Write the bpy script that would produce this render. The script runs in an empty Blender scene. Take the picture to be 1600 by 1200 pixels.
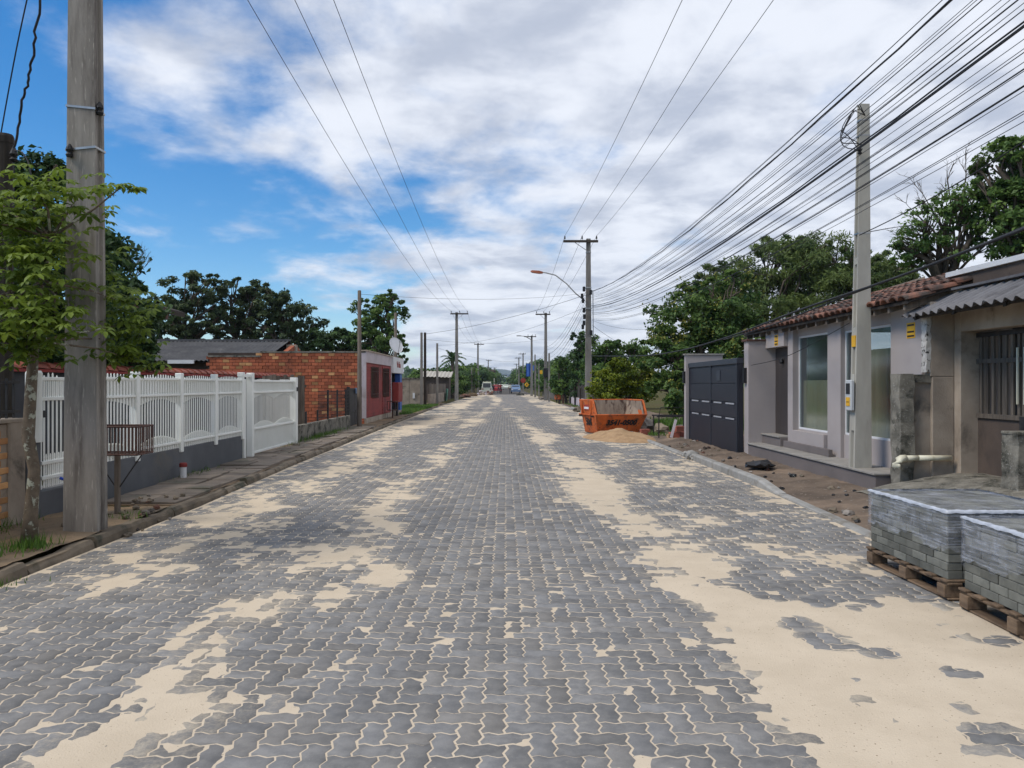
import bpy, bmesh, math, random
import numpy as np
from mathutils import Vector, Matrix

random.seed(7)
RNG = np.random.default_rng(7)
scene = bpy.context.scene
C = scene.collection
R = math.radians

# ------------------------------------------------------------------ camera
F_PX, HOR, VPX, EYE = 1200.0, 600.0, 790.0, 1.6      # focal length and vanishing point in photo pixels
cam_d = bpy.data.cameras.new('camera')
cam = bpy.data.objects.new('camera', cam_d)
C.objects.link(cam)
cam.location = (0, 0, EYE)
cam.rotation_euler = (R(90), 0, 0)
cam_d.sensor_width = 36
cam_d.lens = 36 * F_PX / 1600
cam_d.shift_x = (800 - VPX) / 1600
cam_d.clip_start = 0.05
cam_d.clip_end = 20000
scene.camera = cam

# ------------------------------------------------------------------ sky, sun, exposure
SUN_EL, SUN_AZ = R(50), R(-110)         # azimuth from +Y towards +X: the sun stands high on the left and a little behind, in thin cloud
world = bpy.data.worlds.new('World')
scene.world = world
world.use_nodes = True
wn, wl = world.node_tree.nodes, world.node_tree.links
wn.clear()
def N(tree, typ, **kw):
    n = tree.nodes.new(typ)
    for k, v in kw.items():
        setattr(n, k, v)
    return n
W = world.node_tree
def wmath(op, a, b=None, clamp=False):
    n = N(W, 'ShaderNodeMath', operation=op, use_clamp=clamp)
    for i, s in enumerate((a, b)):
        if s is None: continue
        if isinstance(s, (int, float)): n.inputs[i].default_value = s
        else: wl.new(s, n.inputs[i])
    return n.outputs[0]
tc = N(W, 'ShaderNodeTexCoord')
sep = N(W, 'ShaderNodeSeparateXYZ'); wl.new(tc.outputs['Generated'], sep.inputs[0])
dx, dy, dz = sep.outputs
den = wmath('ADD', wmath('MAXIMUM', dz, 0.0), 0.14)
cx = wmath('DIVIDE', dx, den); cy = wmath('DIVIDE', dy, den)
comb = N(W, 'ShaderNodeCombineXYZ'); wl.new(cx, comb.inputs[0]); wl.new(cy, comb.inputs[1])
def wnoise(scale, detail, rough, off, dist=0.0, sx=1.0, sy=1.0, rot=0.0):
    m = N(W, 'ShaderNodeMapping'); wl.new(comb.outputs[0], m.inputs[0])
    m.inputs['Location'].default_value = off
    m.inputs['Rotation'].default_value = (0, 0, rot)
    m.inputs['Scale'].default_value = (sx, sy, 1)
    n = N(W, 'ShaderNodeTexNoise')
    n.inputs['Scale'].default_value = scale; n.inputs['Detail'].default_value = detail
    n.inputs['Roughness'].default_value = rough; n.inputs['Distortion'].default_value = dist
    wl.new(m.outputs[0], n.inputs['Vector'])
    return n.outputs[0]
big = wnoise(0.8, 2, 0.5, (3.1, 1.7, 0))
mid = wnoise(2.3, 9, 0.57, (0.9, 4.6, 0), 0.15, 1.0, 0.85, R(35))
cover = wmath('ADD', wmath('MULTIPLY', big, 0.75), wmath('MULTIPLY', mid, 0.85))
cover = wmath('ADD', cover, wmath('MULTIPLY', wmath('MINIMUM', wmath('MAXIMUM', wmath('ADD', cx, 0.74), -0.8), 0.70), 0.38))
low = N(W, 'ShaderNodeMapRange', interpolation_type='SMOOTHSTEP')
low.inputs['From Min'].default_value = 0.0; low.inputs['From Max'].default_value = 0.07
low.inputs['To Min'].default_value = 0.26; low.inputs['To Max'].default_value = 0.0
wl.new(dz, low.inputs['Value'])
cover = wmath('ADD', cover, low.outputs[0])        # the cloud deck thins out towards the left
ramp = N(W, 'ShaderNodeMapRange', interpolation_type='SMOOTHSTEP')
ramp.inputs['From Min'].default_value = 0.72; ramp.inputs['From Max'].default_value = 0.98
wl.new(cover, ramp.inputs['Value'])
shade = wnoise(3.0, 8, 0.57, (8.3, 2.2, 0), 0.2)
shr = N(W, 'ShaderNodeMapRange', interpolation_type='SMOOTHSTEP')
shr.inputs['From Min'].default_value = 0.32; shr.inputs['From Max'].default_value = 0.64
wl.new(shade, shr.inputs['Value'])
ccol = N(W, 'ShaderNodeMix', data_type='RGBA')
ccol.inputs['A'].default_value = (0.40, 0.44, 0.53, 1); ccol.inputs['B'].default_value = (0.67, 0.70, 0.765, 1)
wl.new(shr.outputs[0], ccol.inputs['Factor'])
sky = N(W, 'ShaderNodeTexSky', sky_type='NISHITA')
sky.sun_disc = False; sky.sun_elevation = SUN_EL; sky.sun_rotation = SUN_AZ
sky.air_density = 1.0; sky.dust_density = 0.0; sky.ozone_density = 5.0
hsv = N(W, 'ShaderNodeHueSaturation'); hsv.inputs['Saturation'].default_value = 1.3; wl.new(sky.outputs[0], hsv.inputs['Color'])
bg_sky = N(W, 'ShaderNodeBackground'); wl.new(hsv.outputs[0], bg_sky.inputs[0]); bg_sky.inputs[1].default_value = 0.10
bg_cl = N(W, 'ShaderNodeBackground'); wl.new(ccol.outputs['Result'], bg_cl.inputs[0]); bg_cl.inputs[1].default_value = 0.95
mixw = N(W, 'ShaderNodeMixShader')
wl.new(wmath('MULTIPLY', ramp.outputs[0], 0.96), mixw.inputs[0])
wl.new(bg_sky.outputs[0], mixw.inputs[1]); wl.new(bg_cl.outputs[0], mixw.inputs[2])
wo = N(W, 'ShaderNodeOutputWorld'); wl.new(mixw.outputs[0], wo.inputs[0])

sun_d = bpy.data.lights.new('sun', 'SUN')
sun_d.energy = 2.0; sun_d.angle = R(22); sun_d.color = (1.0, 0.93, 0.82)
sun = bpy.data.objects.new('sun', sun_d); C.objects.link(sun)
sdir = Vector((math.sin(SUN_AZ) * math.cos(SUN_EL), math.cos(SUN_AZ) * math.cos(SUN_EL), math.sin(SUN_EL)))
sun.rotation_euler = (-sdir).to_track_quat('-Z', 'Y').to_euler()
sun.location = (0, 0, 30)

scene.view_settings.view_transform = 'Standard'
scene.view_settings.look = 'None'
scene.view_settings.exposure = 0.5
scene.view_settings.gamma = 1.0
scene.view_settings.use_curve_mapping = False
scene.cycles.use_denoising = True
scene.cycles.max_bounces = 6
scene.cycles.transparent_max_bounces = 12
scene.cycles.caustics_reflective = False
scene.cycles.caustics_refractive = False

# ------------------------------------------------------------------ materials
MATS = {}
def _mix(t, fac, a, b):
    n = N(t, 'ShaderNodeMix', data_type='RGBA')
    for nm, s in (('Factor', fac), ('A', a), ('B', b)):
        if isinstance(s, (int, float)): n.inputs[nm].default_value = s
        elif isinstance(s, tuple): n.inputs[nm].default_value = (*s[:3], 1)
        else: t.links.new(s, n.inputs[nm])
    return n.outputs['Result']
def _noise(t, vec, scale, detail=4, rough=0.6, dist=0.0):
    n = N(t, 'ShaderNodeTexNoise'); n.inputs['Scale'].default_value = scale
    n.inputs['Detail'].default_value = detail; n.inputs['Roughness'].default_value = rough
    n.inputs['Distortion'].default_value = dist
    t.links.new(vec, n.inputs['Vector']); return n.outputs[0]
def _map(t, v, a, b, c=0.0, d=1.0):
    n = N(t, 'ShaderNodeMapRange', interpolation_type='SMOOTHSTEP')
    n.inputs['From Min'].default_value = a; n.inputs['From Max'].default_value = b
    n.inputs['To Min'].default_value = c; n.inputs['To Max'].default_value = d
    t.links.new(v, n.inputs['Value']); return n.outputs[0]
def _math(t, op, a, b):
    n = N(t, 'ShaderNodeMath', operation=op)
    for i, s in enumerate((a, b)):
        if isinstance(s, (int, float)): n.inputs[i].default_value = s
        else: t.links.new(s, n.inputs[i])
    return n.outputs[0]
def mat(name, c1, c2=None, rough=0.8, scale=3.0, stain=None, stain_scale=1.2, stain_amt=(0.5, 0.7),
        bump=0.0, bump_scale=40.0, metal=0.0, rnd=0.0, dust=None, stretch=(1, 1, 1), speck=None, speck_thr=(0.66, 0.7), speck_scale=60.0, spec=0.35):
    """two-tone noise colour + optional stains, specks, bump and per-piece brightness variation"""
    if name in MATS: return MATS[name]
    m = bpy.data.materials.new(name); m.use_nodes = True
    t = m.node_tree; p = t.nodes['Principled BSDF']
    tc = N(t, 'ShaderNodeTexCoord'); geo = N(t, 'ShaderNodeNewGeometry')
    mp = N(t, 'ShaderNodeMapping'); mp.inputs['Scale'].default_value = stretch
    t.links.new(geo.outputs['Position'], mp.inputs[0]); vec = mp.outputs[0]
    c2 = c2 or tuple(x * 0.8 for x in c1)
    col = _mix(t, _map(t, _noise(t, vec, scale, 5), 0.3, 0.7), c1, c2)
    if stain:
        f = _map(t, _noise(t, vec, stain_scale, 7, 0.65, 0.3), *stain_amt)
        col = _mix(t, f, col, stain)
    if speck:
        f = _map(t, _noise(t, vec, speck_scale, 2), *speck_thr)
        col = _mix(t, f, col, speck)
    if rnd:
        oi = N(t, 'ShaderNodeObjectInfo'); at = N(t, 'ShaderNodeAttribute', attribute_name='rnd')
        v = _math(t, 'FRACT', _math(t, 'ADD', oi.outputs['Random'], at.outputs['Fac']), 0.0)
        v = _map(t, v, 0.0, 1.0, 1 - rnd, 1 + rnd)
        if name == 'paver':                    # batches of slightly browner and bluer blocks
            w = _math(t, 'FRACT', _math(t, 'MULTIPLY', _math(t, 'ADD', oi.outputs['Random'], at.outputs['Fac']), 7.31), 0.0)
            col = _mix(t, _map(t, w, 0.6, 1.0, 0.0, 0.35), col, (0.22, 0.20, 0.175)); col = _mix(t, _map(t, w, 0.4, 0.0, 0.0, 0.25), col, (0.185, 0.19, 0.20))
        hs = N(t, 'ShaderNodeHueSaturation'); t.links.new(v, hs.inputs['Value']); t.links.new(col, hs.inputs['Color'])
        col = hs.outputs[0]
    if dust:                                   # sand dust lying on the piece: amount per piece, broken up by noise
        a1 = N(t, 'ShaderNodeAttribute', attribute_name='dust'); a2 = N(t, 'ShaderNodeAttribute', attribute_name='dust'); a2.attribute_type = 'OBJECT'
        amt = _math(t, 'ADD', a1.outputs['Fac'], a2.outputs['Fac'])
        nz = _math(t, 'ADD', _math(t, 'MULTIPLY', _noise(t, vec, 11, 6, 0.7), 0.8), _math(t, 'MULTIPLY', _noise(t, vec, 60, 4, 0.7), 0.45))
        f = _map(t, _math(t, 'ADD', amt, nz), 0.80, 1.35, 0.0, 0.9)
        col = _mix(t, f, col, dust)
    t.links.new(col, p.inputs['Base Color'])
    p.inputs['Roughness'].default_value = rough; p.inputs['Metallic'].default_value = metal
    p.inputs['Specular IOR Level'].default_value = spec
    if bump:
        b = N(t, 'ShaderNodeBump'); b.inputs['Strength'].default_value = bump; b.inputs['Distance'].default_value = 0.01
        t.links.new(_noise(t, vec, bump_scale, 5, 0.65), b.inputs['Height']); t.links.new(b.outputs[0], p.inputs['Normal'])
    MATS[name] = m; return m
def leaf_mat(name, dark, light, trans=0.3, rough=0.55):
    m = bpy.data.materials.new(name); m.use_nodes = True
    t = m.node_tree; p = t.nodes['Principled BSDF']; out = t.nodes['Material Output']
    at = N(t, 'ShaderNodeAttribute', attribute_name='rnd')
    col = _mix(t, at.outputs['Fac'], dark, light)
    t.links.new(col, p.inputs['Base Color']); p.inputs['Roughness'].default_value = rough
    p.inputs['Specular IOR Level'].default_value = 0.3
    tr = N(t, 'ShaderNodeBsdfTranslucent'); t.links.new(col, tr.inputs[0])
    mx = N(t, 'ShaderNodeMixShader'); mx.inputs[0].default_value = trans
    t.links.new(p.outputs[0], mx.inputs[1]); t.links.new(tr.outputs[0], mx.inputs[2]); t.links.new(mx.outputs[0], out.inputs[0])
    MATS[name] = m; return m

M_ = dict(
 paver=mat('paver', (0.222, 0.217, 0.212), (0.158, 0.157, 0.157), 0.9, 13, dust=(0.50, 0.43, 0.33), stain=(0.25, 0.24, 0.22), stain_scale=18, stain_amt=(0.52, 0.8), bump=0.5, bump_scale=130, rnd=0.16, speck=(0.27, 0.26, 0.235), speck_scale=180, spec=0.2),
 sand=mat('sand', (0.58, 0.490, 0.375), (0.52, 0.436, 0.33), 0.95, 2.5, bump=0.45, bump_scale=90, stain=(0.47, 0.39, 0.29), stain_scale=1.3, stain_amt=(0.55, 0.8), speck=(0.28, 0.22, 0.16), speck_thr=(0.67, 0.71), speck_scale=55, spec=0.05),
 far_paver=mat('far_paver', (0.19, 0.19, 0.195), (0.16, 0.16, 0.165), 0.95, 2.0, spec=0.05, stain=(0.40, 0.34, 0.26), stain_scale=3, stain_amt=(0.45, 0.7), stretch=(1, 0.5, 1)),
 dirt=mat('dirt', (0.19, 0.145, 0.11), (0.105, 0.082, 0.065), 0.95, 1.3, stain=(0.25, 0.185, 0.135), stain_scale=0.8, bump=0.8, bump_scale=25, speck=(0.27, 0.23, 0.19), speck_thr=(0.64, 0.7), speck_scale=22, spec=0.1),
 left_soil=mat('left_soil', (0.26, 0.19, 0.125), (0.15, 0.12, 0.09), 0.95, 1.6, stain=(0.36, 0.24, 0.13), stain_scale=0.9, bump=0.7, bump_scale=30, speck=(0.10, 0.085, 0.07), speck_thr=(0.62, 0.7), speck_scale=30, spec=0.1),
 earth=mat('earth', (0.075, 0.085, 0.035), (0.10, 0.08, 0.05), 0.95, 0.3, bump=0.5, bump_scale=6, spec=0.0),
 asphalt=mat('asphalt', (0.085, 0.085, 0.09), (0.12, 0.11, 0.10), 0.95, 0.4, spec=0.0),
 flag=mat('flagstone', (0.235, 0.19, 0.15), (0.15, 0.125, 0.102), 0.92, 3, stain=(0.085, 0.09, 0.06), stain_scale=1.6, stain_amt=(0.52, 0.75), bump=0.5, bump_scale=60, rnd=0.2),
 kerb_old=mat('kerb_old', (0.22, 0.175, 0.125), (0.13, 0.105, 0.078), 0.95, 4, stain=(0.05, 0.052, 0.035), stain_scale=2, bump=0.7, bump_scale=50, rnd=0.18),
 kerb_new=mat('kerb_new', (0.33, 0.32, 0.30), (0.25, 0.245, 0.23), 0.9, 4, stain=(0.20, 0.18, 0.15), stain_scale=3, bump=0.3, bump_scale=90, rnd=0.12),
 pole_old=mat('pole_old', (0.30, 0.275, 0.245), (0.215, 0.195, 0.172), 0.92, 2.6, stain=(0.11, 0.095, 0.083), stain_scale=2.1, stain_amt=(0.48, 0.74), speck=(0.36, 0.33, 0.29), speck_thr=(0.6, 0.7), speck_scale=14, bump=0.4, bump_scale=70, stretch=(3.5, 3.5, 0.45)),
 pole_far=mat('pole_far', (0.24, 0.225, 0.205), (0.17, 0.155, 0.14), 0.92, 2.2, stain=(0.10, 0.09, 0.08), stain_scale=1.2, stretch=(2, 2, 0.4)),
 pole_new=mat('pole_new', (0.43, 0.41, 0.355), (0.36, 0.34, 0.295), 0.9, 2.5, stain=(0.24, 0.22, 0.19), stain_scale=1.4, stain_amt=(0.55, 0.8), bump=0.25, bump_scale=90, stretch=(2, 2, 0.6)),
 wood_dark=mat('wood_dark', (0.055, 0.042, 0.033), (0.03, 0.025, 0.02), 0.85, 6, stretch=(4, 4, 0.4), bump=0.4, bump_scale=40, rnd=0.25),
 wood_grey=mat('wood_grey', (0.17, 0.14, 0.112), (0.095, 0.078, 0.064), 0.9, 5, stretch=(5, 5, 0.4), bump=0.4, bump_scale=40, rnd=0.3),
 wood_pallet=mat('wood_pallet', (0.20, 0.135, 0.085), (0.11, 0.075, 0.05), 0.85, 7, stretch=(4, 1, 4), bump=0.4, bump_scale=60, stain=(0.09, 0.055, 0.035), stain_scale=3, rnd=0.2),
 trunk=mat('trunk', (0.12, 0.095, 0.07), (0.055, 0.045, 0.035), 0.95, 7, bump=0.6, bump_scale=50),
 trunk_lichen=mat('trunk_lichen', (0.16, 0.125, 0.09), (0.085, 0.065, 0.045), 0.95, 9, stain=(0.34, 0.35, 0.28), stain_scale=9, stain_amt=(0.55, 0.62), bump=0.6, bump_scale=80),
 white=mat('white_paint', (0.86, 0.87, 0.83), (0.80, 0.81, 0.76), 0.5, 2, stain=(0.50, 0.50, 0.40), stain_scale=1.4, stain_amt=(0.6, 0.85)),
 plinth_l=mat('plinth_left', (0.125, 0.13, 0.14), (0.095, 0.10, 0.107), 0.85, 1.6, stain=(0.15, 0.135, 0.11), stain_scale=1.1, stain_amt=(0.55, 0.8), bump=0.2, bump_scale=60),
 plaster_dirty=mat('plaster_dirty', (0.38, 0.315, 0.25), (0.25, 0.205, 0.165), 0.95, 2.0, stain=(0.055, 0.05, 0.042), stain_scale=1.9, stain_amt=(0.54, 0.74), bump=0.6, bump_scale=45),
 plaster_tan=mat('plaster_tan', (0.43, 0.355, 0.28), (0.31, 0.25, 0.195), 0.92, 1.8, stain=(0.075, 0.062, 0.05), stain_scale=1.6, stain_amt=(0.52, 0.75), bump=0.4, bump_scale=50),
 plaster_brown=mat('plaster_brown', (0.115, 0.085, 0.068), (0.08, 0.06, 0.05), 0.92, 1.8, stain=(0.045, 0.036, 0.03), stain_scale=1.3, bump=0.3, bump_scale=50),
 moss=mat('moss_concrete', (0.25, 0.23, 0.19), (0.13, 0.12, 0.098), 0.95, 5, stain=(0.028, 0.029, 0.021), stain_scale=3, stain_amt=(0.47, 0.66), bump=1.0, bump_scale=35, speck=(0.30, 0.285, 0.25), speck_thr=(0.62, 0.68), speck_scale=35),
 house=mat('house_paint', (0.40, 0.355, 0.34), (0.36, 0.32, 0.308), 0.75, 1.2, bump=0.12, bump_scale=120, stain=(0.29, 0.25, 0.235), stain_scale=0.8, stain_amt=(0.55, 0.9)),
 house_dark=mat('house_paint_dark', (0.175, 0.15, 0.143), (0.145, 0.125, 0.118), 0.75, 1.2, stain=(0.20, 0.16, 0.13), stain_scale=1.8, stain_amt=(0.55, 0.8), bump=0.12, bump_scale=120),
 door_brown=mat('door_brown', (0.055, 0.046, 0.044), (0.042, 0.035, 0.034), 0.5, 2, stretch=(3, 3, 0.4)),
 slab=mat('step_slab', (0.33, 0.31, 0.28), (0.24, 0.225, 0.205), 0.7, 5, bump=0.1, bump_scale=80),
 gate_blue=mat('gate_paint', (0.024, 0.025, 0.033), (0.02, 0.021, 0.028), 0.5, 2, spec=0.25),
 gate_frame=mat('gate_frame_paint', (0.04, 0.044, 0.056), (0.034, 0.038, 0.048), 0.5, 2, spec=0.25),
 steel=mat('steel', (0.45, 0.45, 0.44), (0.33, 0.33, 0.33), 0.4, 8, metal=0.8),
 strip=mat('steel_strip', (0.34, 0.35, 0.37), (0.28, 0.29, 0.31), 0.4, 8),
 black=mat('black_plastic', (0.016, 0.016, 0.018), (0.012, 0.012, 0.013), 0.5, 5),
 cable=mat('cable', (0.018, 0.018, 0.02), (0.013, 0.013, 0.015), 0.6, 5),
 rust=mat('rusty_iron', (0.115, 0.058, 0.045), (0.06, 0.035, 0.03), 0.85, 14, bump=0.4, bump_scale=90),
 iron=mat('dark_iron', (0.035, 0.032, 0.032), (0.02, 0.019, 0.02), 0.6, 8, stain=(0.08, 0.045, 0.03), stain_scale=3, stain_amt=(0.6, 0.8)),
 tile_red=mat('tile_red', (0.37, 0.115, 0.075), (0.27, 0.082, 0.055), 0.7, 5, stain=(0.12, 0.05, 0.04), stain_scale=3, stain_amt=(0.55, 0.8), rnd=0.2),
 tile_old=mat('tile_old', (0.24, 0.105, 0.068), (0.14, 0.068, 0.048), 0.85, 7, stain=(0.055, 0.044, 0.038), stain_scale=3.5, stain_amt=(0.40, 0.60), rnd=0.35, bump=0.4, bump_scale=60),
 fibre=mat('fibre_cement', (0.175, 0.17, 0.175), (0.125, 0.12, 0.125), 0.9, 2.5, stain=(0.075, 0.07, 0.072), stain_scale=2, stain_amt=(0.5, 0.75), bump=0.3, bump_scale=60, rnd=0.08),
 fibre_light=mat('fibre_light', (0.45, 0.42, 0.37), (0.36, 0.33, 0.29), 0.9, 2.5),
 fibre_dark=mat('fibre_old', (0.10, 0.10, 0.103), (0.065, 0.065, 0.07), 0.92, 1.5, stain=(0.16, 0.155, 0.15), stain_scale=1.2, stain_amt=(0.55, 0.8), bump=0.3, bump_scale=30),
 brick=mat('brick', (0.44, 0.13, 0.06), (0.33, 0.095, 0.048), 0.9, 6, stain=(0.17, 0.065, 0.04), stain_scale=0.9, stain_amt=(0.52, 0.75), bump=0.5, bump_scale=50, rnd=0.26),
 brick_pale=mat('brick_pale', (0.55, 0.30, 0.13), (0.44, 0.21, 0.09), 0.9, 6, bump=0.5, bump_scale=50, rnd=0.3),
 mortar=mat('mortar', (0.075, 0.052, 0.042), (0.045, 0.035, 0.03), 0.95, 4, bump=0.4, bump_scale=50),
 red_wall=mat('red_wall', (0.27, 0.042, 0.036), (0.22, 0.034, 0.03), 0.75, 2, stain=(0.10, 0.03, 0.03), stain_scale=1, rnd=0.1),
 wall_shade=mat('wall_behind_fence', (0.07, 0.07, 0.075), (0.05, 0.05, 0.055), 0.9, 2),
 pinkwhite=mat('pink_white', (0.52, 0.46, 0.48), (0.45, 0.40, 0.42), 0.8, 1.5, stain=(0.33, 0.29, 0.29), stain_scale=1.2),
 signwhite=mat('sign_white', (0.70, 0.70, 0.71), (0.62, 0.62, 0.63), 0.6, 2),
 blue=mat('blue_paint', (0.045, 0.13, 0.42), (0.035, 0.10, 0.35), 0.6, 2),
 hose=mat('blue_hose', (0.02, 0.08, 0.55), (0.02, 0.07, 0.45), 0.4, 2),
 pvc=mat('pvc', (0.72, 0.69, 0.55), (0.64, 0.60, 0.46), 0.45, 5, stain=(0.42, 0.38, 0.27), stain_scale=4, stain_amt=(0.55, 0.8)),
 orange=mat('skip_orange', (0.58, 0.135, 0.028), (0.45, 0.095, 0.022), 0.6, 4, stain=(0.17, 0.06, 0.03), stain_scale=3.6, stain_amt=(0.50, 0.70), speck=(0.10, 0.05, 0.03), speck_thr=(0.62, 0.68), speck_scale=12, bump=0.15, bump_scale=20),
 skip_in=mat('skip_inside', (0.33, 0.265, 0.20), (0.24, 0.18, 0.135), 0.85, 3, stain=(0.075, 0.045, 0.035), stain_scale=2.6, stain_amt=(0.52, 0.66), bump=0.5, bump_scale=30, stretch=(2, 2, 0.7)),
 sandpile=mat('sand_pile', (0.42, 0.28, 0.16), (0.30, 0.195, 0.11), 0.95, 4, bump=0.9, bump_scale=40, spec=0.1),
 grass=mat('grass_blade', (0.085, 0.17, 0.025), (0.045, 0.10, 0.016), 0.7, 9),
 rock=mat('rock', (0.27, 0.24, 0.21), (0.17, 0.15, 0.13), 0.95, 7, bump=0.7, bump_scale=40, rnd=0.35),
 charcoal=mat('charcoal_bag', (0.022, 0.022, 0.024), (0.015, 0.015, 0.016), 0.5, 5),
 yellow=mat('yellow_plate', (0.72, 0.40, 0.02), (0.66, 0.35, 0.02), 0.5, 5),
 meter=mat('meter_box', (0.50, 0.52, 0.53), (0.44, 0.46, 0.47), 0.45, 4),
 curtain=mat('curtain', (0.74, 0.62, 0.40), (0.62, 0.51, 0.32), 0.9, 3, stretch=(1, 6, 0.3)),
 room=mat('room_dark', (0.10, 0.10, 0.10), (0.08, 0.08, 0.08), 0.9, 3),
 stack=mat('stack_block', (0.17, 0.17, 0.148), (0.115, 0.117, 0.102), 0.9, 8, bump=0.4, bump_scale=110, rnd=0.32),
 white_car=mat('white_car', (0.62, 0.66, 0.58), (0.56, 0.6, 0.53), 0.35, 3),
 blue_car=mat('blue_car', (0.16, 0.24, 0.38), (0.14, 0.21, 0.34), 0.3, 3, metal=0.2),
 red_car=mat('red_car', (0.35, 0.03, 0.035), (0.3, 0.025, 0.03), 0.3, 3),
 tyre=mat('tyre', (0.02, 0.02, 0.02), (0.014, 0.014, 0.014), 0.9, 8),
 dark_glass=mat('dark_glass', (0.02, 0.025, 0.03), (0.015, 0.018, 0.022), 0.08, 3, spec=0.6),
 skin=mat('skin', (0.30, 0.16, 0.10), (0.25, 0.13, 0.08), 0.6, 5),
 cloth_red=mat('cloth_red', (0.22, 0.035, 0.035), (0.16, 0.03, 0.03), 0.9, 5),
 cloth_white=mat('cloth_white', (0.62, 0.64, 0.58), (0.54, 0.56, 0.5), 0.9, 5),
 cloth_dark=mat('cloth_dark', (0.03, 0.033, 0.05), (0.022, 0.024, 0.035), 0.9, 5),
 cloth_orange=mat('cloth_orange', (0.60, 0.17, 0.06), (0.5, 0.13, 0.05), 0.9, 5),
 stop_red=mat('stop_red', (0.32, 0.045, 0.03), (0.28, 0.04, 0.028), 0.5, 5),
 lamp_red=mat('lamp_head', (0.33, 0.10, 0.05), (0.27, 0.08, 0.04), 0.5, 5),
 green_bin=mat('green_sheet', (0.20, 0.42, 0.32), (0.16, 0.36, 0.27), 0.6, 5),
 hill=mat('hill', (0.045, 0.07, 0.04), (0.03, 0.05, 0.03), 0.95, 0.01),
)
leaf_mat('leaf_young', (0.055, 0.100, 0.012), (0.200, 0.275, 0.035), 0.38)
leaf_mat('leaf_dark', (0.021, 0.055, 0.021), (0.085, 0.152, 0.043), 0.2)
leaf_mat('leaf_pine', (0.027, 0.056, 0.024), (0.110, 0.150, 0.056), 0.2)
leaf_mat('leaf_mid', (0.036, 0.092, 0.024), (0.162, 0.254, 0.057), 0.3)
leaf_mat('leaf_yellow', (0.066, 0.113, 0.013), (0.291, 0.330, 0.026), 0.35)
leaf_mat('leaf_bamboo', (0.043, 0.082, 0.026), (0.162, 0.212, 0.054), 0.3)
leaf_mat('leaf_blossom', (0.032, 0.081, 0.024), (0.151, 0.234, 0.051), 0.3)
leaf_mat('leaf_flower', (0.160, 0.170, 0.030), (0.340, 0.330, 0.070), 0.3)
leaf_mat('leaf_grass', (0.045, 0.105, 0.015), (0.115, 0.215, 0.030), 0.35)

# glass: partly see-through, reflecting the street
def glass_mat(name, tint, refl):
    m = bpy.data.materials.new(name); m.use_nodes = True
    t = m.node_tree; out = t.nodes['Material Output']; t.nodes.remove(t.nodes['Principled BSDF'])
    gl = N(t, 'ShaderNodeBsdfGlossy'); gl.inputs['Color'].default_value = (*tint, 1); gl.inputs['Roughness'].default_value = 0.09
    tr = N(t, 'ShaderNodeBsdfTransparent'); tr.inputs[0].default_value = (0.80, 0.86, 0.86, 1); mx = N(t, 'ShaderNodeMixShader'); mx.inputs[0].default_value = refl
    t.links.new(tr.outputs[0], mx.inputs[1]); t.links.new(gl.outputs[0], mx.inputs[2]); t.links.new(mx.outputs[0], out.inputs[0])
    MATS[name] = m; return m
M_['glass'] = glass_mat('window_glass', (0.80, 0.88, 0.95), 0.26)
# stretch film: clear plastic with stretched white streaks
def film_mat():
    m = bpy.data.materials.new('stretch_film'); m.use_nodes = True
    t = m.node_tree; p = t.nodes['Principled BSDF']; out = t.nodes['Material Output']
    geo = N(t, 'ShaderNodeNewGeometry'); mp = N(t, 'ShaderNodeMapping'); mp.inputs['Scale'].default_value = (1.2, 1.2, 26)
    mp.inputs['Rotation'].default_value = (R(2.5), R(-2), 0)
    t.links.new(geo.outputs['Position'], mp.inputs[0])
    s1 = _noise(t, mp.outputs[0], 3.0, 6, 0.65, 0.4)
    s2 = _noise(t, geo.outputs['Position'], 7.0, 4, 0.6, 0.6)
    a = _map(t, _math(t, 'ADD', _math(t, 'MULTIPLY', s1, 0.65), _math(t, 'MULTIPLY', s2, 0.35)), 0.42, 0.68, 0.10, 0.62)
    p.inputs['Base Color'].default_value = (0.50, 0.53, 0.60, 1); p.inputs['Roughness'].default_value = 0.16
    b = N(t, 'ShaderNodeBump'); b.inputs['Strength'].default_value = 0.7; b.inputs['Distance'].default_value = 0.02
    t.links.new(s1, b.inputs['Height']); t.links.new(b.outputs[0], p.inputs['Normal'])
    tr = N(t, 'ShaderNodeBsdfTransparent'); mx = N(t, 'ShaderNodeMixShader'); t.links.new(a, mx.inputs[0])
    t.links.new(tr.outputs[0], mx.inputs[1]); t.links.new(p.outputs[0], mx.inputs[2]); t.links.new(mx.outputs[0], out.inputs[0])
    return m
M_['film'] = film_mat()
M_['film_edge'] = mat('film_edge', (0.50, 0.53, 0.59), (0.34, 0.36, 0.40), 0.25, 9)
M_['broken_render'] = mat('broken_render', (0.58, 0.56, 0.53), (0.40, 0.37, 0.33), 0.9, 14, stain=(0.05, 0.045, 0.04), stain_scale=16, stain_amt=(0.55, 0.62))

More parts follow.
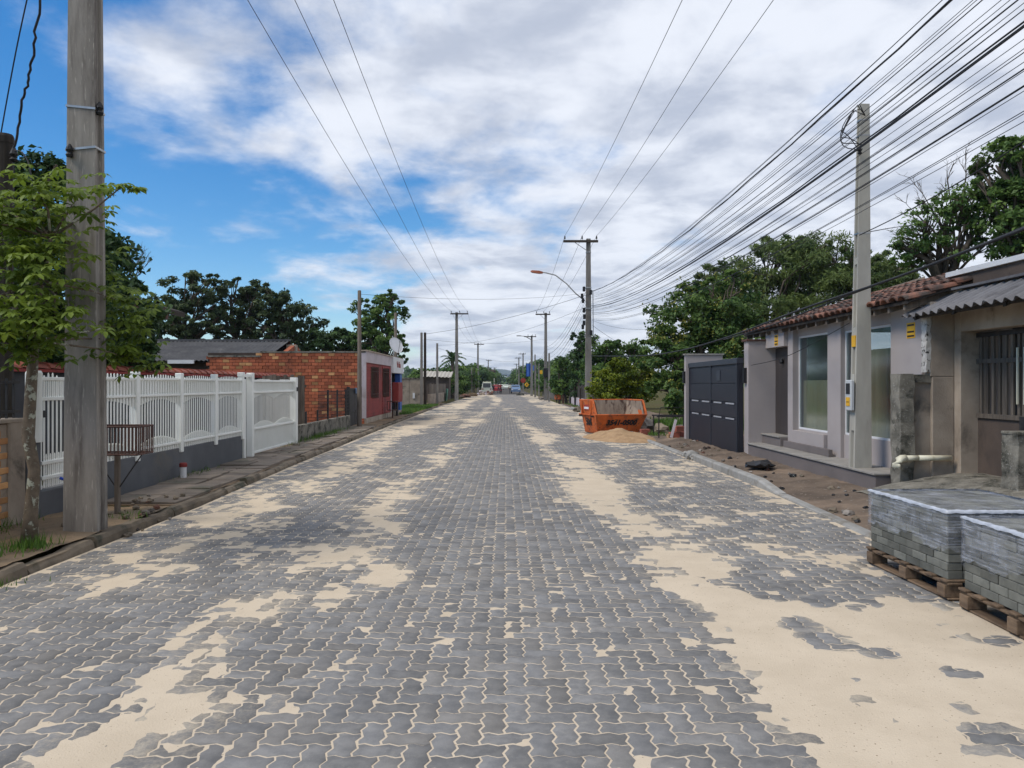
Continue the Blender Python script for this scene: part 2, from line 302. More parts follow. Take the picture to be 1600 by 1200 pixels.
# ------------------------------------------------------------------ helpers
def px(u, v, Y):                       # photo pixel + distance along the road -> world point
    return Vector(((u - VPX) / F_PX * Y, Y, EYE - (v - HOR) / F_PX * Y))
WL = {}                                 # world location of every root (meshes are stored relative to it)
def thing(name, label, cat, loc=(0, 0, 0), rotz=0.0, group=None):
    o = bpy.data.objects.new(name, None); C.objects.link(o)
    o.empty_display_size = 0.2
    o.location = loc; o.rotation_euler = (0, 0, rotz); WL[o.name] = Vector(loc)
    tag(o, label, cat, group); return o
def tag(o, label=None, cat=None, group=None, kind=None):
    if label: o['label'] = label
    if cat: o['category'] = cat
    if group: o['group'] = group
    if kind: o['kind'] = kind
    return o
def root_loc(o):
    while o.parent is not None: o = o.parent
    return WL.get(o.name, Vector((0, 0, 0)))
def link(name, me, parent=None):
    o = bpy.data.objects.new(name, me); C.objects.link(o)
    if parent is not None: o.parent = parent
    return o
def copy_obj(o, parent=None):
    c = o.copy(); C.objects.link(c)
    if parent is not None: c.parent = parent
    return c
class MB:
    """collects faces in world coordinates; build() links them as ONE mesh object under its parent"""
    def __init__(s): s.v, s.f, s.rn = [], [], []
    def add(s, vs, fs, rnd=None):
        b = len(s.v); s.v.extend([tuple(p) for p in vs]); s.f.extend([tuple(b + i for i in f) for f in fs])
        s.rn.extend([random.random() if rnd is None else rnd] * len(vs)); return s
    def box(s, x0, x1, y0, y1, z0, z1, rnd=None):
        vs = [(x, y, z) for z in (z0, z1) for y in (y0, y1) for x in (x0, x1)]
        return s.add(vs, [(0, 2, 3, 1), (4, 5, 7, 6), (0, 1, 5, 4), (2, 6, 7, 3), (0, 4, 6, 2), (1, 3, 7, 5)], rnd)
    def obox(s, c, sx, sy, sz, rz=0.0, rx=0.0, ry=0.0, rnd=None):
        m = Matrix.Translation(c) @ Matrix.Rotation(rz, 4, 'Z') @ Matrix.Rotation(ry, 4, 'Y') @ Matrix.Rotation(rx, 4, 'X')
        vs = [m @ Vector((x * sx / 2, y * sy / 2, z * sz / 2)) for z in (-1, 1) for y in (-1, 1) for x in (-1, 1)]
        return s.add(vs, [(0, 2, 3, 1), (4, 5, 7, 6), (0, 1, 5, 4), (2, 6, 7, 3), (0, 4, 6, 2), (1, 3, 7, 5)], rnd)
    def prism(s, poly, d, rnd=None):       # poly: planar 3D points, d: extrusion vector
        n = len(poly); d = Vector(d); vs = [Vector(p) for p in poly] + [Vector(p) + d for p in poly]
        return s.add(vs, [tuple(range(n))[::-1], tuple(range(n, 2 * n))] + [(i, (i + 1) % n, n + (i + 1) % n, n + i) for i in range(n)], rnd)
    def loft(s, rings, cap=True, rnd=None):
        n = len(rings[0]); vs = [p for r in rings for p in r]; fs = []
        for k in range(len(rings) - 1):
            for i in range(n):
                j = (i + 1) % n; fs.append((k * n + i, k * n + j, (k + 1) * n + j, (k + 1) * n + i))
        if cap: fs += [tuple(range(n))[::-1], tuple(range((len(rings) - 1) * n, len(rings) * n))]
        return s.add(vs, fs, rnd)
    def tube(s, pts, r, n=6, cap=True, rnd=None):
        pts = [Vector(p) for p in pts]; rs = r if isinstance(r, (list, tuple)) else [r] * len(pts)
        rings = []; up = Vector((0.31, 0.17, 0.93))
        for i, p in enumerate(pts):
            d = (pts[min(i + 1, len(pts) - 1)] - pts[max(i - 1, 0)]).normalized()
            if abs(d.dot(up)) > 0.97: up = Vector((1, 0.1, 0.05))
            a = d.cross(up).normalized(); b = d.cross(a)
            rings.append([p + (a * math.cos(2 * math.pi * k / n) + b * math.sin(2 * math.pi * k / n)) * rs[i] for k in range(n)])
        return s.loft(rings, cap, rnd)
    def lathe(s, c, prof, n=16, rnd=None):   # prof: (r, z)
        c = Vector(c)
        return s.loft([[c + Vector((r * math.cos(2 * math.pi * k / n), r * math.sin(2 * math.pi * k / n), z)) for k in range(n)] for r, z in prof], True, rnd)
    def build(s, name, m, parent=None, local=False, smooth=False, bevel=0.0, rnd_attr=False):
        off = Vector((0, 0, 0)) if (parent is None or local) else root_loc(parent)
        me = bpy.data.meshes.new(name)
        me.from_pydata([(x - off.x, y - off.y, z - off.z) for x, y, z in s.v], [], s.f)
        if rnd_attr:
            a = me.attributes.new('rnd', 'FLOAT', 'POINT'); a.data.foreach_set('value', np.array(s.rn, np.float32))
        bm = bmesh.new(); bm.from_mesh(me)
        bmesh.ops.recalc_face_normals(bm, faces=bm.faces[:])
        if bevel:
            bmesh.ops.bevel(bm, geom=bm.edges[:], offset=bevel, segments=1, affect='EDGES', clamp_overlap=True)
        bm.to_mesh(me); bm.free()
        me.materials.append(m if not isinstance(m, str) else M_[m])
        if smooth:
            me.polygons.foreach_set('use_smooth', np.ones(len(me.polygons), bool))
        me.update()
        return link(name, me, parent)
def np_mesh(name, V, F, m, parent=None, rnd=None, smooth=False):
    """fast mesh from numpy arrays (F: n x 3 or n x 4), coordinates relative to the parent's root"""
    off = np.array(root_loc(parent)) if parent is not None else np.zeros(3)
    me = bpy.data.meshes.new(name); k = F.shape[1]
    me.vertices.add(len(V)); me.vertices.foreach_set('co', (V - off).astype(np.float32).ravel())
    me.loops.add(F.size); me.loops.foreach_set('vertex_index', F.astype(np.int32).ravel())
    me.polygons.add(len(F)); me.polygons.foreach_set('loop_start', np.arange(0, F.size, k, dtype=np.int32))
    if smooth: me.polygons.foreach_set('use_smooth', np.ones(len(F), bool))
    me.update(calc_edges=True)
    if rnd is not None:
        a = me.attributes.new('rnd', 'FLOAT', 'POINT'); a.data.foreach_set('value', rnd.astype(np.float32))
    me.materials.append(m if not isinstance(m, str) else M_.get(m) or MATS[m])
    return link(name, me, parent)
def hash2(i, j, seed):
    h = (i.astype(np.int64) * 374761393 + j.astype(np.int64) * 668265263 + seed * 1274126177) & 0xffffffff
    h = ((h ^ (h >> 13)) * 1103515245) & 0xffffffff
    h = ((h ^ (h >> 16)) * 2246822519) & 0xffffffff
    return ((h ^ (h >> 15)) & 0xffffff) / float(0xffffff)
def vnoise(x, y, seed):
    xi, yi = np.floor(x), np.floor(y); fx, fy = x - xi, y - yi
    fx, fy = fx * fx * (3 - 2 * fx), fy * fy * (3 - 2 * fy)
    a, b = hash2(xi, yi, seed), hash2(xi + 1, yi, seed); c, d = hash2(xi, yi + 1, seed), hash2(xi + 1, yi + 1, seed)
    return (a * (1 - fx) + b * fx) * (1 - fy) + (c * (1 - fx) + d * fx) * fy
def fbm(x, y, seed, octv=4, gain=0.5):
    s, a, t = 0.0, 1.0, 0.0
    for o in range(octv):
        s = s + a * vnoise(x * 2 ** o + 17.3 * o, y * 2 ** o - 9.1 * o, seed + o); t += a; a *= gain
    return s / t - 0.5
def sstep(a, b, x):
    t = np.clip((x - a) / (b - a), 0, 1); return t * t * (3 - 2 * t)
def grid_mesh(name, x0, x1, nx, y0, y1, ny, zf, m, parent=None, smooth=True):
    xs = np.linspace(x0, x1, nx + 1); ys = np.linspace(y0, y1, ny + 1)
    X, Y = np.meshgrid(xs, ys); Z = zf(X, Y)
    V = np.stack([X.ravel(), Y.ravel(), Z.ravel()], 1)
    i = np.arange(ny)[:, None] * (nx + 1) + np.arange(nx)[None, :]
    F = np.stack([i, i + 1, i + nx + 2, i + nx + 1], -1).reshape(-1, 4)
    return np_mesh(name, V, F, m, parent, smooth=smooth)

# ================================================================== SETTING: ground, road, kerbs
XL = lambda y: np.interp(y, [0, 10, 15, 28, 60, 120], [-4.02, -4.03, -4.2, -4.45, -4.8, -4.6])
XR = lambda y: np.interp(y, [0, 7, 11, 17, 21, 48, 120], [3.70, 3.75, 3.92, 3.92, 3.9, 4.3, 4.2])
prof = [(-3000, 0.06), (-60, 0.06), (-4.35, 0.06), (-4.30, -0.12), (4.05, -0.12), (4.10, -0.03), (5.1, 0.03), (60, 0.05), (3000, 0.05)]
ys_g = [-80, 0, 30, 62, 118, 130, 400, 1200, 5000]
V = []; Fq = []
for yy in ys_g:
    for (gx, gz) in prof:
        sx = gx
        if abs(gx) < 6 and gx < 0: sx = gx + (float(XL(yy)) + 4.02)
        if abs(gx) < 6 and gx > 0: sx = gx + max(0.0, float(XR(yy)) - 3.9)
        if yy > 119 and abs(gx) < 5: gz = 0.0 if abs(gx) < 4.3 else gz
        V.append((sx, yy, gz))
n = len(prof)
for a in range(len(ys_g) - 1):
    for b in range(n - 1): Fq.append((a * n + b, a * n + b + 1, (a + 1) * n + b + 1, (a + 1) * n + b))
g = np_mesh('ground', np.array(V), np.array(Fq), 'earth'); tag(g, kind='structure')

# ---- road: bed + interlocking wavy pavers in a 90 degree herringbone
road_bed = MB()
ysr = list(np.linspace(-2, 118, 25))
road_bed.loft([[(float(XL(y)), y, -0.10), (float(XR(y)) + 0.1, y, -0.10), (float(XR(y)) + 0.1, y, -0.03), (float(XL(y)), y, -0.03)] for y in ysr])
road = road_bed.build('road', 'sand'); tag(road, kind='structure')
A = 0.11
def unit_edge(p, q):                    # wavy joint line of one lattice edge (same wave for both neighbours)
    d = 0.0100
    p, q = np.array(p, float), np.array(q, float)
    horiz = abs(q[0] - p[0]) > abs(q[1] - p[1])
    fwd = (q - p).sum() > 0
    pts = [p * A]
    for t, sgn in ((0.30, 1), (0.70, -1)):
        s = sgn if fwd else -sgn
        off = np.array([0, s * d]) if horiz else np.array([-s * d, 0])
        pts.append((p + (q - p) * t) * A + off)
    return pts
def inset(poly, d):
    n = len(poly); out = []
    for i in range(n):
        a, b, c = poly[i - 1], poly[i], poly[(i + 1) % n]
        e1 = (b - a) / np.linalg.norm(b - a); e2 = (c - b) / np.linalg.norm(c - b)
        n1 = np.array([-e1[1], e1[0]]); n2 = np.array([-e2[1], e2[0]])
        m = n1 + n2; m = m / max(1e-6, (m @ m)) * 2
        out.append(b + m * d)
    return out
corners = [(0, 0), (1, 0), (2, 0), (2, 1), (1, 1), (0, 1)]
outl = []
for k in range(6): outl += unit_edge(corners[k], corners[(k + 1) % 6])
ctr = np.array([A, A / 2])
o_out = [p - ctr for p in inset(outl, 0.0024)]
o_top = [p - ctr for p in inset(outl, 0.0064)]
PT, PO = np.array(o_top), np.array(o_out); n18 = len(PT)
def paver_template(full):
    V = [(x, y, 0.0) for x, y in PT] + [(x, y, -0.0045) for x, y in PO]
    F = [(i, n18 + i, n18 + (i + 1) % n18) for i in range(n18)] + [(i, n18 + (i + 1) % n18, (i + 1) % n18) for i in range(n18)]
    if full:
        V += [(x, y, -0.03) for x, y in PO]
        F += [(n18 + i, 2 * n18 + i, 2 * n18 + (i + 1) % n18) for i in range(n18)] + [(n18 + i, 2 * n18 + (i + 1) % n18, n18 + (i + 1) % n18) for i in range(n18)]
    bm = bmesh.new(); vs = [bm.verts.new(p) for p in V[:n18]]; f = bm.faces.new(vs)
    bm.verts.index_update()
    bm.normal_update(); bmesh.ops.triangulate(bm, faces=[f], ngon_method='EAR_CLIP')
    F += [tuple(v.index for v in t.verts) for t in bm.faces]
    bm.free()
    return np.array(V), np.array(F)
TV_full, TF_full = paver_template(True)
TV_mid, TF_mid = paver_template(False)
hw, hh = A - 0.004, A / 2 - 0.004
TV_far = np.array([(-hw, -hh, 0), (hw, -hh, 0), (hw, hh, 0), (-hw, hh, 0), (-hw - .002, -hh - .002, -.006), (hw + .002, -hh - .002, -.006), (hw + .002, hh + .002, -.006), (-hw - .002, hh + .002, -.006)], float)
TF_far = np.array([(0, 1, 2), (0, 2, 3)] + [t for i in range(4) for t in ((i, 4 + i, 4 + (i + 1) % 4), (i, 4 + (i + 1) % 4, (i + 1) % 4))])
Y0P, Y1P = 2.6, 46.0
i0, i1 = int(-5.1 / A), int(4.5 / A); j0, j1 = int(Y0P / A), int(Y1P / A)
I, J = np.meshgrid(np.arange(i0, i1), np.arange(j0, j1)); K = (I - J) % 4
cH = np.stack([(I[K == 0] + 1.0) * A, (J[K == 0] + 0.5) * A], 1)
cV = np.stack([(I[K == 2] + 0.5) * A, (J[K == 2]) * A], 1)
P_c = np.concatenate([cH, cV]); P_r = np.concatenate([np.zeros(len(cH)), np.ones(len(cV))])
keep = (P_c[:, 0] > XL(P_c[:, 1]) + 0.10) & (P_c[:, 0] < XR(P_c[:, 1]) - 0.04)
P_c, P_r = P_c[keep], P_r[keep]; NP = len(P_c)
P_z = RNG.uniform(-0.0019, 0.0018, NP) + 0.004 * fbm(P_c[:, 0] * 0.8, P_c[:, 1] * 0.8, 5)
P_tx, P_ty = RNG.normal(0, 0.006, NP), RNG.normal(0, 0.006, NP)
P_rn = RNG.random(NP)
# the pavers in view that show largest become objects of their own
uu = VPX + F_PX * P_c[:, 0] / P_c[:, 1]; vv = HOR + F_PX * EYE / P_c[:, 1]
inview = (uu > -20) & (uu < 1620) & (vv < 1215)
def sand_field(x, y):
    """how much bedding sand lies swept over the pavers (positive: covered)"""
    n1 = fbm(x * 0.85, y * 0.55, 11, 4); n2 = fbm(x * 3.2, y * 2.4, 23, 3); n3 = fbm(x * 11, y * 9, 31, 2)
    G = lambda c, w: np.exp(-((x - c) / w) ** 2)
    far = sstep(14, 34, y)
    wob = 0.22 * (vnoise(y * 0.8, y * 0 + 3.3, 41) - 0.5) * 2
    near_r = sstep(1.05, 1.55, x + wob) * (1 - sstep(5.6, 6.4, y + 0.25 * (x - 2)))
    mid_r = sstep(5.4, 6.4, y) * (0.98 * G(1.62 - 0.035 * (y - 6) + wob, 0.52) + 0.50 * sstep(1.9, 2.4, x) )
    big_r = 0.55 * np.exp(-((x - 1.05) / 0.75) ** 2 - ((y - 13.0) / 2.6) ** 2)
    left = (1 - sstep(5.2, 6.2, y)) * (1.05 * G(-1.78 + wob - 0.25 * (4 - np.minimum(y, 4)), 0.42))
    left2 = sstep(4.8, 6.0, y) * (0.78 * G(-1.55 + wob + 0.012 * (y - 6), 0.50)) + 0.42 * np.exp(-((x + 1.5) / 0.75) ** 2 - ((y - 9.2) / 2.0) ** 2)
    edge = sstep(4.6, 6.5, y) * 0.62 * G(-3.25 + wob, 0.5) + 0.28 * sstep(-2.2, -2.9, x) 
    blotch = 0.9 * np.exp(-((x + 1.0) / 0.22) ** 2 - ((y - 6.35) / 0.30) ** 2)
    D = -0.66 - 0.30 * np.exp(-((x - 0.05) / 0.85) ** 2) + 1.28 * near_r + 0.86 * mid_r + 0.8 * big_r + 0.92 * left + 0.78 * left2 + 0.72 * edge + blotch
    D = D + far * (0.02 + 0.10 * np.abs(x) - 0.15 * G(0.1, 1.0))
    spots = np.zeros_like(x)
    for (hu, hv, hr_) in ((1180, 885, .34), (1250, 905, .30), (1215, 930, .22), (1262, 975, .20), (1290, 985, .2), (1300, 1000, .19), (1360, 1095, .14), (1390, 1105, .18), (1425, 1125, .16), (1450, 1140, .1), (1560, 1155, .18), (1590, 1165, .16), (1380, 1020, .12), (1480, 985, .20), (1560, 1000, .14), (1450, 930, .22), (1350, 950, .15), (1530, 1110, .10), (1330, 1060, .07), (1500, 1050, .10)):
        hY = 1.6 * F_PX / (hv - HOR); hX = (hu - VPX) / F_PX * hY
        spots = np.maximum(spots, np.exp(-((x - hX) / hr_) ** 2 - ((y - hY) / hr_ / 0.9) ** 2))
    holes = np.clip(sstep(0.12, 0.22, fbm(x * 1.9 + 5, y * 1.9, 57, 3)) + 1.15 * spots * (0.55 + 2.6 * n2), 0, 1.2) * near_r
    streak = fbm(x * 1.5, y * 3.0, 67, 3)
    return D + (1.15 + 0.4 * far) * n1 * (1 - 0.6 * near_r) + (1.25 - 0.7 * near_r) * n2 + 0.25 * n3 - 1.35 * holes + 0.7 * far * streak
SF = sand_field(P_c[:, 0], P_c[:, 1])
vis_rank = np.where(inview & (SF < 0.15), P_c[:, 1], 1e9)
order = np.argsort(vis_rank); solo = np.zeros(NP, bool); solo[order[:300]] = True
paver_me = None
V0 = TV_full
for q in np.where(solo)[0]:
    if paver_me is None:
        o = np_mesh('paver', TV_full, TF_full, 'paver', road); paver_me = o.data
    else:
        o = link('paver', paver_me, road)
    o['dust'] = float(np.clip(0.36 + 0.55 * SF[q], 0.0, 0.62)); o.location = (P_c[q, 0], P_c[q, 1], P_z[q]); o.rotation_euler = (P_tx[q], P_ty[q], P_r[q] * math.pi / 2)
yP = P_c[:, 1]
def bulk_all():
    Vs, Fs, Rs, base = [], [], [], 0
    for sel, TV, TF in (((~solo) & (yP < 14), TV_full, TF_full), ((~solo) & (yP >= 14) & (yP < 22), TV_mid, TF_mid), ((~solo) & (yP >= 22), TV_far, TF_far)):
        idx = np.where(sel)[0]; nv = len(TV); rot = P_r[idx][:, None]
        x = np.where(rot > 0.5, -TV[None, :, 1], TV[None, :, 0]); y = np.where(rot > 0.5, TV[None, :, 0], TV[None, :, 1])
        z = TV[None, :, 2] + P_z[idx][:, None] + y * P_tx[idx][:, None] - x * P_ty[idx][:, None]
        Vs.append(np.stack([x + P_c[idx, 0][:, None], y + P_c[idx, 1][:, None], z], -1).reshape(-1, 3))
        Fs.append((TF[None] + (np.arange(len(idx)) * nv)[:, None, None]).reshape(-1, 3) + base); base += len(idx) * nv
        Rs.append(np.repeat(P_rn[idx], nv))
    Va = np.concatenate(Vs); o = np_mesh('paver_field', Va, np.concatenate(Fs), 'paver', road, rnd=np.concatenate(Rs)); o['kind'] = 'stuff'
    at = o.data.attributes.new('dust', 'FLOAT', 'POINT'); at.data.foreach_set('value', np.clip(0.36 + 0.55 * sand_field(Va[:, 0], Va[:, 1]), 0.0, 0.62).astype(np.float32))
bulk_all()
fs = MB(); ysf = list(np.linspace(46, 117, 16))
fv = [(float(f(y)), y, 0.0) for y in ysf for f in (XL, XR)]
fs.add(fv, [(2 * k, 2 * k + 1, 2 * k + 3, 2 * k + 2) for k in range(15)])
o = fs.build('far_paving', 'far_paver', road); o['kind'] = 'stuff'
# ---- sand swept over the pavers and into the joints
def sand_sheet():
    Vs, Fs, base = [], [], 0
    for (ya, yb, dx_, dy_) in ((2.4, 9.0, 0.02, 0.02), (9.0, 16.0, 0.035, 0.04), (16.0, 30.0, 0.06, 0.09), (30.0, 117.0, 0.12, 0.35)):
        nx, ny = int(8.9 / dx_), int(round((yb - ya) / dy_))
        t = np.linspace(0, 1, nx + 1); ys = np.linspace(ya, yb, ny + 1)
        T, Y = np.meshgrid(t, ys); X = XL(Y) + 0.03 + T * (XR(Y) - XL(Y) - 0.03)
        S = sand_field(X, Y)
        fine = fbm(X * 24, Y * 24, 77, 2)
        Z = np.clip(0.0062 * S + 0.0010 * fine - 0.0004, -0.0022 + 0.0006 * fine + 0.0008 * fbm(X * 2.5, Y * 2.5, 83, 3), 0.007) + 0.004 * np.clip(S - 0.3, 0, 1) * (fbm(X * 4, Y * 4, 78, 3) + 0.25)
        Z = Z + 0.004 * fbm(X * 0.8, Y * 0.8, 5)
        Vs.append(np.stack([X, Y, Z], -1).reshape(-1, 3))
        i = np.arange(ny)[:, None] * (nx + 1) + np.arange(nx)[None, :]
        Fs.append(np.stack([i, i + 1, i + nx + 2, i + nx + 1], -1).reshape(-1, 4) + base); base += (nx + 1) * (ny + 1)
    o = np_mesh('sand', np.concatenate(Vs), np.concatenate(Fs), 'sand', smooth=True)
    tag(o, 'pale bedding sand swept over the grey pavers', 'sand', kind='stuff')
sand_sheet()
# ---- road beyond the works
fr = MB(); fr.add([(-4.2, 117, 0.004), (4.2, 117, 0.004), (4.2, 900, 0.004), (-4.2, 900, 0.004)], [(0, 1, 2, 3)])
o = fr.build('asphalt_road', 'asphalt'); tag(o, kind='structure')

# ---- left sidewalk: soil strip, flagstones, kerb stones
def left_z(X, Y):
    return 0.10 + 0.05 * fbm(X * 2.2, Y * 1.5, 51) + 0.02 * fbm(X * 9, Y * 9, 52, 3)
xs = np.linspace(0, 1, 31); ys = np.concatenate([np.arange(2.5, 30, 0.07), np.arange(30, 62, 0.25)])
T, Y = np.meshgrid(xs, ys); X = XL(Y) - 0.10 - T * 1.3
Z = left_z(X, Y) - 0.035 * ((Y > 9.4) & (Y < 27.5) & (X > -5.3))
i = np.arange(len(ys) - 1)[:, None] * 31 + np.arange(30)[None, :]
o = np_mesh('left_verge', np.stack([X, Y, Z], -1).reshape(-1, 3), np.stack([i + 1, i, i + 31, i + 32], -1).reshape(-1, 4), 'left_soil', smooth=True)
tag(o, kind='structure')
sw = MB(); sw.loft([[(float(XL(y)) - 1.15, y, 0.02), (float(XL(y)) - 0.13, y, 0.02), (float(XL(y)) - 0.13, y, 0.075), (float(XL(y)) - 1.15, y, 0.075)] for y in np.linspace(9.7, 27.5, 12)])
sidewalk = sw.build('sidewalk', 'left_soil'); tag(sidewalk, kind='structure')
yy = 9.75
while yy < 27.2:
    L = random.uniform(0.42, 0.75)
    cuts = [0.0, random.uniform(0.38, 0.62), 1.0] if random.random() < 0.85 else [0.0, 0.34, 0.67, 1.0]
    for a, b in zip(cuts[:-1], cuts[1:]):
        x1 = float(XL(yy)) - 0.15 - a * 0.98; x0 = float(XL(yy)) - 0.15 - b * 0.98
        g_ = 0.012; j = lambda: random.uniform(-0.03, 0.03)
        zt = 0.11 + random.uniform(-0.016, 0.014); sl = random.uniform(-0.012, 0.012)
        poly = [(x0 + g_ + j() * .4, yy + g_ + j(), zt), (x1 - g_ + j() * .4, yy + g_ + j(), zt + sl), (x1 - g_ + j() * .4, yy + L - g_ + j(), zt + sl), (x0 + g_ + j() * .4, yy + L - g_ + j(), zt)]
        m = MB(); m.prism(poly, (0, 0, -0.05)); m.build('flagstone', 'flag', sidewalk, bevel=0.006)
    yy += L
kb = MB(); kb.loft([[(float(XL(y)) - 0.10, y, -0.05), (float(XL(y)) - 0.02, y, -0.05), (float(XL(y)) - 0.02, y, 0.06), (float(XL(y)) - 0.10, y, 0.06)] for y in np.linspace(2.6, 62, 20)])
kerb = kb.build('kerb', 'kerb_old'); tag(kerb, kind='structure')
yy = 2.6
while yy < 60:
    L = random.uniform(0.7, 1.05)
    x = float(XL(yy + L / 2)); dx_ = random.uniform(-0.015, 0.015); top = 0.095 + random.uniform(-0.022, 0.016)
    sag = random.uniform(0.01, 0.05) if yy < 12 else 0.02
    m = MB()
    rings = []
    for k in range(5):
        y = yy + 0.012 + (L - 0.024) * k / 4; w = random.uniform(-0.008, 0.008); t = top - sag * random.random()
        xo = float(XL(y)) + dx_
        rings.append([(xo - 0.13, y, -0.03), (xo + 0.012 + w, y, -0.03), (xo + w, y, t - 0.035), (xo - 0.03 + w, y, t), (xo - 0.13, y, t - 0.004)])
    m.loft(rings); m.build('kerb_stone', 'kerb_old', kerb)
    yy += L
# ---- right verge: bare earth, rising to the garage drive
def right_z(X, Y):
    t = np.clip((X - XR(Y) - 0.05) / 1.3, 0, 1)
    drive = (1 - sstep(10.2, 11.0, Y)) * np.clip((X - 4.3) / 1.7, 0, 1) * 0.30
    return -0.005 + 0.11 * t + drive + (0.06 * fbm(X * 2, Y * 1.6, 61) + 0.05 * fbm(X * 8, Y * 8, 62, 3)) * np.clip(t * 4, 0, 1) * (1 - 0.7 * (drive > 0.02)) * (0.6 + 0.4 * (Y < 26))
xs = np.linspace(0, 1, 51); ys = np.concatenate([np.arange(3.0, 30, 0.06), np.arange(30, 62, 0.25)])
T, Y = np.meshgrid(xs, ys); X = XR(Y) + 0.02 + T * 3.6
i = np.arange(len(ys) - 1)[:, None] * 51 + np.arange(50)[None, :]
o = np_mesh('right_verge', np.stack([X, Y, right_z(X, Y)], -1).reshape(-1, 3), np.stack([i, i + 1, i + 52, i + 51], -1).reshape(-1, 4), 'dirt', smooth=True)
tag(o, kind='structure')
kr = MB()
kr.loft([[(float(XR(y)), y, -0.05), (float(XR(y)) + 0.09, y, -0.05), (float(XR(y)) + 0.09, y, 0.02), (float(XR(y)), y, 0.02)] for y in np.linspace(3, 60, 20)])
kerb_r = kr.build('right_kerb', 'kerb_new'); tag(kerb_r, kind='structure')
def kerb_piece(ya, yb, ha, hb):
    m = MB(); rings = []
    for y, h in ((ya, ha), (yb, hb)):
        x = float(XR(y)); rings.append([(x - 0.01, y, -0.03), (x + 0.12, y, -0.03), (x + 0.12, y, h), (x + 0.02, y, h), (x - 0.01, y, h - 0.025)])
    m.loft(rings); m.build('kerb_stone', 'kerb_new', kerb_r, bevel=0.004)
kerb_piece(11.05, 11.95, 0.03, 0.13)
for ya in (11.96, 12.97, 13.98, 14.99): kerb_piece(ya, ya + 1.0, 0.13, 0.13)
for k in range(7): kerb_piece(16.6 + k * 1.01, 17.6 + k * 1.01, 0.055, 0.055)
for k in range(26): kerb_piece(24.5 + k * 1.01, 25.5 + k * 1.01, 0.09, 0.09)
for k in range(7): kerb_piece(4.0 + k * 1.0, 4.99 + k * 1.0, 0.025, 0.025)

# ================================================================== utility poles
def h_section(wx, wy, rec, z, c, shift=(0, 0)):
    """double-T concrete section: recesses on the faces that look along x"""
    a = wy * 0.52
    p = [(-wx, -wy), (wx, -wy), (wx, -a), (wx - rec, -a * 0.8), (wx - rec, a * 0.8), (wx, a), (wx, wy), (-wx, wy), (-wx, a), (-wx + rec, a * 0.8), (-wx + rec, -a * 0.8), (-wx, -a)]
    return [(c[0] + shift[0] + x, c[1] + shift[1] + y, z) for x, y in p]
def concrete_pole(label, x, y, z0, z1, w0, w1, matn, d_ratio=0.75, rec=0.02, arm=None, lean=(0, 0), round_=False, name='utility_pole', bars=(), group=None):
    root = thing(name, label, 'pole', (x, y, z0), group=group)
    m = MB()
    if round_:
        m.lathe((x, y, 0), [(w0 / 2, z0 - 0.3), (w0 / 2, z0), (w1 / 2, z1), (w1 / 2 * 0.7, z1 + 0.02)], 14)
        m.build('shaft', matn, root, smooth=True)
    else:
        zs = [z0 - 0.3, z0, (z0 + z1) / 2, z1]; ws = [w0, w0, (w0 + w1) / 2, w1]
        m.loft([h_section(w / 2, w / 2 * d_ratio, min(rec, w * 0.2), z, (x, y), (lean[0] * (z - z0), lean[1] * (z - z0))) for z, w in zip(zs, ws)])
        for (za, zb) in bars:          # solid webs that close the recess
            w = w0 + (w1 - w0) * ((za + zb) / 2 - z0) / (z1 - z0)
            m.box(x - w / 2 + 0.001 + lean[0] * (za - z0), x + w / 2 - 0.001 + lean[0] * (za - z0), y - w / 2 * d_ratio * 0.6, y + w / 2 * d_ratio * 0.6, za, zb)
        m.build('shaft', matn, root)
    if arm:
        xa, xb, ins = arm
        q = MB(); q.box(x + xa, x + xb, y - w1 / 2 - 0.11, y - w1 / 2 + 0.0, z1 - 0.22, z1 - 0.10); ar = q.build('crossarm', 'wood_dark', root)
        q = MB(); far_end = xa if abs(xa) > abs(xb) else xb
        q.tube([(x + far_end * 0.55, y - w1 / 2 - 0.05, z1 - 0.22), (x, y - w1 / 2 - 0.03, z1 - 0.72)], 0.018, 5); q.build('brace', 'steel', root)
        for ix in ins:
            q = MB(); q.lathe((x + ix, y - w1 / 2 - 0.05, z1 - 0.10), [(0.012, 0), (0.012, 0.06), (0.055, 0.07), (0.03, 0.11), (0.05, 0.13), (0.025, 0.18), (0.04, 0.20), (0.015, 0.24)], 8); q.build('insulator', 'black', root)
    return root
def strap(root, x, y, z, w, d, side=1, knob=True):
    q = MB(); e = 0.008
    q.loft([[(x - w / 2 - e, y - d / 2 - e, zz), (x + w / 2 + e, y - d / 2 - e, zz - 0.03 * side), (x + w / 2 + e, y + d / 2 + e, zz - 0.03 * side), (x - w / 2 - e, y + d / 2 + e, zz)] for zz in (z, z + 0.022)])
    s = q.build('steel_strap', 'steel', root)
    if knob:
        kx = x + side * (w / 2 + 0.03) if side > 0 else x - w / 2 + 0.05
        ky = y - d / 2 - 0.03 if side < 0 else y - d / 2 + 0.04
        q = MB(); q.lathe((kx, ky, z - 0.07), [(0.03, 0), (0.038, 0.02), (0.022, 0.045), (0.038, 0.07), (0.03, 0.1), (0.012, 0.13)], 8); q.build('insulator', 'black', s)

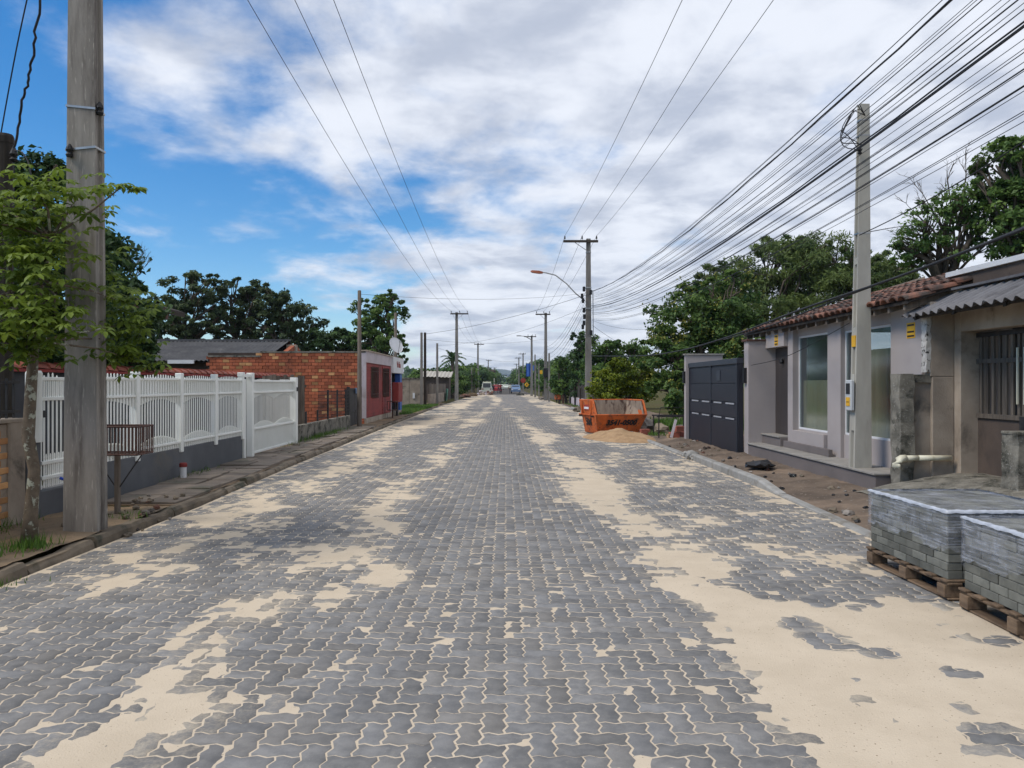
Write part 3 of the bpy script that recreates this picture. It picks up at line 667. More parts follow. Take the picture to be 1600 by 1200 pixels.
PL = (-4.32, 7.9)
big = concrete_pole('massive weathered concrete pole with two steel straps beside white fence', PL[0], PL[1], 0.10, 9.4, 0.345, 0.215, 'pole_old', 0.62, 0.03, (-0.7, 1.15, (-0.62, 0.3, 1.05)))
strap(big, PL[0], PL[1], 4.42, 0.285, 0.18, 1)
strap(big, PL[0], PL[1], 3.97, 0.292, 0.185, -1)
m = MB(); m.lathe((-5.62, 8.62, 0), [(0.085, 0.0), (0.085, 4.3), (0.092, 4.3), (0.092, 4.37), (0.08, 4.4)], 12)
post = thing('service_post', 'dark wooden post rising from the foliage at the left edge', 'pole', (-5.62, 8.62, 0))
m.build('shaft', 'wood_dark', post, smooth=False)
m = MB(); m.lathe((-5.48, 8.56, 4.08), [(0.03, 0), (0.045, 0.02), (0.02, 0.05), (0.045, 0.08), (0.03, 0.12), (0.015, 0.16)], 8); m.build('insulator', 'black', post)
m = MB(); m.tube([(-5.48, 8.56, 4.1), (-5.48, 8.56, 3.5)], 0.008, 5); m.build('down_wire', 'cable', post)

# ================================================================== LEFT SIDE
FX = -5.27
# ---- white metal fence on grey plinth
fence = thing('white_fence', 'long white steel fence with arched openings on grey plinth', 'fence', (FX, 12.4, 0.1))
m = MB(); m.box(FX - 0.16, FX + 0.02, 9.40, 15.33, 0.0, 0.57); m.build('plinth', 'plinth_l', fence, bevel=0.008)
posts_y = [9.45, 10.93, 12.41, 13.89, 15.30]
def fpost(y, z0, z1, w, root, nm='post'):
    q = MB(); q.box(FX - w / 2, FX + w / 2, y - w / 2, y + w / 2, z0, z1); q.build(nm, 'white', root, bevel=0.008)
for y in posts_y: fpost(y, 0.50, 1.775, 0.105, fence)
def arch(t, h): return h * math.sin(math.pi * t)
def curve_panel(y0, y1, zfix, zc, h, root, thick=0.006, n=14, waves=1):
    q = MB(); tops = []; bots = []
    for k in range(n + 1):
        t = k / n; tw = (t * waves) % 1.0 if t < 1 else 1.0
        zz = zc + arch(tw, h); y = y0 + (y1 - y0) * t
        tops.append((FX - thick, y, zz)); bots.append((FX - thick, y, zfix))
    vs = []; fs = []
    for (a, b) in zip(tops, bots): vs += [a, b, (a[0] + thick, a[1], a[2]), (b[0] + thick, b[1], b[2])]
    for k in range(n):
        i = 4 * k; fs += [(i, i + 1, i + 5, i + 4), (i + 2, i + 6, i + 7, i + 3), (i, i + 4, i + 6, i + 2), (i + 1, i + 3, i + 7, i + 5)]
    fs += [(0, 2, 3, 1), (4 * n, 4 * n + 1, 4 * n + 3, 4 * n + 2)]
    q.add(vs, fs); return q.build('sheet_panel', 'white', root)
slat_me = {}
def slat(y, z0, z1, w, root):
    key = (round(z1 - z0, 2), w)
    if key not in slat_me:
        h = key[0]; q = MB()
        q.box(-0.003, 0.003, -w / 2, w / 2, 0, h - 0.02); q.loft([[(-0.003, -w / 2, h - 0.02), (0.003, -w / 2, h - 0.02), (0.003, w / 2, h - 0.02), (-0.003, w / 2, h - 0.02)], [(-0.002, -w / 6, h), (0.002, -w / 6, h), (0.002, w / 6, h), (-0.002, w / 6, h)]])
        o = q.build('slat', 'white', root, local=True); slat_me[key] = o.data
    else: o = link('slat', slat_me[key], root)
    o.location = Vector((FX + 0.012, y, z0)) - root_loc(root)
def rail(y0, y1, z, root, h=0.035):
    q = MB(); q.box(FX + 0.004, FX + 0.034, y0, y1, z - h / 2, z + h / 2); q.build('rail', 'white', root, bevel=0.004)
def fence_bay(y0, y1, root, ns, zb=0.575, waves=1):
    for z in (1.675, 1.43, 0.665): rail(y0, y1, z, root)
    curve_panel(y0, y1, 1.66, 1.27, 0.10, root, waves=waves)      # upper sheet with arched lower edge
    curve_panel(y0, y1, zb, 0.70, 0.11, root, waves=waves)        # lower sheet with arched upper edge
    for k in range(ns):
        t = (k + 0.5) / ns; y = y0 + (y1 - y0) * t
        slat(y, zb, round(1.70 + 0.045 * math.sin(math.pi * ((t * waves) % 1.0)), 2), 0.034, root)
for a, b in zip(posts_y[:-1], posts_y[1:]): fence_bay(a + 0.053, b - 0.053, fence, 16)
# ---- sliding gate
gate = thing('white_gate', 'white steel sliding gate at the far end of white fence', 'gate', (FX, 17.4, 0.1))
fpost(15.43, 0.10, 1.70, 0.085, gate); fpost(15.86, 0.10, 1.83, 0.13, gate, 'gate_post')
fpost(15.30, 1.75, 1.83, 0.12, gate, 'post_cap'); 
q = MB(); q.box(FX - 0.03, FX + 0.03, 15.30, 15.86, 1.74, 1.80); q.build('top_rail', 'white', gate)
fpost(19.12, 0.12, 1.76, 0.16, gate, 'gate_post')
for z in (1.665, 1.43, 0.665, 0.17): rail(15.93, 19.04, z, gate, 0.045)
curve_panel(15.93, 19.04, 1.66, 1.27, 0.10, gate, waves=2, n=28); curve_panel(15.93, 19.04, 0.17, 0.70, 0.11, gate, waves=2, n=28)
for k in range(38):
    t = (k + 0.5) / 38; slat(15.93 + 3.11 * t, 0.17, round(1.67 + 0.045 * math.sin(math.pi * ((t * 2) % 1.0)), 2), 0.028, gate)
q = MB(); q.box(FX + 0.07, FX + 0.10, 19.06, 19.14, 1.42, 1.52); q.build('lock', 'iron', gate)
# ---- pedestrian gate, left of the big pole
pg = thing('pedestrian_gate', 'narrow white barred gate left of the massive concrete pole', 'gate', (FX, 9.0, 0.1))
m = MB(); m.lathe((FX, 8.58, 0), [(0.085, 0.95), (0.085, 1.72), (0.07, 1.75)], 14); m.build('gate_post', 'white', pg, smooth=False)
for z in (1.66, 1.43, 0.70, 0.53): rail(8.68, 9.38, z, pg, 0.04)
fpost(8.69, 0.40, 1.66, 0.035, pg, 'stile'); fpost(9.37, 0.40, 1.66, 0.035, pg, 'stile')
for k in range(8): slat(8.75 + 0.085 * k * 0.98, 0.42, round(1.70 + 0.03 * math.sin(k), 2), 0.03, pg)
for k in range(8): slat(8.79 + 0.085 * k * 0.98, 0.42, 0.80, 0.022, pg); slat(8.79 + 0.085 * k * 0.98, 1.43, 1.68, 0.022, pg)
q = MB(); q.box(FX + 0.02, FX + 0.05, 8.66, 8.72, 1.22, 1.30); q.build('hinge', 'iron', pg)
gp = MB(); gp.box(FX - 0.22, FX + 0.035, 8.50, 9.39, 0.0, 0.40); gp.box(FX - 0.22, FX + 0.04, 8.42, 8.66, 0.0, 0.98)
tag(gp.build('gate_wall', 'plinth_l', bevel=0.02), 'grey rendered stub wall below the narrow white gate', 'wall')
# ---- worn brick wall with iron railing, far left
bw = thing('brick_wall', 'worn low brick wall with peeling plaster at left edge', 'wall', (FX, 7.0, 0.1))
m = MB(); m.box(FX - 0.17, FX - 0.01, 4.2, 8.41, 0.0, 1.18); m.build('plaster', 'plaster_tan', bw, bevel=0.01)
m = MB(); m.box(FX - 0.18, FX + 0.02, 8.13, 8.41, 0.0, 1.20); m.build('pillar', 'plaster_dirty', bw, bevel=0.015)
m = MB(); m.box(FX - 0.2, FX + 0.03, 4.2, 8.41, 1.185, 1.23); m.build('coping', 'plaster_dirty', bw, bevel=0.008)
bme = None
for r in range(13):
    for c in range(5):
        y = 7.02 + c * 0.225 + (0.11 if r % 2 else 0); z = 0.14 + r * 0.078
        if random.random() < 0.12: continue
        if bme is None:
            q = MB(); q.box(-0.03, 0.012, -0.105, 0.105, -0.033, 0.033); o = q.build('brick', 'brick_pale', bw, local=True, bevel=0.006); bme = o.data
        else:
            o = link('brick', bme, bw)
        o.location = Vector((FX - 0.012 + random.uniform(-0.006, 0.008), y, z)) - root_loc(bw); o.rotation_euler = (random.uniform(-.03, .03), 0, random.uniform(-.03, .03))
ir = thing('iron_railing', 'dark iron railing on top of the worn brick wall', 'railing', (FX - 0.08, 7.0, 1.23))
for z in (1.30, 1.62): q = MB(); q.box(FX - 0.10, FX - 0.07, 4.3, 8.45, z - 0.015, z + 0.015); q.build('rail', 'iron', ir)
for k in range(34): q = MB(); q.box(FX - 0.095, FX - 0.075, 4.4 + k * 0.12 - 0.01, 4.4 + k * 0.12 + 0.01, 1.23, 1.66); q.build('bar', 'iron', ir)
# ---- litter basket on a post
lb = thing('litter_basket', 'rusty barred litter basket on a wooden post before white fence', 'basket', (-4.47, 8.85, 0.11))
m = MB(); m.box(-4.495, -4.445, 8.82, 8.87, 0.0, 0.80); m.build('post', 'wood_grey', lb)
bx0, bx1, by0, by1, bz0, bz1 = -4.74, -4.16, 8.66, 9.06, 0.80, 1.115
q = MB()
for z in (bz0, bz1):
    for (xa, ya, xb, yb) in ((bx0, by0, bx1, by0), (bx1, by0, bx1, by1), (bx1, by1, bx0, by1), (bx0, by1, bx0, by0)):
        q.tube([(xa, ya, z), (xb, yb, z)], 0.011, 5)
q.build('frame', 'rust', lb)
for k in range(15):
    x = bx0 + (bx1 - bx0) * k / 14
    for y in (by0, by1): q = MB(); q.box(x - 0.005, x + 0.005, y - 0.005, y + 0.005, bz0, bz1); q.build('bar', 'rust', lb)
for k in range(1, 9):
    y = by0 + (by1 - by0) * k / 9
    for x in (bx0, bx1): q = MB(); q.box(x - 0.005, x + 0.005, y - 0.005, y + 0.005, bz0, bz1); q.build('bar', 'rust', lb)
for k in range(1, 8): x = bx0 + (bx1 - bx0) * k / 8; q = MB(); q.box(x - 0.006, x + 0.006, by0, by1, bz0 - 0.005, bz0 + 0.005); q.build('floor_bar', 'rust', lb)
for s in (-1, 1): q = MB(); q.tube([(-4.47, 8.85, 0.38), (-4.47 + s * 0.28, 8.85, 0.79)], 0.008, 5); q.build('brace', 'iron', lb)
# ---- white pipe stub, hose
m = MB(); m.lathe((-5.10, 12.15, 0.08), [(0.05, 0), (0.05, 0.23), (0.058, 0.23), (0.058, 0.275), (0.045, 0.29)], 12)
ps = thing('pipe_stub', 'short white pipe stub with dark red cap by grey plinth', 'pipe', (-5.10, 12.15, 0.1))
q = MB(); q.lathe((-5.10, 12.15, 0.06), [(0.05, 0), (0.05, 0.23)], 14); q.build('pipe', 'signwhite', ps)
q = MB(); q.lathe((-5.10, 12.15, 0.29), [(0.060, 0), (0.060, 0.05), (0.045, 0.065)], 14); q.build('cap', 'red_wall', ps)
m = MB(); m.tube([(FX + 0.06, 8.98, 0.50), (FX + 0.10, 9.03, 0.47), (FX + 0.14, 9.10, 0.38), (FX + 0.15, 9.14, 0.24), (FX + 0.15, 9.16, 0.13), (FX + 0.3, 9.3, 0.12)], 0.017, 8)
tag(m.build('garden_hose', 'hose', smooth=True), 'blue garden hose hanging out under the narrow white gate', 'hose')
# ---- grey boundary wall with red tile coping, behind the fence
tw = thing('tiled_wall', 'grey wall with red roof tile coping behind white fence', 'wall', (-7.5, 19, 0.06))
m = MB(); m.box(-7.62, -7.46, 9.0, 26.4, 0.0, 1.84); m.build('wall', 'wall_shade', tw)
tme = None
for k in range(48):
    y = 9.1 + k * 0.362
    if tme is None:
        q = MB(); rings = []
        for (yy_, r_) in ((0.0, 0.165), (0.40, 0.145)):
            rings.append([(r_ * 1.15 * math.cos(a), yy_, r_ * 0.62 * math.sin(a) + (0.02 if yy_ == 0 else 0)) for a in [math.pi * t / 8 for t in range(9)]])
        q.loft(rings); o = q.build('tile', 'tile_red', tw, local=True, smooth=False); tme = o.data
    else: o = link('tile', tme, tw)
    o.location = Vector((-7.5, y, 1.84)) - root_loc(tw)
q = MB(); q.box(-7.66, -7.34, 9.0, 26.4, 1.79, 1.838); q.build('eave_board', 'red_wall', tw)
# ---- house with weathered fibre-cement roof
hs = thing('grey_roof_house', 'house with weathered grey corrugated roof behind the tiled wall', 'house', (-13, 32, 0))
m = MB(); m.box(-18.5, -9.0, 29.9, 35.6, 0, 2.45); m.build('wall', 'plaster_brown', hs)
def corrugated(name, matn, parent, p00, p10, p01, wave=0.177, amp=0.025, thick=0.008, per=6):
    """sheet spanned by p00->p10 (across the waves) and p00->p01 (down the waves)"""
    p00, p10, p01 = Vector(p00), Vector(p10), Vector(p01); a = p10 - p00; b = p01 - p00; nrm = a.cross(b).normalized()
    if nrm.z < 0: nrm = -nrm
    n = max(6, int(a.length / wave * per)); vs = []; fs = []
    for k in range(n + 1):
        o_ = nrm * (amp * math.sin(2 * math.pi * k / per)); base = p00 + a * (k / n)
        vs += [base + o_, base + b + o_, base + o_ - nrm * thick, base + b + o_ - nrm * thick]
    for k in range(n):
        i = 4 * k; fs += [(i, i + 4, i + 5, i + 1), (i + 2, i + 3, i + 7, i + 6), (i, i + 2, i + 6, i + 4), (i + 1, i + 5, i + 7, i + 3)]
    fs += [(0, 1, 3, 2), (4 * n, 4 * n + 2, 4 * n + 3, 4 * n + 1)]
    q = MB(); q.add(vs, fs); return q.build(name, matn, parent)
rf = corrugated('roof', 'fibre_dark', hs, (-18.8, 33.0, 3.45), (-9.3, 33.0, 3.45), (-18.8, 29.4, 2.50), per=4)
corrugated('roof', 'fibre_dark', hs, (-18.8, 33.0, 3.45), (-9.3, 33.0, 3.45), (-18.8, 36.2, 2.50), per=4)
m = MB(); m.box(-18.8, -9.25, 32.9, 33.1, 3.44, 3.52); m.build('ridge_cap', 'fibre_dark', hs)
m = MB(); m.prism([(-9.0, 29.9, 2.45), (-9.0, 35.6, 2.45), (-9.0, 33.0, 3.30)], (-0.2, 0, 0)); m.build('gable', 'brick', hs)
m = MB(); m.box(-9.35, -8.95, 32.75, 33.05, 2.5, 3.28); m.build('gable_board', 'plaster_tan', hs)
m = MB(); m.box(-12.9, -11.9, 29.30, 29.36, 2.38, 2.52); m.build('gutter_piece', 'signwhite', hs)
# brown timber eave that pokes out of the foliage on the left
ev = thing('timber_roof_house', 'house with brown timber eave poking out of left trees', 'house', (-11.5, 19.5, 0))
m = MB(); m.box(-17, -10.6, 18.6, 21, 0, 2.6); m.build('wall', 'plaster_brown', ev)
for (xa, za, xb, zb) in ((-13.0, 4.95, -7.85, 3.35), (-13.0, 4.95, -17.8, 3.35)):
    q = MB(); q.prism([(xa, 17.9, za), (xb, 17.9, zb), (xb, 17.9, zb - 0.12), (xa, 17.9, za - 0.12)], (0, 0.9, 0)); q.build('roof', 'wood_dark', ev)
    q = MB(); q.prism([(xa, 17.82, za - 0.01), (xb, 17.82, zb - 0.01), (xb, 17.82, zb - 0.26), (xa, 17.82, za - 0.26)], (0, 0.05, 0)); q.build('barge_board', 'rust', ev)
m = MB(); m.prism([(-10.6, 18.6, 2.6), (-13.0, 18.6, 4.75), (-15.8, 18.6, 2.6)], (0, 0.15, 0)); m.build('gable', 'plaster_brown', ev)

# ---- brick building with red street front
BX, BY0, BY1, BT = -5.30, 29.0, 39.0, 2.84
bb = thing('brick_building', 'flat-roofed brick building with dark red street front and barred windows', 'building', (-7, 32, 0))
m = MB(); m.box(-11.25, BX - 0.02, BY0 + 0.03, BY0 + 0.2, 0, BT - 0.06); m.build('mortar', 'mortar', bb)
sw_ = bb.children[-1] if bb.children else None
bl, bh, jt = 0.235, 0.108, 0.014
bricks = []
rws = int((BT - 0.12) / (bh + jt))
for r in range(rws):
    z = 0.10 + r * (bh + jt) + bh / 2
    xr = BX - 0.04 - (0.12 if r % 2 else 0)
    if r % 2: bricks.append((xr + 0.06, z, 0.105, r))
    while xr > -11.15:
        topz = BT - 0.09 - (0.14 if xr < -9.25 else 0)
        if z < topz: bricks.append((xr - bl / 2, z, bl, r))
        xr -= bl + jt
bricks.sort(key=lambda b: -(b[0] * 0.35 + b[1]))
br_me = {}; rest = MB(); rest_p = MB()
for k, (x, z, L, r) in enumerate(bricks):
    pale = random.random() < 0.10; out = random.uniform(-0.006, 0.010); L2 = round(L, 3)
    if k < 300:
        key = (L2, pale)
        if key not in br_me:
            q = MB(); q.box(-L2 / 2, L2 / 2, -0.012, 0.05, -bh / 2, bh / 2); o = q.build('brick', 'brick_pale' if pale else 'brick', bb, local=True); br_me[key] = o.data
        else: o = link('brick', br_me[key], bb)
        o.location = Vector((x, BY0 + out, z)) - root_loc(bb); o.rotation_euler = (0, random.uniform(-.012, .012), random.uniform(-.012, .012))
    else:
        (rest_p if pale else rest).box(x - L2 / 2, x + L2 / 2, BY0 + out - 0.012, BY0 + 0.05, z - bh / 2, z + bh / 2)
tag(rest.build('brickwork', 'brick', bb, rnd_attr=True), kind='stuff'); tag(rest_p.build('brickwork', 'brick_pale', bb, rnd_attr=True), kind='stuff')
m = MB(); m.box(-11.25, -9.25, BY0 - 0.03, BY0 + 0.25, BT - 0.22, BT - 0.16); m.box(-9.25, BX + 0.02, BY0 - 0.03, BY0 + 0.25, BT - 0.06, BT); m.build('wall_coping', 'moss', bb)
# street front, facing the road
def front(y0, y1, z0, z1, x=BX, t=0.18, nm='front_wall', mt='red_wall'): q = MB(); q.box(x - t, x, y0, y1, z0, z1); return q.build(nm, mt, bb)
W1, W2 = (30.15, 31.75), (33.1, 34.6)
for (a, b) in ((BY0 + 0.14, W1[0]), (W1[1], W2[0]), (W2[1], 35.35)): front(a, b, 0.30, 2.42)
for (a, b) in (W1, W2): front(a, b, 0.30, 1.12); front(a, b, 2.22, 2.42)
clap = None
for r in range(17):                                # horizontal cladding boards
    z = 0.34 + r * 0.12
    for (a, b) in (((BY0 + 0.16, W1[0] - .03), (W2[1] + .03, 35.33)) if 1.05 < z < 2.2 else ((BY0 + 0.16, 31.9), (33.0, 35.33))):
        q = MB(); q.prism([(BX, a, z), (BX + 0.024, a, z), (BX + 0.012, a, z + 0.108), (BX, a, z + 0.108)], (0, b - a, 0)); q.build('cladding_board', 'red_wall', bb)
front(BY0, 39.0, -0.1, 0.30, BX + 0.02, 0.2, 'front_plinth', 'plaster_tan')
front(BY0 - 0.02, 35.40, 2.42, BT, BX + 0.05, 0.2, 'fascia', 'pinkwhite')
front(BY0 - 0.02, BY0 + 0.13, 0.30, 2.42, BX + 0.02, 0.16, 'corner_trim', 'pinkwhite'); front(35.35, 35.5, 0.30, 2.42, BX + 0.03, 0.16, 'corner_trim', 'pinkwhite')
front(BY0 - 0.05, 39.05, BT, BT + 0.05, BX + 0.09, 0.35, 'roof_edge', 'plaster_tan')
for (a, b) in (W1, W2):
    w = MB(); w.box(BX - 0.10, BX - 0.08, a, b, 1.12, 2.22); wo_ = w.build('window', 'dark_glass', bb)
    q = MB()
    for (y0, y1, z0, z1) in ((a - .05, a + .02, 1.07, 2.27), (b - .02, b + .05, 1.07, 2.27), (a, b, 1.07, 1.13), (a, b, 2.21, 2.27)): q.box(BX + 0.02, BX + 0.05, y0, y1, z0, z1)
    q.build('frame', 'rust', wo_)
    for k in range(9): q = MB(); y = a + (b - a) * (k + .5) / 9; q.box(BX + 0.055, BX + 0.07, y - .012, y + .012, 1.02, 2.3); q.build('bar', 'rust', wo_)
    for z in (1.2, 2.1): q = MB(); q.box(BX + 0.05, BX + 0.065, a, b, z - .012, z + .012); q.build('bar', 'rust', wo_)
# shop end
front(35.5, 39.0, 2.12, BT + 0.02, BX + 0.12, 0.3, 'sign_board', 'signwhite')
front(38.3, 39.0, 0.30, 2.12, BX + 0.03, 0.25, 'blue_pillar', 'blue')
front(35.5, 38.3, 0.30, 2.12, BX - 0.55, 0.1, 'shop_wall', 'blue')
q = MB(); q.box(BX - 0.54, BX - 0.50, 36.6, 37.5, 0.30, 2.02); d_ = q.build('door', 'wood_dark', bb); q = MB(); q.box(BX - 0.5, BX - 0.46, 36.7, 36.76, 1.1, 1.2); q.build('handle', 'steel', d_)
m = MB(); m.box(-11.2, BX - 0.2, BY0 + 0.22, 38.8, BT - 0.3, BT - 0.2); m.build('roof', 'fibre_dark', bb)
m = MB(); m.box(-11.2, BX - 0.2, 38.7, 38.9, 0, BT - 0.2); m.build('rear_wall', 'plaster_tan', bb)
def lettering(txt, size, matn, parent, M, name='lettering', bold=0.0, shear=0.0):
    cu = bpy.data.curves.new(name, 'FONT'); cu.body = txt; cu.size = size; cu.extrude = 0.004; cu.offset = bold; cu.shear = shear
    cu.align_x = 'CENTER'; cu.align_y = 'CENTER'; cu.resolution_u = 3
    tmp = bpy.data.objects.new('tmp_text', cu); C.objects.link(tmp)
    dg = bpy.context.evaluated_depsgraph_get(); me = bpy.data.meshes.new_from_object(tmp.evaluated_get(dg))
    bpy.data.objects.remove(tmp); me.materials.clear(); me.materials.append(M_[matn])
    me.transform(M); o = link(name, me, parent); return o
MT = Matrix.Translation(Vector((BX + 0.128, 37.2, 2.52)) - root_loc(bb)) @ Matrix.Rotation(R(90), 4, 'Z') @ Matrix.Rotation(R(90), 4, 'X')
lettering('Vo Elisa', 0.40, 'stop_red', bb, MT, bold=0.01)
# red cabinet and little rack outside the shop
m = MB(); m.box(-5.28, -4.98, 35.6, 36.4, 0.75, 1.75)
rc = thing('red_cabinet', 'dark red cabinet hung outside the shop doorway', 'cabinet', (-5.1, 36, 0.75)); q = MB(); q.box(-5.28, -5.0, 35.7, 37.2, 0.75, 1.68); q.build('body', 'red_wall', rc, bevel=0.01)
q = MB(); q.box(-5.0, -4.98, 35.78, 37.12, 0.83, 1.6); q.build('door', 'red_wall', rc)
q = MB(); q.box(-5.2, -5.1, 36.3, 36.5, 0.1, 0.75); q.build('leg', 'iron', rc)
rk = thing('street_rack', 'small rusty litter rack on a post before red wall', 'basket', (-4.95, 33.6, 0.1))
q = MB(); q.box(-4.97, -4.92, 33.58, 33.63, 0.0, 0.45); q.build('post', 'rust', rk)
for y in (33.25, 33.95):
    for x in (-5.12, -4.78): q = MB(); q.box(x - .012, x + .012, y - .012, y + .012, 0.45, 0.85); q.build('upright', 'rust', rk)
for z in (0.46, 0.84):
    for y in (33.25, 33.95): q = MB(); q.box(-5.12, -4.78, y - .01, y + .01, z - .012, z + .012); q.build('bar', 'rust', rk)
    for x in (-5.12, -4.78): q = MB(); q.box(x - .01, x + .01, 33.25, 33.95, z - .012, z + .012); q.build('bar', 'rust', rk)
q = MB(); q.box(-5.11, -4.79, 33.26, 33.94, 0.455, 0.465); q.build('floor_plate', 'rust', rk)
# satellite dish on the roof edge
sd = thing('satellite_dish', 'white satellite dish on the roof of the red-fronted building', 'dish', (-5.35, 36.6, BT + 0.05))
q = MB(); q.tube([(-5.35, 36.6, BT + 0.03), (-5.35, 36.6, BT + 0.35)], 0.025, 6); q.build('mast', 'steel', sd)
q = MB(); axis = Vector((0.62, -0.65, 0.42)).normalized(); t1 = axis.cross(Vector((0, 0, 1))).normalized(); t2 = axis.cross(t1); ctr_ = Vector((-5.35, 36.6, BT + 0.50)) + axis * 0.05
rings = [[ctr_ + axis * (0.22 * s * s) + (t1 * math.cos(a) * 0.36 + t2 * math.sin(a) * 0.42) * s for a in [2 * math.pi * k / 18 for k in range(18)]] for s in (0.05, 0.4, 0.75, 1.0)]
rings += [[p - axis * 0.02 for p in rings[-1 - 2 * k]] for k in range(2)]
q.loft(rings[:5], True); q.build('reflector', 'signwhite', sd, smooth=False)
q = MB(); q.tube([ctr_ + t2 * 0.4 + axis * .2, ctr_ + axis * 0.55], 0.014, 5); q.obox(ctr_ + axis * 0.55, 0.09, 0.09, 0.09); q.build('feed_arm', 'steel', sd)
# ---- plank screen, mesh fence on low wall, iron gate, before the brick wall
pf = thing('plank_screen', 'dark grey vertical plank screen right of the white gate', 'fence', (-6.3, 21.4, 0.1))
for k in range(12):
    x = -6.75 + k * 0.098
    q = MB(); q.box(x, x + 0.088, 21.30 + random.uniform(-.012, .012), 21.335 + random.uniform(0, .01), 0.05, 1.83 + random.uniform(-.05, .04)); q.build('plank', 'wood_grey', pf)
for z in (0.5, 1.5): q = MB(); q.box(-6.76, -5.55, 21.345, 21.39, z, z + 0.07); q.build('batten', 'wood_grey', pf)
lw = thing('low_wall', 'mossy low wall with wire mesh fence before the bricks', 'wall', (-5.42, 23, 0.1))
m = MB(); m.box(-5.52, -5.36, 19.35, 26.5, -0.05, 0.52); m.build('wall', 'moss', lw, bevel=0.01)
for k in range(6):
    y = 19.6 + k * 1.3; q = MB(); q.box(-5.46, -5.41, y - .025, y + .025, 0.5, 1.42 if k > 2 else 0.85); q.build('post', 'iron', lw)
for k in range(32):
    y = 22.3 + k * 0.131; q = MB(); q.box(-5.438, -5.43, y - .004, y + .004, 0.56, 1.40); q.build('mesh_wire', 'iron', lw)
for k in range(8):
    z = 0.6 + k * 0.11; q = MB(); q.box(-5.437, -5.431, 22.2, 26.5, z - .004, z + .004); q.build('mesh_wire', 'iron', lw)
ig = thing('iron_gate', 'dark sheet-iron gate beside the red-fronted building', 'gate', (-5.42, 27.6, 0.1))
for y in (26.6, 28.8): q = MB(); q.box(-5.50, -5.40, y - .05, y + .05, 0.05, 1.5); q.build('post', 'iron', ig)
for (ya, yb) in ((26.67, 27.68), (27.72, 28.74)):
    q = MB(); q.box(-5.46, -5.44, ya, yb, 0.14, 1.44); pn = q.build('sheet_panel', 'iron', ig)
    for z in (0.16, 0.62, 1.42): q = MB(); q.box(-5.437, -5.415, ya, yb, z - .03, z + .03); q.build('bar', 'iron', pn)
q = MB(); q.box(-5.41, -5.36, 27.6, 27.8, 1.26, 1.46); q.build('letter_box', 'blue_car', ig)
# ---- poles standing among the left buildings
concrete_pole('thin dark grey pole standing before the brick wall', -5.12, 26.9, 0.1, 4.86, 0.17, 0.125, 'wood_grey', round_=True, name='service_pole')
concrete_pole('thin grey pole rising behind the satellite dish', -5.9, 41.2, 0.1, 5.4, 0.2, 0.15, 'wood_grey', round_=True, name='service_pole')
concrete_pole('pale slim concrete pole on the grass, left of its dark twin', -5.80, 53.0, 0.05, 5.15, 0.20, 0.15, 'pole_far', name='service_pole')
concrete_pole('dark slim pole on the grass, right of its pale twin', -5.58, 53.2, 0.05, 5.17, 0.20, 0.16, 'wood_dark', name='service_pole')
concrete_pole('slim grey pole behind the dark plank fence, left of palm', -5.12, 57.5, 0.05, 4.65, 0.19, 0.14, 'pole_far', name='service_pole')
# ---- beyond the shop
gw = thing('grey_wall', 'stained grey masonry wall beyond the grass patch', 'wall', (-7.4, 56, 0.05))
for k in range(3):
    q = MB(); q.box(-9.4 + k * 1.2, -8.22 + k * 1.2, 55.9, 56.1, 0, 1.98); q.build('panel', 'plaster_dirty', gw)
q = MB(); q.box(-9.4, -5.8, 55.85, 56.15, 1.98, 2.06); q.build('coping', 'moss', gw)
q = MB(); q.box(-6.75, -6.6, 55.83, 55.89, 0.55, 0.95); q.build('meter_box', 'signwhite', gw)
df = thing('dark_plank_fence', 'brown plank fence on concrete footing left of road', 'fence', (-5.6, 63, 0.05))
q = MB(); q.box(-5.72, -5.56, 56.3, 72, 0, 0.85); q.build('footing', 'plaster_dirty', df)
for k in range(52): q = MB(); y = 56.4 + k * 0.3; q.box(-5.66, -5.62, y, y + 0.27, 0.85, 1.62 + random.uniform(-.05, .05)); q.build('plank', 'wood_grey', df)
q = MB(); q.box(-5.5, -5.3, 71.5, 71.6, 0.1, 1.3); 
gs = thing('green_sheet', 'pale green metal sheet leaning by the brown plank fence', 'sheet', (-5.45, 70, 0.05)); q = MB(); q.obox((-5.4, 70, 0.62), 0.05, 1.0, 1.1, rz=0.25, ry=0.12); q.build('sheet', 'green_bin', gs)
q = MB(); q.obox((-5.36, 70, 0.62), 0.03, 1.0, 0.05, rz=0.25, ry=0.12); q.build('rib', 'green_bin', gs)
wr = thing('pale_roof_shed', 'shed with pale corrugated roof beyond the slim poles', 'shed', (-7, 77, 0)); corrugated('roof', 'fibre_light', wr, (-8.4, 78.5, 2.95), (-5.35, 78.5, 2.85), (-8.4, 75.5, 2.35), wave=0.35, amp=0.04, per=4)
q = MB(); q.box(-8.2, -5.6, 76, 78.3, 0, 2.35); q.build('wall', 'plaster_brown', wr)

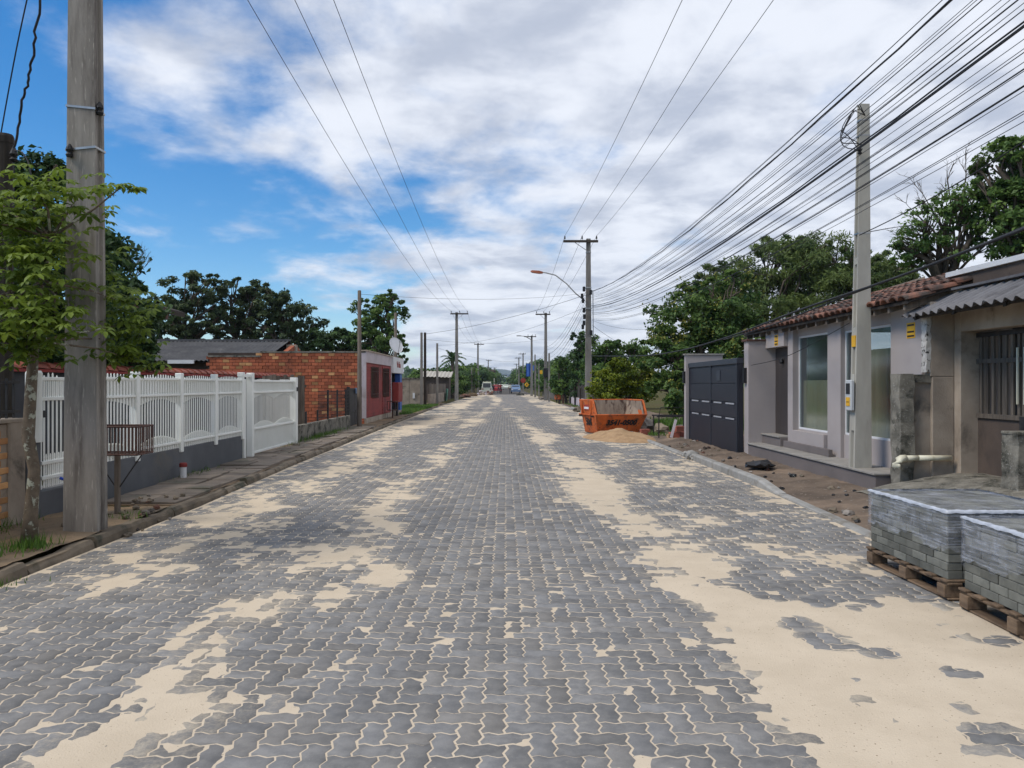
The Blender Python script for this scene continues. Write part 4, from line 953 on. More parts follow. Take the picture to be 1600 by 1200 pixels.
# ================================================================== RIGHT SIDE
# ---- grey house: plinth, walls, porch, shop-like windows, tiled roof
HXP, HX = 5.20, 5.75
hr = thing('grey_house', 'low grey-mauve house with tall windows and old clay tile roof', 'house', (6.5, 13.6, 0.1))
def hb(nm, mt, x0, x1, y0, y1, z0, z1, bevel=0.004, parent=None):
    q = MB(); q.box(x0, x1, y0, y1, z0, z1); return q.build(nm, mt, parent or hr, bevel=bevel)
hb('plinth', 'house_dark', HXP, HX + 0.3, 10.80, 16.46, -0.15, 0.315)
for (a, b) in ((10.78, 12.4), (12.41, 14.3), (14.31, 16.46)): hb('plinth_slab', 'slab', HXP - 0.03, HX - 0.002, a, b, 0.316, 0.345)
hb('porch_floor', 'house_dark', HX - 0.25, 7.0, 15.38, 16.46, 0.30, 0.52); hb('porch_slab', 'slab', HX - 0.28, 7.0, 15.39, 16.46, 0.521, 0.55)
ZT = 2.78
hb('wall', 'house', HX, HX + 0.2, 10.62, 11.47, 0.315, ZT)                # right of the second window
hb('wall', 'house', HX, HX + 0.2, 11.47, 13.05, 0.315, 0.74); hb('wall', 'house', HX, HX + 0.2, 11.47, 13.05, 2.50, ZT)
hb('pillar', 'house', HX - 0.06, HX + 0.2, 13.05, 13.58, 0.315, ZT - 0.01)
hb('wall', 'house', HX, HX + 0.2, 13.58, 15.12, 0.315, 0.72); hb('wall', 'house', HX, HX + 0.2, 13.58, 15.12, 2.53, ZT)
hb('sill_ledge', 'house', HX - 0.12, HX - 0.001, 13.60, 15.10, 0.32, 0.70); hb('sill_ledge', 'house_dark', HX - 0.2, HX - 0.13, 13.2, 15.35, 0.346, 0.47)
hb('jamb', 'house', HX - 0.10, HX + 0.2, 15.12, 15.38, 0.315, ZT - 0.025)
hb('porch_header', 'house', HX - 0.18, HX + 0.02, 15.385, 16.46, 2.36, ZT - 0.055)
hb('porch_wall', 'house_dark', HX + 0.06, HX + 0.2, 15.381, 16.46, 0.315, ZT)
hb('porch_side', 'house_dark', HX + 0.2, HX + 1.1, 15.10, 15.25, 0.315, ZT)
hb('end_pillar', 'house', HXP, 6.9, 16.461, 16.75, -0.15, 2.52); hb('pillar_cap', 'rust', HXP - 0.04, 5.9, 16.42, 16.80, 2.521, 2.56)
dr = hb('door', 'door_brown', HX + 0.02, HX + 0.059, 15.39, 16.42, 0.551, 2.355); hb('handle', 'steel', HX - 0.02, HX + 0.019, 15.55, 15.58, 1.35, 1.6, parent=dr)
q = MB(); q.lathe((HX - 0.02, 15.95, 2.02), [(0.03, 0), (0.045, 0.04), (0.03, 0.1)], 10); q.build('lantern', 'black', hr)
hb('wall_lamp', 'black', HXP - 0.07, HXP - 0.001, 16.55, 16.68, 1.62, 1.95)
q = MB(); q.prism([(HX + 0.2, 10.64, 0), (9.5, 10.64, 0), (9.5, 10.64, 3.85), (HX + 0.2, 10.64, 2.80)], (0, 0.16, 0)); q.build('end_wall', 'house', hr)
hb('rear_wall', 'house', 9.3, 9.5, 10.8, 16.7, 0, 3.8)
for (a, b, z0, z1) in ((13.58, 15.12, 0.72, 2.53), (11.47, 13.05, 0.74, 2.50)):
    w = hb('window', 'signwhite', HX + 0.02, HX + 0.06, a, a + 0.035, z0, z1)
    for (ya, yb, za, zb) in ((b - 0.035, b, z0, z1), (a + .036, b - .036, z0, z0 + 0.035), (a + .036, b - .036, z1 - 0.035, z1)): hb('frame', 'signwhite', HX + 0.02, HX + 0.06, ya, yb, za, zb, parent=w)
    hb('pane', 'glass', HX + 0.035, HX + 0.045, a + 0.036, b - 0.036, z0 + 0.036, z1 - 0.036, 0, parent=w)
    q = MB(); ny = 60                                          # gathered curtain over the lower part
    vs = []; zc = z0 + 0.95 if a > 13.5 else z1 - 0.35
    for k in range(ny + 1):
        y = a + 0.04 + (b - a - 0.08) * k / ny; xo = HX + 0.11 + 0.025 * math.sin(k * 1.1) + 0.01 * math.sin(k * 2.7)
        vs += [(xo, y, z0 + 0.01), (xo, y, zc), (xo + 0.01, y, z0 + 0.01), (xo + 0.01, y, zc)]
    fs_ = []
    for k in range(ny): i = 4 * k; fs_ += [(i, i + 4, i + 5, i + 1), (i + 2, i + 3, i + 7, i + 6), (i + 1, i + 5, i + 7, i + 3)]
    q.add(vs, fs_); q.build('curtain', 'curtain', w)
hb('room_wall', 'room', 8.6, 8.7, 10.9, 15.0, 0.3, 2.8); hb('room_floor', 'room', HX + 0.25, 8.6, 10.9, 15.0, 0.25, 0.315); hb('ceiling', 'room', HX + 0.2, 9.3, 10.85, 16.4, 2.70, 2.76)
# roof deck, rafters and clay tiles
EXF, EZ, SL = 5.47, 2.705, 0.30
q = MB(); q.prism([(EXF, 10.42, EZ), (9.6, 10.42, EZ + SL * (9.6 - EXF)), (9.6, 10.42, EZ + SL * (9.6 - EXF) + 0.03), (EXF, 10.42, EZ + 0.03)], (0, 7.18, 0)); rfr = q.build('roof', 'wood_dark', hr)
for k in range(17):
    y = 10.55 + k * 0.43; q = MB(); q.prism([(EXF + 0.02, y, EZ - 0.003), (EXF + 1.3, y, EZ - 0.003 + SL * 1.28), (EXF + 1.3, y, EZ - 0.09 + SL * 1.28), (EXF + 0.02, y, EZ - 0.09)], (0, 0.06, 0)); q.build('rafter', 'wood_grey', rfr)
q = MB(); q.box(EXF - 0.012, EXF - 0.001, 10.42, 17.6, EZ - 0.012, EZ + 0.028); q.build('fascia_board', 'wood_dark', rfr)
tme2 = None
ang = math.atan(SL)
for r in range(9):
    for c in range(32):
        if tme2 is None:
            q = MB(); rings = []
            for (xx, r_, zo) in ((0.0, 0.112, 0.022), (0.44, 0.09, -0.006)):
                rings.append([(xx, r_ * math.cos(a), r_ * 0.62 * math.sin(a) + zo) for a in [math.pi * t / 6 for t in range(7)]])
            for (xx, r_, zo) in ((0.44, 0.078, -0.02), (0.0, 0.098, 0.01)):
                rings.append([(xx, r_ * math.cos(a), r_ * 0.62 * math.sin(a) + zo) for a in [math.pi * t / 6 for t in range(7)]])
            vs = [p for rg in rings for p in rg]; fs_ = []
            for k in range(4):
                for i in range(6): a_, b_ = k * 7 + i, ((k + 1) % 4) * 7 + i; fs_.append((a_, a_ + 1, b_ + 1, b_))
            q.add(vs, fs_); o = q.build('tile', 'tile_old', rfr, local=True); tme2 = o.data
        else: o = link('tile', tme2, rfr)
        x = EXF - 0.06 + r * 0.36; y = 10.5 + c * 0.2225
        o.location = Vector((x + random.uniform(-.015, .015), y + random.uniform(-.012, .012), EZ + 0.04 + SL * (x - EXF) + random.uniform(-.006, .01))) - root_loc(hr)
        o.rotation_euler = (random.uniform(-.04, .04), -ang + random.uniform(-.02, .02), random.uniform(-.03, .03))
q = MB(); q.prism([(EXF, 17.58, EZ - 0.03), (9.6, 17.58, EZ + SL * (9.6 - EXF) - 0.03), (9.6, 17.58, EZ + SL * (9.6 - EXF) + 0.12), (EXF, 17.58, EZ + 0.10)], (0, 0.03, 0)); q.build('verge_board', 'plaster_tan', rfr)
# small yellow plates
for (x0, x1, y0, y1, z) in ((HX - 0.185, HX - 0.181, 15.70, 15.90, 2.50), (HX - 0.006, HX - 0.001, 10.78, 11.0, 2.36)):
    q = MB(); q.box(x0, x1, y0, y1, z - 0.11, z + 0.11); pl = q.build('yellow_plate', 'yellow', hr)
    for dz_ in (0.075, -0.02, -0.08): q = MB(); q.box(x0 - 0.002, x0 - 0.0005, y0 + .02, y1 - .02, z + dz_ - 0.012, z + dz_ + 0.012); q.build('print_line', 'black', pl)
# ---- dark sliding gate with grey pillars
dg = thing('dark_gate', 'dark blue-grey steel sliding gate beside the grey house', 'gate', (5.12, 19, 0.05))
GX = 5.10
q = MB(); q.box(GX - 0.02, GX + 0.09, 16.76, 21.21, 0.03, 2.04); q.build('sheet', 'gate_blue', dg)
panels = [(16.9, 18.92), (18.98, 21.1)]
for (a, b) in panels:
    for (z0, z1) in ((0.10, 0.78), (0.86, 1.12), (1.20, 1.60), (1.62, 2.0)):
        q = MB(); q.box(GX - 0.036, GX - 0.021, a, b, z0, z1); q.build('panel', 'gate_blue', dg, bevel=0.004)
    for z in (0.82, 1.16):
        for s in range(2): q = MB(); ya = a + 0.1 + s * (b - a) / 2; q.box(GX - 0.045, GX - 0.037, ya, ya + (b - a) / 2 - 0.35, z - 0.018, z + 0.018); q.build('steel_strip', 'strip', dg)
q = MB(); q.box(GX - 0.06, GX + 0.095, 16.755, 21.21, 2.045, 2.17); q.build('top_beam', 'gate_frame', dg, bevel=0.006)
for y in (16.82, 18.95, 21.15): q = MB(); q.box(GX - 0.05, GX - 0.02, y - 0.025, y + 0.025, 0.06, 2.04); q.build('stile', 'gate_frame', dg)
q = MB(); q.box(GX - 0.05, GX - 0.037, 18.1, 18.4, 1.68, 1.92); q.build('hatch', 'gate_frame', dg)
gpil = thing('gate_pillar', 'grey wall end with cap at far side of dark gate', 'wall', (5.4, 21.4, 0.05))
q = MB(); q.box(4.98, 6.0, 21.22, 21.42, -0.1, 2.40); q.build('pillar', 'house', gpil, bevel=0.005); q = MB(); q.box(4.95, 6.03, 21.19, 21.45, 2.401, 2.44); q.build('cap', 'slab', gpil)
q = MB(); q.box(4.92, 4.979, 21.25, 21.36, 1.62, 1.95); q.build('wall_lamp', 'black', gpil)
# ---- concrete service pole with meter box, on the plinth
sp = concrete_pole('slim pale concrete service pole with electric meter box before the grey house', 5.42, 11.72, 0.345, 5.80, 0.255, 0.135, 'pole_new', 0.82, 0.045, name='service_pole', lean=(0.0095, 0.0), bars=((0.9, 1.75), (2.3, 2.45), (3.4, 3.5)))
q = MB(); q.box(5.24, 5.292, 11.62, 11.82, 1.20, 1.66); mb_ = q.build('meter_box', 'meter', sp, bevel=0.01)
q = MB(); q.box(5.232, 5.2395, 11.66, 11.78, 1.45, 1.61); q.build('meter_window', 'black', mb_, bevel=0.0)
q = MB(); q.box(5.232, 5.2395, 11.66, 11.78, 1.27, 1.40); q.build('yellow_label', 'yellow', mb_)
q = MB(); q.box(5.2300, 5.2315, 11.68, 11.76, 1.325, 1.335); q.build('print_line', 'black', mb_)
q = MB(); q.box(5.318, 5.332, 11.66, 11.78, 2.16, 2.33); q.build('yellow_plate', 'yellow', sp)
for z in (3.85, 5.32, 5.55): q = MB(); w = 0.255 - 0.12 * (z - 0.345) / 5.45; xx = 5.42 + 0.0095 * (z - .345); q.box(xx - w / 2 - .004, xx + w / 2 + .004, 11.72 - w * .41 - .004, 11.72 + w * .41 + .004, z, z + 0.02); q.build('steel_strap', 'steel', sp)
q = MB(); q.lathe((5.36, 11.60, 5.02), [(0.02, 0), (0.035, 0.02), (0.018, 0.04), (0.035, 0.06), (0.02, 0.09)], 8); q.build('insulator', 'black', sp)
for k in range(4):
    q = MB(); a0 = Vector((5.36, 11.60, 5.06)); pts = [a0 + Vector((-0.28 * math.sin(t * math.pi) - 0.03 * k * math.sin(t * 6), -0.03 * k, 0.65 * t + 0.10 * math.sin(t * 7 + k))) for t in [i / 12 for i in range(13)]]
    pts[-1] = Vector((5.44, 11.6, 5.6)); q.tube(pts, 0.007, 5); q.build('wire_loop', 'cable', sp)
sp.location.x -= 0.085; sp.location.y -= 0.16
# ---- weathered wall, drain pipe and garage next door
ow = thing('mossy_wall', 'black-stained old plaster wall with rough concrete post', 'wall', (5.7, 10.6, 0.1))
q = MB(); q.box(5.55, 6.02, 10.50, 10.60, -0.1, 1.70); q.build('lower_wall', 'plaster_dirty', ow, bevel=0.012)
q = MB(); q.box(5.775, 6.10, 10.44, 10.61, 1.70, 2.72); q.box(5.80, 6.10, 10.44, 10.499, 0.0, 1.70); q.build('upper_wall', 'plaster_dirty', ow, bevel=0.01)
q = MB(); rings = []
for z in np.linspace(-0.1, 1.74, 12):
    rings.append([(5.44 + random.uniform(-.014, .014) + dx_, 10.56 + dy_ + random.uniform(-.014, .014), z) for dx_, dy_ in ((-0.08, -0.13), (0.11, -0.13), (0.11, 0.13), (-0.08, 0.13))])
q.loft(rings); q.build('post', 'moss', ow)
q = MB(); rings = []
for z in np.linspace(1.76, 2.55, 14): rings.append([(5.755 + dx_ + random.uniform(-.012, .006), 10.47 + dy_, z) for dx_, dy_ in ((-0.03, -0.03), (0.03 + random.uniform(-.015, .01), -0.03), (0.03, 0.1), (-0.03, 0.1))])
q.loft(rings); q.build('broken_edge', 'broken_render', ow)
q = MB(); q.box(5.56, 6.02, 10.46, 10.497, 1.62, 1.73); q.build('coping', 'moss', ow)
dp = thing('drain_pipe', 'cream drain pipe with elbow running along the stained wall', 'pipe', (5.6, 10.38, 0.6))
q = MB(); q.tube([(5.58, 10.38, 0.60), (6.02, 10.38, 0.60)], 0.038, 12); q.build('pipe', 'pvc', dp, smooth=True)
q = MB(); q.tube([(5.58, 10.385, 0.60), (5.40, 10.36, 0.60)], 0.037, 12); q.build('pipe', 'pvc', dp, smooth=True)
q = MB(); q.tube([(5.40, 10.36, 0.60), (5.34, 10.36, 0.595), (5.30, 10.36, 0.57), (5.275, 10.36, 0.52), (5.27, 10.36, 0.47)], [0.047, 0.05, 0.052, 0.052, 0.055], 14); q.build('elbow', 'pvc', dp, smooth=True)
gr = thing('garage', 'old tan garage front with corrugated grey canopy and barred door', 'garage', (6.3, 9.2, 0.3))
q = MB(); q.box(6.10, 6.36, 10.44, 10.70, 0.1, 2.9); q.box(6.10, 6.36, 10.30, 10.44, 0.1, 2.9); q.build('pillar', 'plaster_tan', gr, bevel=0.008)
q = MB(); q.box(6.10, 6.36, 6.0, 10.299, 2.30, 2.85); q.build('header', 'plaster_tan', gr, bevel=0.008)
q = MB(); q.box(6.10, 6.36, 6.0, 7.0, 0.1, 2.30); q.build('pillar', 'plaster_tan', gr, bevel=0.008)
q = MB(); q.box(6.15, 6.3, 10.31, 10.34, 1.85, 1.99); q.build('hook', 'rust', gr)
q = MB(); q.box(6.36, 9.5, 6.0, 10.60, 2.80, 3.05); q.build('roof_slab', 'plaster_brown', gr)
q = MB(); q.box(6.34, 6.55, 6.0, 10.95, 2.86, 3.12); q.build('parapet', 'plaster_brown', gr)
q = MB(); q.prism([(6.30, 6.0, 3.121), (6.62, 6.0, 3.121), (6.62, 6.0, 3.24), (6.36, 6.0, 3.19), (6.30, 6.0, 3.19)], (0, 5.0, 0)); q.build('metal_flashing', 'signwhite', gr)
gd = MB(); gd.box(6.335, 6.355, 7.0, 10.299, 0.32, 1.20); gdo = gd.build('door', 'plaster_brown', gr)
for k in range(26): q = MB(); y = 7.05 + k * 0.126; q.box(6.325, 6.35, y, y + (0.05 if k % 3 else 0.085), 1.16, 2.27); q.build('slat', 'wood_grey', gdo)
for k in range(5): q = MB(); y = 9.45 - k * 0.13; q.box(6.29, 6.31, y - .012, y + .012, 1.35, 2.05); q.build('bar', 'pvc', gdo)
for (z, mt) in ((0.36, 'iron'), (1.18, 'wood_grey'), (1.9, 'wood_grey'), (2.25, 'iron')): q = MB(); q.box(6.305, 6.333, 7.0, 10.29, z - .03, z + .03); q.build('rail', mt, gdo)
q = MB(); q.box(6.30, 6.334, 9.30, 9.42, 1.02, 1.2); q.build('lock', 'iron', gdo)
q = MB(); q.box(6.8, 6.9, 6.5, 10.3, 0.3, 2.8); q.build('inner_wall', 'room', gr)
for k in range(4):
    ya, yb = 10.72 - k * 0.92, 10.72 - (k + 1) * 0.92 - 0.05
    corrugated('canopy_sheet', 'fibre', gr, (6.14, ya, 2.845 + 0.008 * (k % 2)), (6.14, yb, 2.845 + 0.008 * (k % 2)), (5.52, ya, 2.535 + 0.008 * (k % 2)), amp=0.026, per=10)
q = MB(); q.box(6.04, 6.20, 6.9, 10.76, 2.87, 2.90); q.build('canopy_ridge', 'fibre', gr)
q = MB(); q.box(5.62, 5.68, 7.0, 10.6, 2.50, 2.555); q.build('purlin', 'wood_dark', gr)
for y in (7.5, 8.6, 9.6, 10.48): q = MB(); q.prism([(6.099, y, 2.78), (5.6, y, 2.52), (5.6, y, 2.47), (6.099, y, 2.70)], (0, 0.05, 0)); q.build('bracket', 'wood_dark', gr)
dw = grid_mesh('driveway', 4.75, 6.34, 24, 7.2, 10.45, 40, lambda X, Y: right_z(X, Y) + 0.012, 'moss'); tag(dw, kind='structure')
mp_ = thing('mossy_post', 'squat mossy concrete post at the right edge behind pallets', 'post', (5.95, 8.85, 0.2))
q = MB(); rings = []
for z in np.linspace(0.05, 1.02, 9): rings.append([(5.98 + dx_ + random.uniform(-.015, .015), 8.85 + dy_ + random.uniform(-.015, .015), z + (random.uniform(-.01, .01))) for dx_, dy_ in ((-0.17, -0.15), (0.17, -0.15), (0.17, 0.15), (-0.17, 0.15))])
q.loft(rings); q.build('shaft', 'moss', mp_); q = MB(); q.obox((5.98, 8.85, 1.035), 0.36, 0.32, 0.04); q.build('cap', 'moss', mp_, bevel=0.01)

# ---- pallets of paving blocks in stretch film
def pallet_load(label_p, label_s, cx_, cy_, rz):
    pal = thing('pallet', label_p, 'pallet', (cx_, cy_, 0.01), rz, group=None)
    LX, LY = 1.02, 1.22
    def pb(nm, x0, x1, y0, y1, z0, z1): q = MB(); q.box(x0, x1, y0, y1, z0, z1); q.build(nm, 'wood_pallet', pal, local=True, bevel=0.004)
    for k in range(3):                                          # blocks and runners along x
        y = -LY / 2 + 0.07 + k * (LY - 0.14) / 2
        for x in (-LX / 2 + 0.07, 0, LX / 2 - 0.07): pb('block', x - 0.07, x + 0.07, y - 0.05, y + 0.05, 0.012, 0.105)
    for k in range(3):
        x = -LX / 2 + 0.07 + k * (LX - 0.14) / 2; pb('stringer', x - 0.055, x + 0.055, -LY / 2, LY / 2, 0.106, 0.124); pb('bottom_board', x - 0.05, x + 0.05, -LY / 2, LY / 2, -0.004, 0.011)
    for k in range(7): y = -LY / 2 + 0.05 + k * (LY - 0.1) / 6; pb('deck_board', -LX / 2, LX / 2, y - 0.045, y + 0.045, 0.125, 0.142)
    st = thing('block_stack', label_s, 'block stack', (cx_, cy_, 0.152), rz)
    nl, bh_ = 8, 0.0625; W_, L_ = 0.96, 1.16
    mes = {}
    def blk(x, y, z, sx, sy):
        key = (round(sx, 3), round(sy, 3))
        if key not in mes: q = MB(); q.box(-sx / 2 + .003, sx / 2 - .003, -sy / 2 + .003, sy / 2 - .003, 0, bh_ - 0.003); o = q.build('block', 'stack', st, local=True, bevel=0.004); mes[key] = o.data
        else: o = link('block', mes[key], st)
        o.location = (x + random.uniform(-.004, .004), y + random.uniform(-.004, .004), z); o.rotation_euler = (random.uniform(-.01, .01) * (z > 0.4), random.uniform(-.015, .015) * (z > 0.4), random.uniform(-.012, .012))
    nx_, ny_ = 8, 6; sx, sy = W_ / nx_, L_ / ny_
    for l in range(nl):
        z = l * bh_
        if l == nl - 1:
            for i in range(nx_):
                for j in range(ny_): blk(-W_ / 2 + sx * (i + .5), -L_ / 2 + sy * (j + .5), z, sx, sy)
            continue
        # outer ring of blocks only shows; odd layers start with half blocks
        ys_ = [-L_ / 2 + sy * (j + .5) for j in range(ny_)] if l % 2 == 0 else None
        for sgn in (-1, 1):
            x = sgn * (W_ / 2 - sx / 2)
            if l % 2 == 0:
                for y in ys_: blk(x, y, z, sx, sy)
            else:
                blk(x, -L_ / 2 + sy / 4, z, sx, sy / 2); blk(x, L_ / 2 - sy / 4, z, sx, sy / 2)
                for j in range(ny_ - 1): blk(x, -L_ / 2 + sy * (j + 1), z, sx, sy)
            y = sgn * (L_ / 2 - sy / 4)
            for i in range(1, nx_ - 1): blk(-W_ / 2 + sx * (i + .5), y, z, sx, sy / 2)
    core = MB(); core.box(-W_ / 2 + 0.13, W_ / 2 - 0.13, -L_ / 2 + 0.11, L_ / 2 - 0.11, 0.0, (nl - 1) * bh_ - 0.004); core.build('inner_block', 'stack', st, local=True)
    # film: wrinkled sleeve with an uneven lower edge and a lip folded over the top
    per = []; n_s = 44
    hx, hy = W_ / 2 + 0.012, L_ / 2 + 0.012
    for (ax, ay, bx, by) in ((-hx, hy, -hx, -hy), (-hx, -hy, hx, -hy), (hx, -hy, hx, hy), (hx, hy, -hx, hy)):
        for k in range(n_s): t = k / n_s; per.append((ax + (bx - ax) * t, ay + (by - ay) * t))
    npr = len(per); zs_ = np.linspace(0, 1, 14); vs = []; top = nl * bh_ + 0.006
    for zi, t in enumerate(zs_):
        for k, (x, y) in enumerate(per):
            low = 0.185 + 0.05 * math.sin(k * 0.06 + rz * 9) + 0.025 * math.sin(k * 0.31) + 0.012 * math.sin(k * 1.3)
            z = low + (top - low) * t; bul = 0.004 + 0.005 * math.sin(k * 0.9 + zi * 0.7) * math.sin(zi * 1.1 + k * 0.05)
            vs.append((x * (1 + bul), y * (1 + bul), z))
    fs_ = [(zi * npr + k, zi * npr + (k + 1) % npr, (zi + 1) * npr + (k + 1) % npr, (zi + 1) * npr + k) for zi in range(13) for k in range(npr)]
    q = MB(); q.add(vs, fs_); q.build('stretch_film', 'film', st, local=True, smooth=True)
    q = MB(); vs = []
    for k, (x, y) in enumerate(per):
        wv = 0.003 * math.sin(k * 0.7) + 0.002 * math.sin(k * 1.9); inn = 0.965 + 0.02 * math.sin(k * 0.21 + 1)
        vs += [(x * 1.012, y * 1.012, top - 0.014 + wv), (x * 1.01, y * 1.01, top + 0.004), (x * inn, y * inn, top + 0.006 + abs(wv))]
    fs_ = []
    for k in range(npr): a_, b_ = 3 * k, 3 * ((k + 1) % npr); fs_ += [(a_, b_, b_ + 1, a_ + 1), (a_ + 1, b_ + 1, b_ + 2, a_ + 2)]
    q.add(vs, fs_); q.build('film_lip', 'film_edge', st, local=True, smooth=True)
    q = MB(); nx2, ny2 = 26, 30; vs = []                       # thin crumpled sheet over the top
    for j in range(ny2 + 1):
        for i in range(nx2 + 1):
            x = -hx * 0.97 + 2 * hx * 0.97 * i / nx2; y = -hy * 0.97 + 2 * hy * 0.97 * j / ny2
            vs.append((x, y, top + 0.004 + 0.004 * math.sin(x * 31 + 3 * math.sin(y * 9)) * math.sin(y * 17 + 2 * math.sin(x * 13 + rz * 40)) + random.uniform(0, 0.002)))
    q.add(vs, [(j * (nx2 + 1) + i, j * (nx2 + 1) + i + 1, (j + 1) * (nx2 + 1) + i + 1, (j + 1) * (nx2 + 1) + i) for j in range(ny2) for i in range(nx2)])
    q.build('film_top', 'film', st, local=True, smooth=True)
pallet_load('farther wooden pallet on the sand, nearer the garage drive', 'farther film-wrapped stack of grey paving blocks on its pallet', 3.74, 6.27, R(1.0))
pallet_load('nearer wooden pallet cut by the right picture edge', 'nearer film-wrapped stack of grey paving blocks at right edge', 3.72, 4.86, R(-1.5))

# ---- orange skip with sand heap
sk_c = Vector((2.82, 24.2, 0.0)); e1 = Vector((-0.40, 1.45, 0)); 
rot = math.atan2(0.27, 1.0)
sk = thing('orange_skip', 'orange waste skip with black phone number at road edge', 'skip', (2.86, 24.15, 0.0), rot)
LS, WS = 1.72, 1.50         # along local x (long side), along local y (depth)
def quad_plate(nm, pts, th, mt, parent=None):
    p = [Vector(a) for a in pts]; nrm = (p[1] - p[0]).cross(p[2] - p[0]).normalized() * th
    q = MB(); q.prism(p, nrm); return q.build(nm, mt, parent or sk, local=True)
zl, zh, ins = 0.62, 1.07, 0.18
# front (low) side, back (high) side, ends, floor: outer shell plus inner liners
quad_plate('front_side', [(0.14, 0.22, 0.03), (LS - 0.22, 0.22, 0.03), (LS, 0.0, zl), (0.0, 0.0, zl)], 0.02, 'orange')
quad_plate('back_side', [(LS - 0.22, WS - 0.2, 0.03), (0.14, WS - 0.2, 0.03), (0.0, WS, zh), (LS, WS, zh)], 0.02, 'orange')
quad_plate('back_liner', [(LS - 0.24, WS - 0.26, 0.05), (LS - 0.02, WS - 0.06, zh - 0.01), (0.03, WS - 0.06, zh - 0.01), (0.16, WS - 0.26, 0.05)], 0.006, 'skip_in')
le = quad_plate('left_end', [(0.14, 0.22, 0.03), (0.0, 0.0, zl), (0.0, 0.28, zh), (0.0, WS, zh), (0.14, WS - 0.2, 0.03)], 0.02, 'orange')
quad_plate('right_end', [(LS - 0.22, 0.22, 0.03), (LS - 0.22, WS - 0.2, 0.03), (LS, WS, zh), (LS, 0.28, zh), (LS, 0.0, zl)], 0.02, 'orange')
quad_plate('right_liner', [(LS - 0.29, 0.22, 0.05), (LS - 0.06, 0.03, zl - 0.01), (LS - 0.06, 0.28, zh - 0.02), (LS - 0.06, WS - 0.02, zh - 0.02), (LS - 0.29, WS - 0.22, 0.05)], 0.006, 'skip_in')
quad_plate('left_liner', [(0.20, 0.22, 0.05), (0.20, WS - 0.22, 0.05), (0.06, WS - 0.02, zh - 0.02), (0.06, 0.28, zh - 0.02), (0.06, 0.03, zl - 0.01)], 0.006, 'skip_in')
quad_plate('floor', [(0.14, 0.22, 0.03), (0.14, WS - 0.2, 0.03), (LS - 0.22, WS - 0.2, 0.03), (LS - 0.22, 0.22, 0.03)], 0.02, 'skip_in')
def rim(a, b, r=0.028): q = MB(); q.tube([a, b], r, 6); q.build('rim', 'orange', sk, local=True)
rim((0, 0, zl), (LS, 0, zl)); rim((0, WS, zh), (LS, WS, zh)); rim((0, 0.28, zh), (0, WS, zh)); rim((LS, 0.28, zh), (LS, WS, zh)); rim((0, 0, zl), (0, 0.28, zh)); rim((LS, 0, zl), (LS, 0.28, zh)); rim((-0.01, 0.0, zl - 0.01), (-0.01, WS, zl - 0.01), 0.022)
for y in (0.42, 1.22): q = MB(); q.box(-0.045, -0.004, y - 0.03, y + 0.03, zl, zh - 0.02); q.build('stiffener', 'orange', sk, local=True)
for y in (0.25, 1.3): q = MB(); q.tube([(-0.10, y, zl - 0.05), (0.02, y, zl - 0.05)], 0.03, 8); q.build('lifting_pin', 'iron', sk, local=True)
q = MB(); q.box(-0.026, -0.021, 0.58, 1.06, 0.76, 0.93); lbp = q.build('maker_plate', 'stop_red', sk, local=True); q = MB(); q.box(-0.029, -0.0265, 0.62, 1.02, 0.79, 0.86); q.build('print_line', 'signwhite', lbp, local=True)
tilt_f = math.atan2(0.22, zl - 0.03)
lettering('3541-0500', 0.24, 'black', sk, Matrix.Translation((LS * 0.50, 0.085, 0.375)) @ Matrix.Rotation(R(90) + tilt_f, 4, 'X') @ Matrix.Translation((0, 0, 0.030)), bold=0.012, shear=0.25)
tilt_e = math.atan2(0.14, zl - 0.03)
lettering('504', 0.34, 'black', sk, Matrix.Translation((0.05, 0.74, 0.38)) @ Matrix.Rotation(R(-90), 4, 'Z') @ Matrix.Rotation(R(90) + tilt_e, 4, 'X') @ Matrix.Translation((0, 0, 0.028)), bold=0.012)
def heap(X, Y):
    cx0, cy0 = 3.35, 22.6
    r = np.sqrt(((X - cx0) / 1.05) ** 2 + ((Y - cy0) / 1.9) ** 2 + 0.35 * ((X - cx0) / 1.05) * ((Y - cy0) / 1.9))
    h = 0.31 * np.clip(1 - r, 0, 1) ** 0.85
    return h - 0.02 + (h > 0.01) * (0.16 * fbm(X * 2.2, Y * 1.6, 91) + 0.05 * fbm(X * 10, Y * 10, 92, 3)) * np.clip(h * 8, 0, 1)
o = grid_mesh('sand_heap', 2.0, 4.7, 80, 20.4, 24.8, 110, heap, 'sandpile'); tag(o, 'heap of tan sand in front of orange skip', 'sand heap')
# ---- junk between skip and dark gate
def rock_obj(nm, label, cat, c, r, mt='rock', group=None, parent=None, squash=0.7):
    bm = bmesh.new(); bmesh.ops.create_icosphere(bm, subdivisions=2, radius=1.0)
    sd_ = random.random() * 50
    for v in bm.verts:
        n_ = v.co.normalized(); k = 1 + 0.28 * math.sin(n_.x * 3 + sd_) * math.sin(n_.y * 4 + sd_ * 2) + 0.16 * math.sin(n_.z * 5 + n_.x * 4 + sd_) + random.uniform(-.05, .05)
        v.co = Vector((n_.x * r * k, n_.y * r * k * 0.9, n_.z * r * k * squash))
    me = bpy.data.meshes.new(nm); bm.to_mesh(me); bm.free(); me.materials.append(M_[mt]); o = link(nm, me, parent); o.location = c; o.rotation_euler = (0, 0, random.uniform(0, 6))
    if label: tag(o, label, cat, group)
    return o
rock_obj('boulder', 'rounded boulder on the grass right of the orange skip', 'boulder', (4.55, 25.6, 0.22), 0.42, squash=0.75)
rock_obj('boulder', 'small pale boulder right beside the dark gate pillar', 'boulder', (5.35, 23.6, 0.2), 0.20)
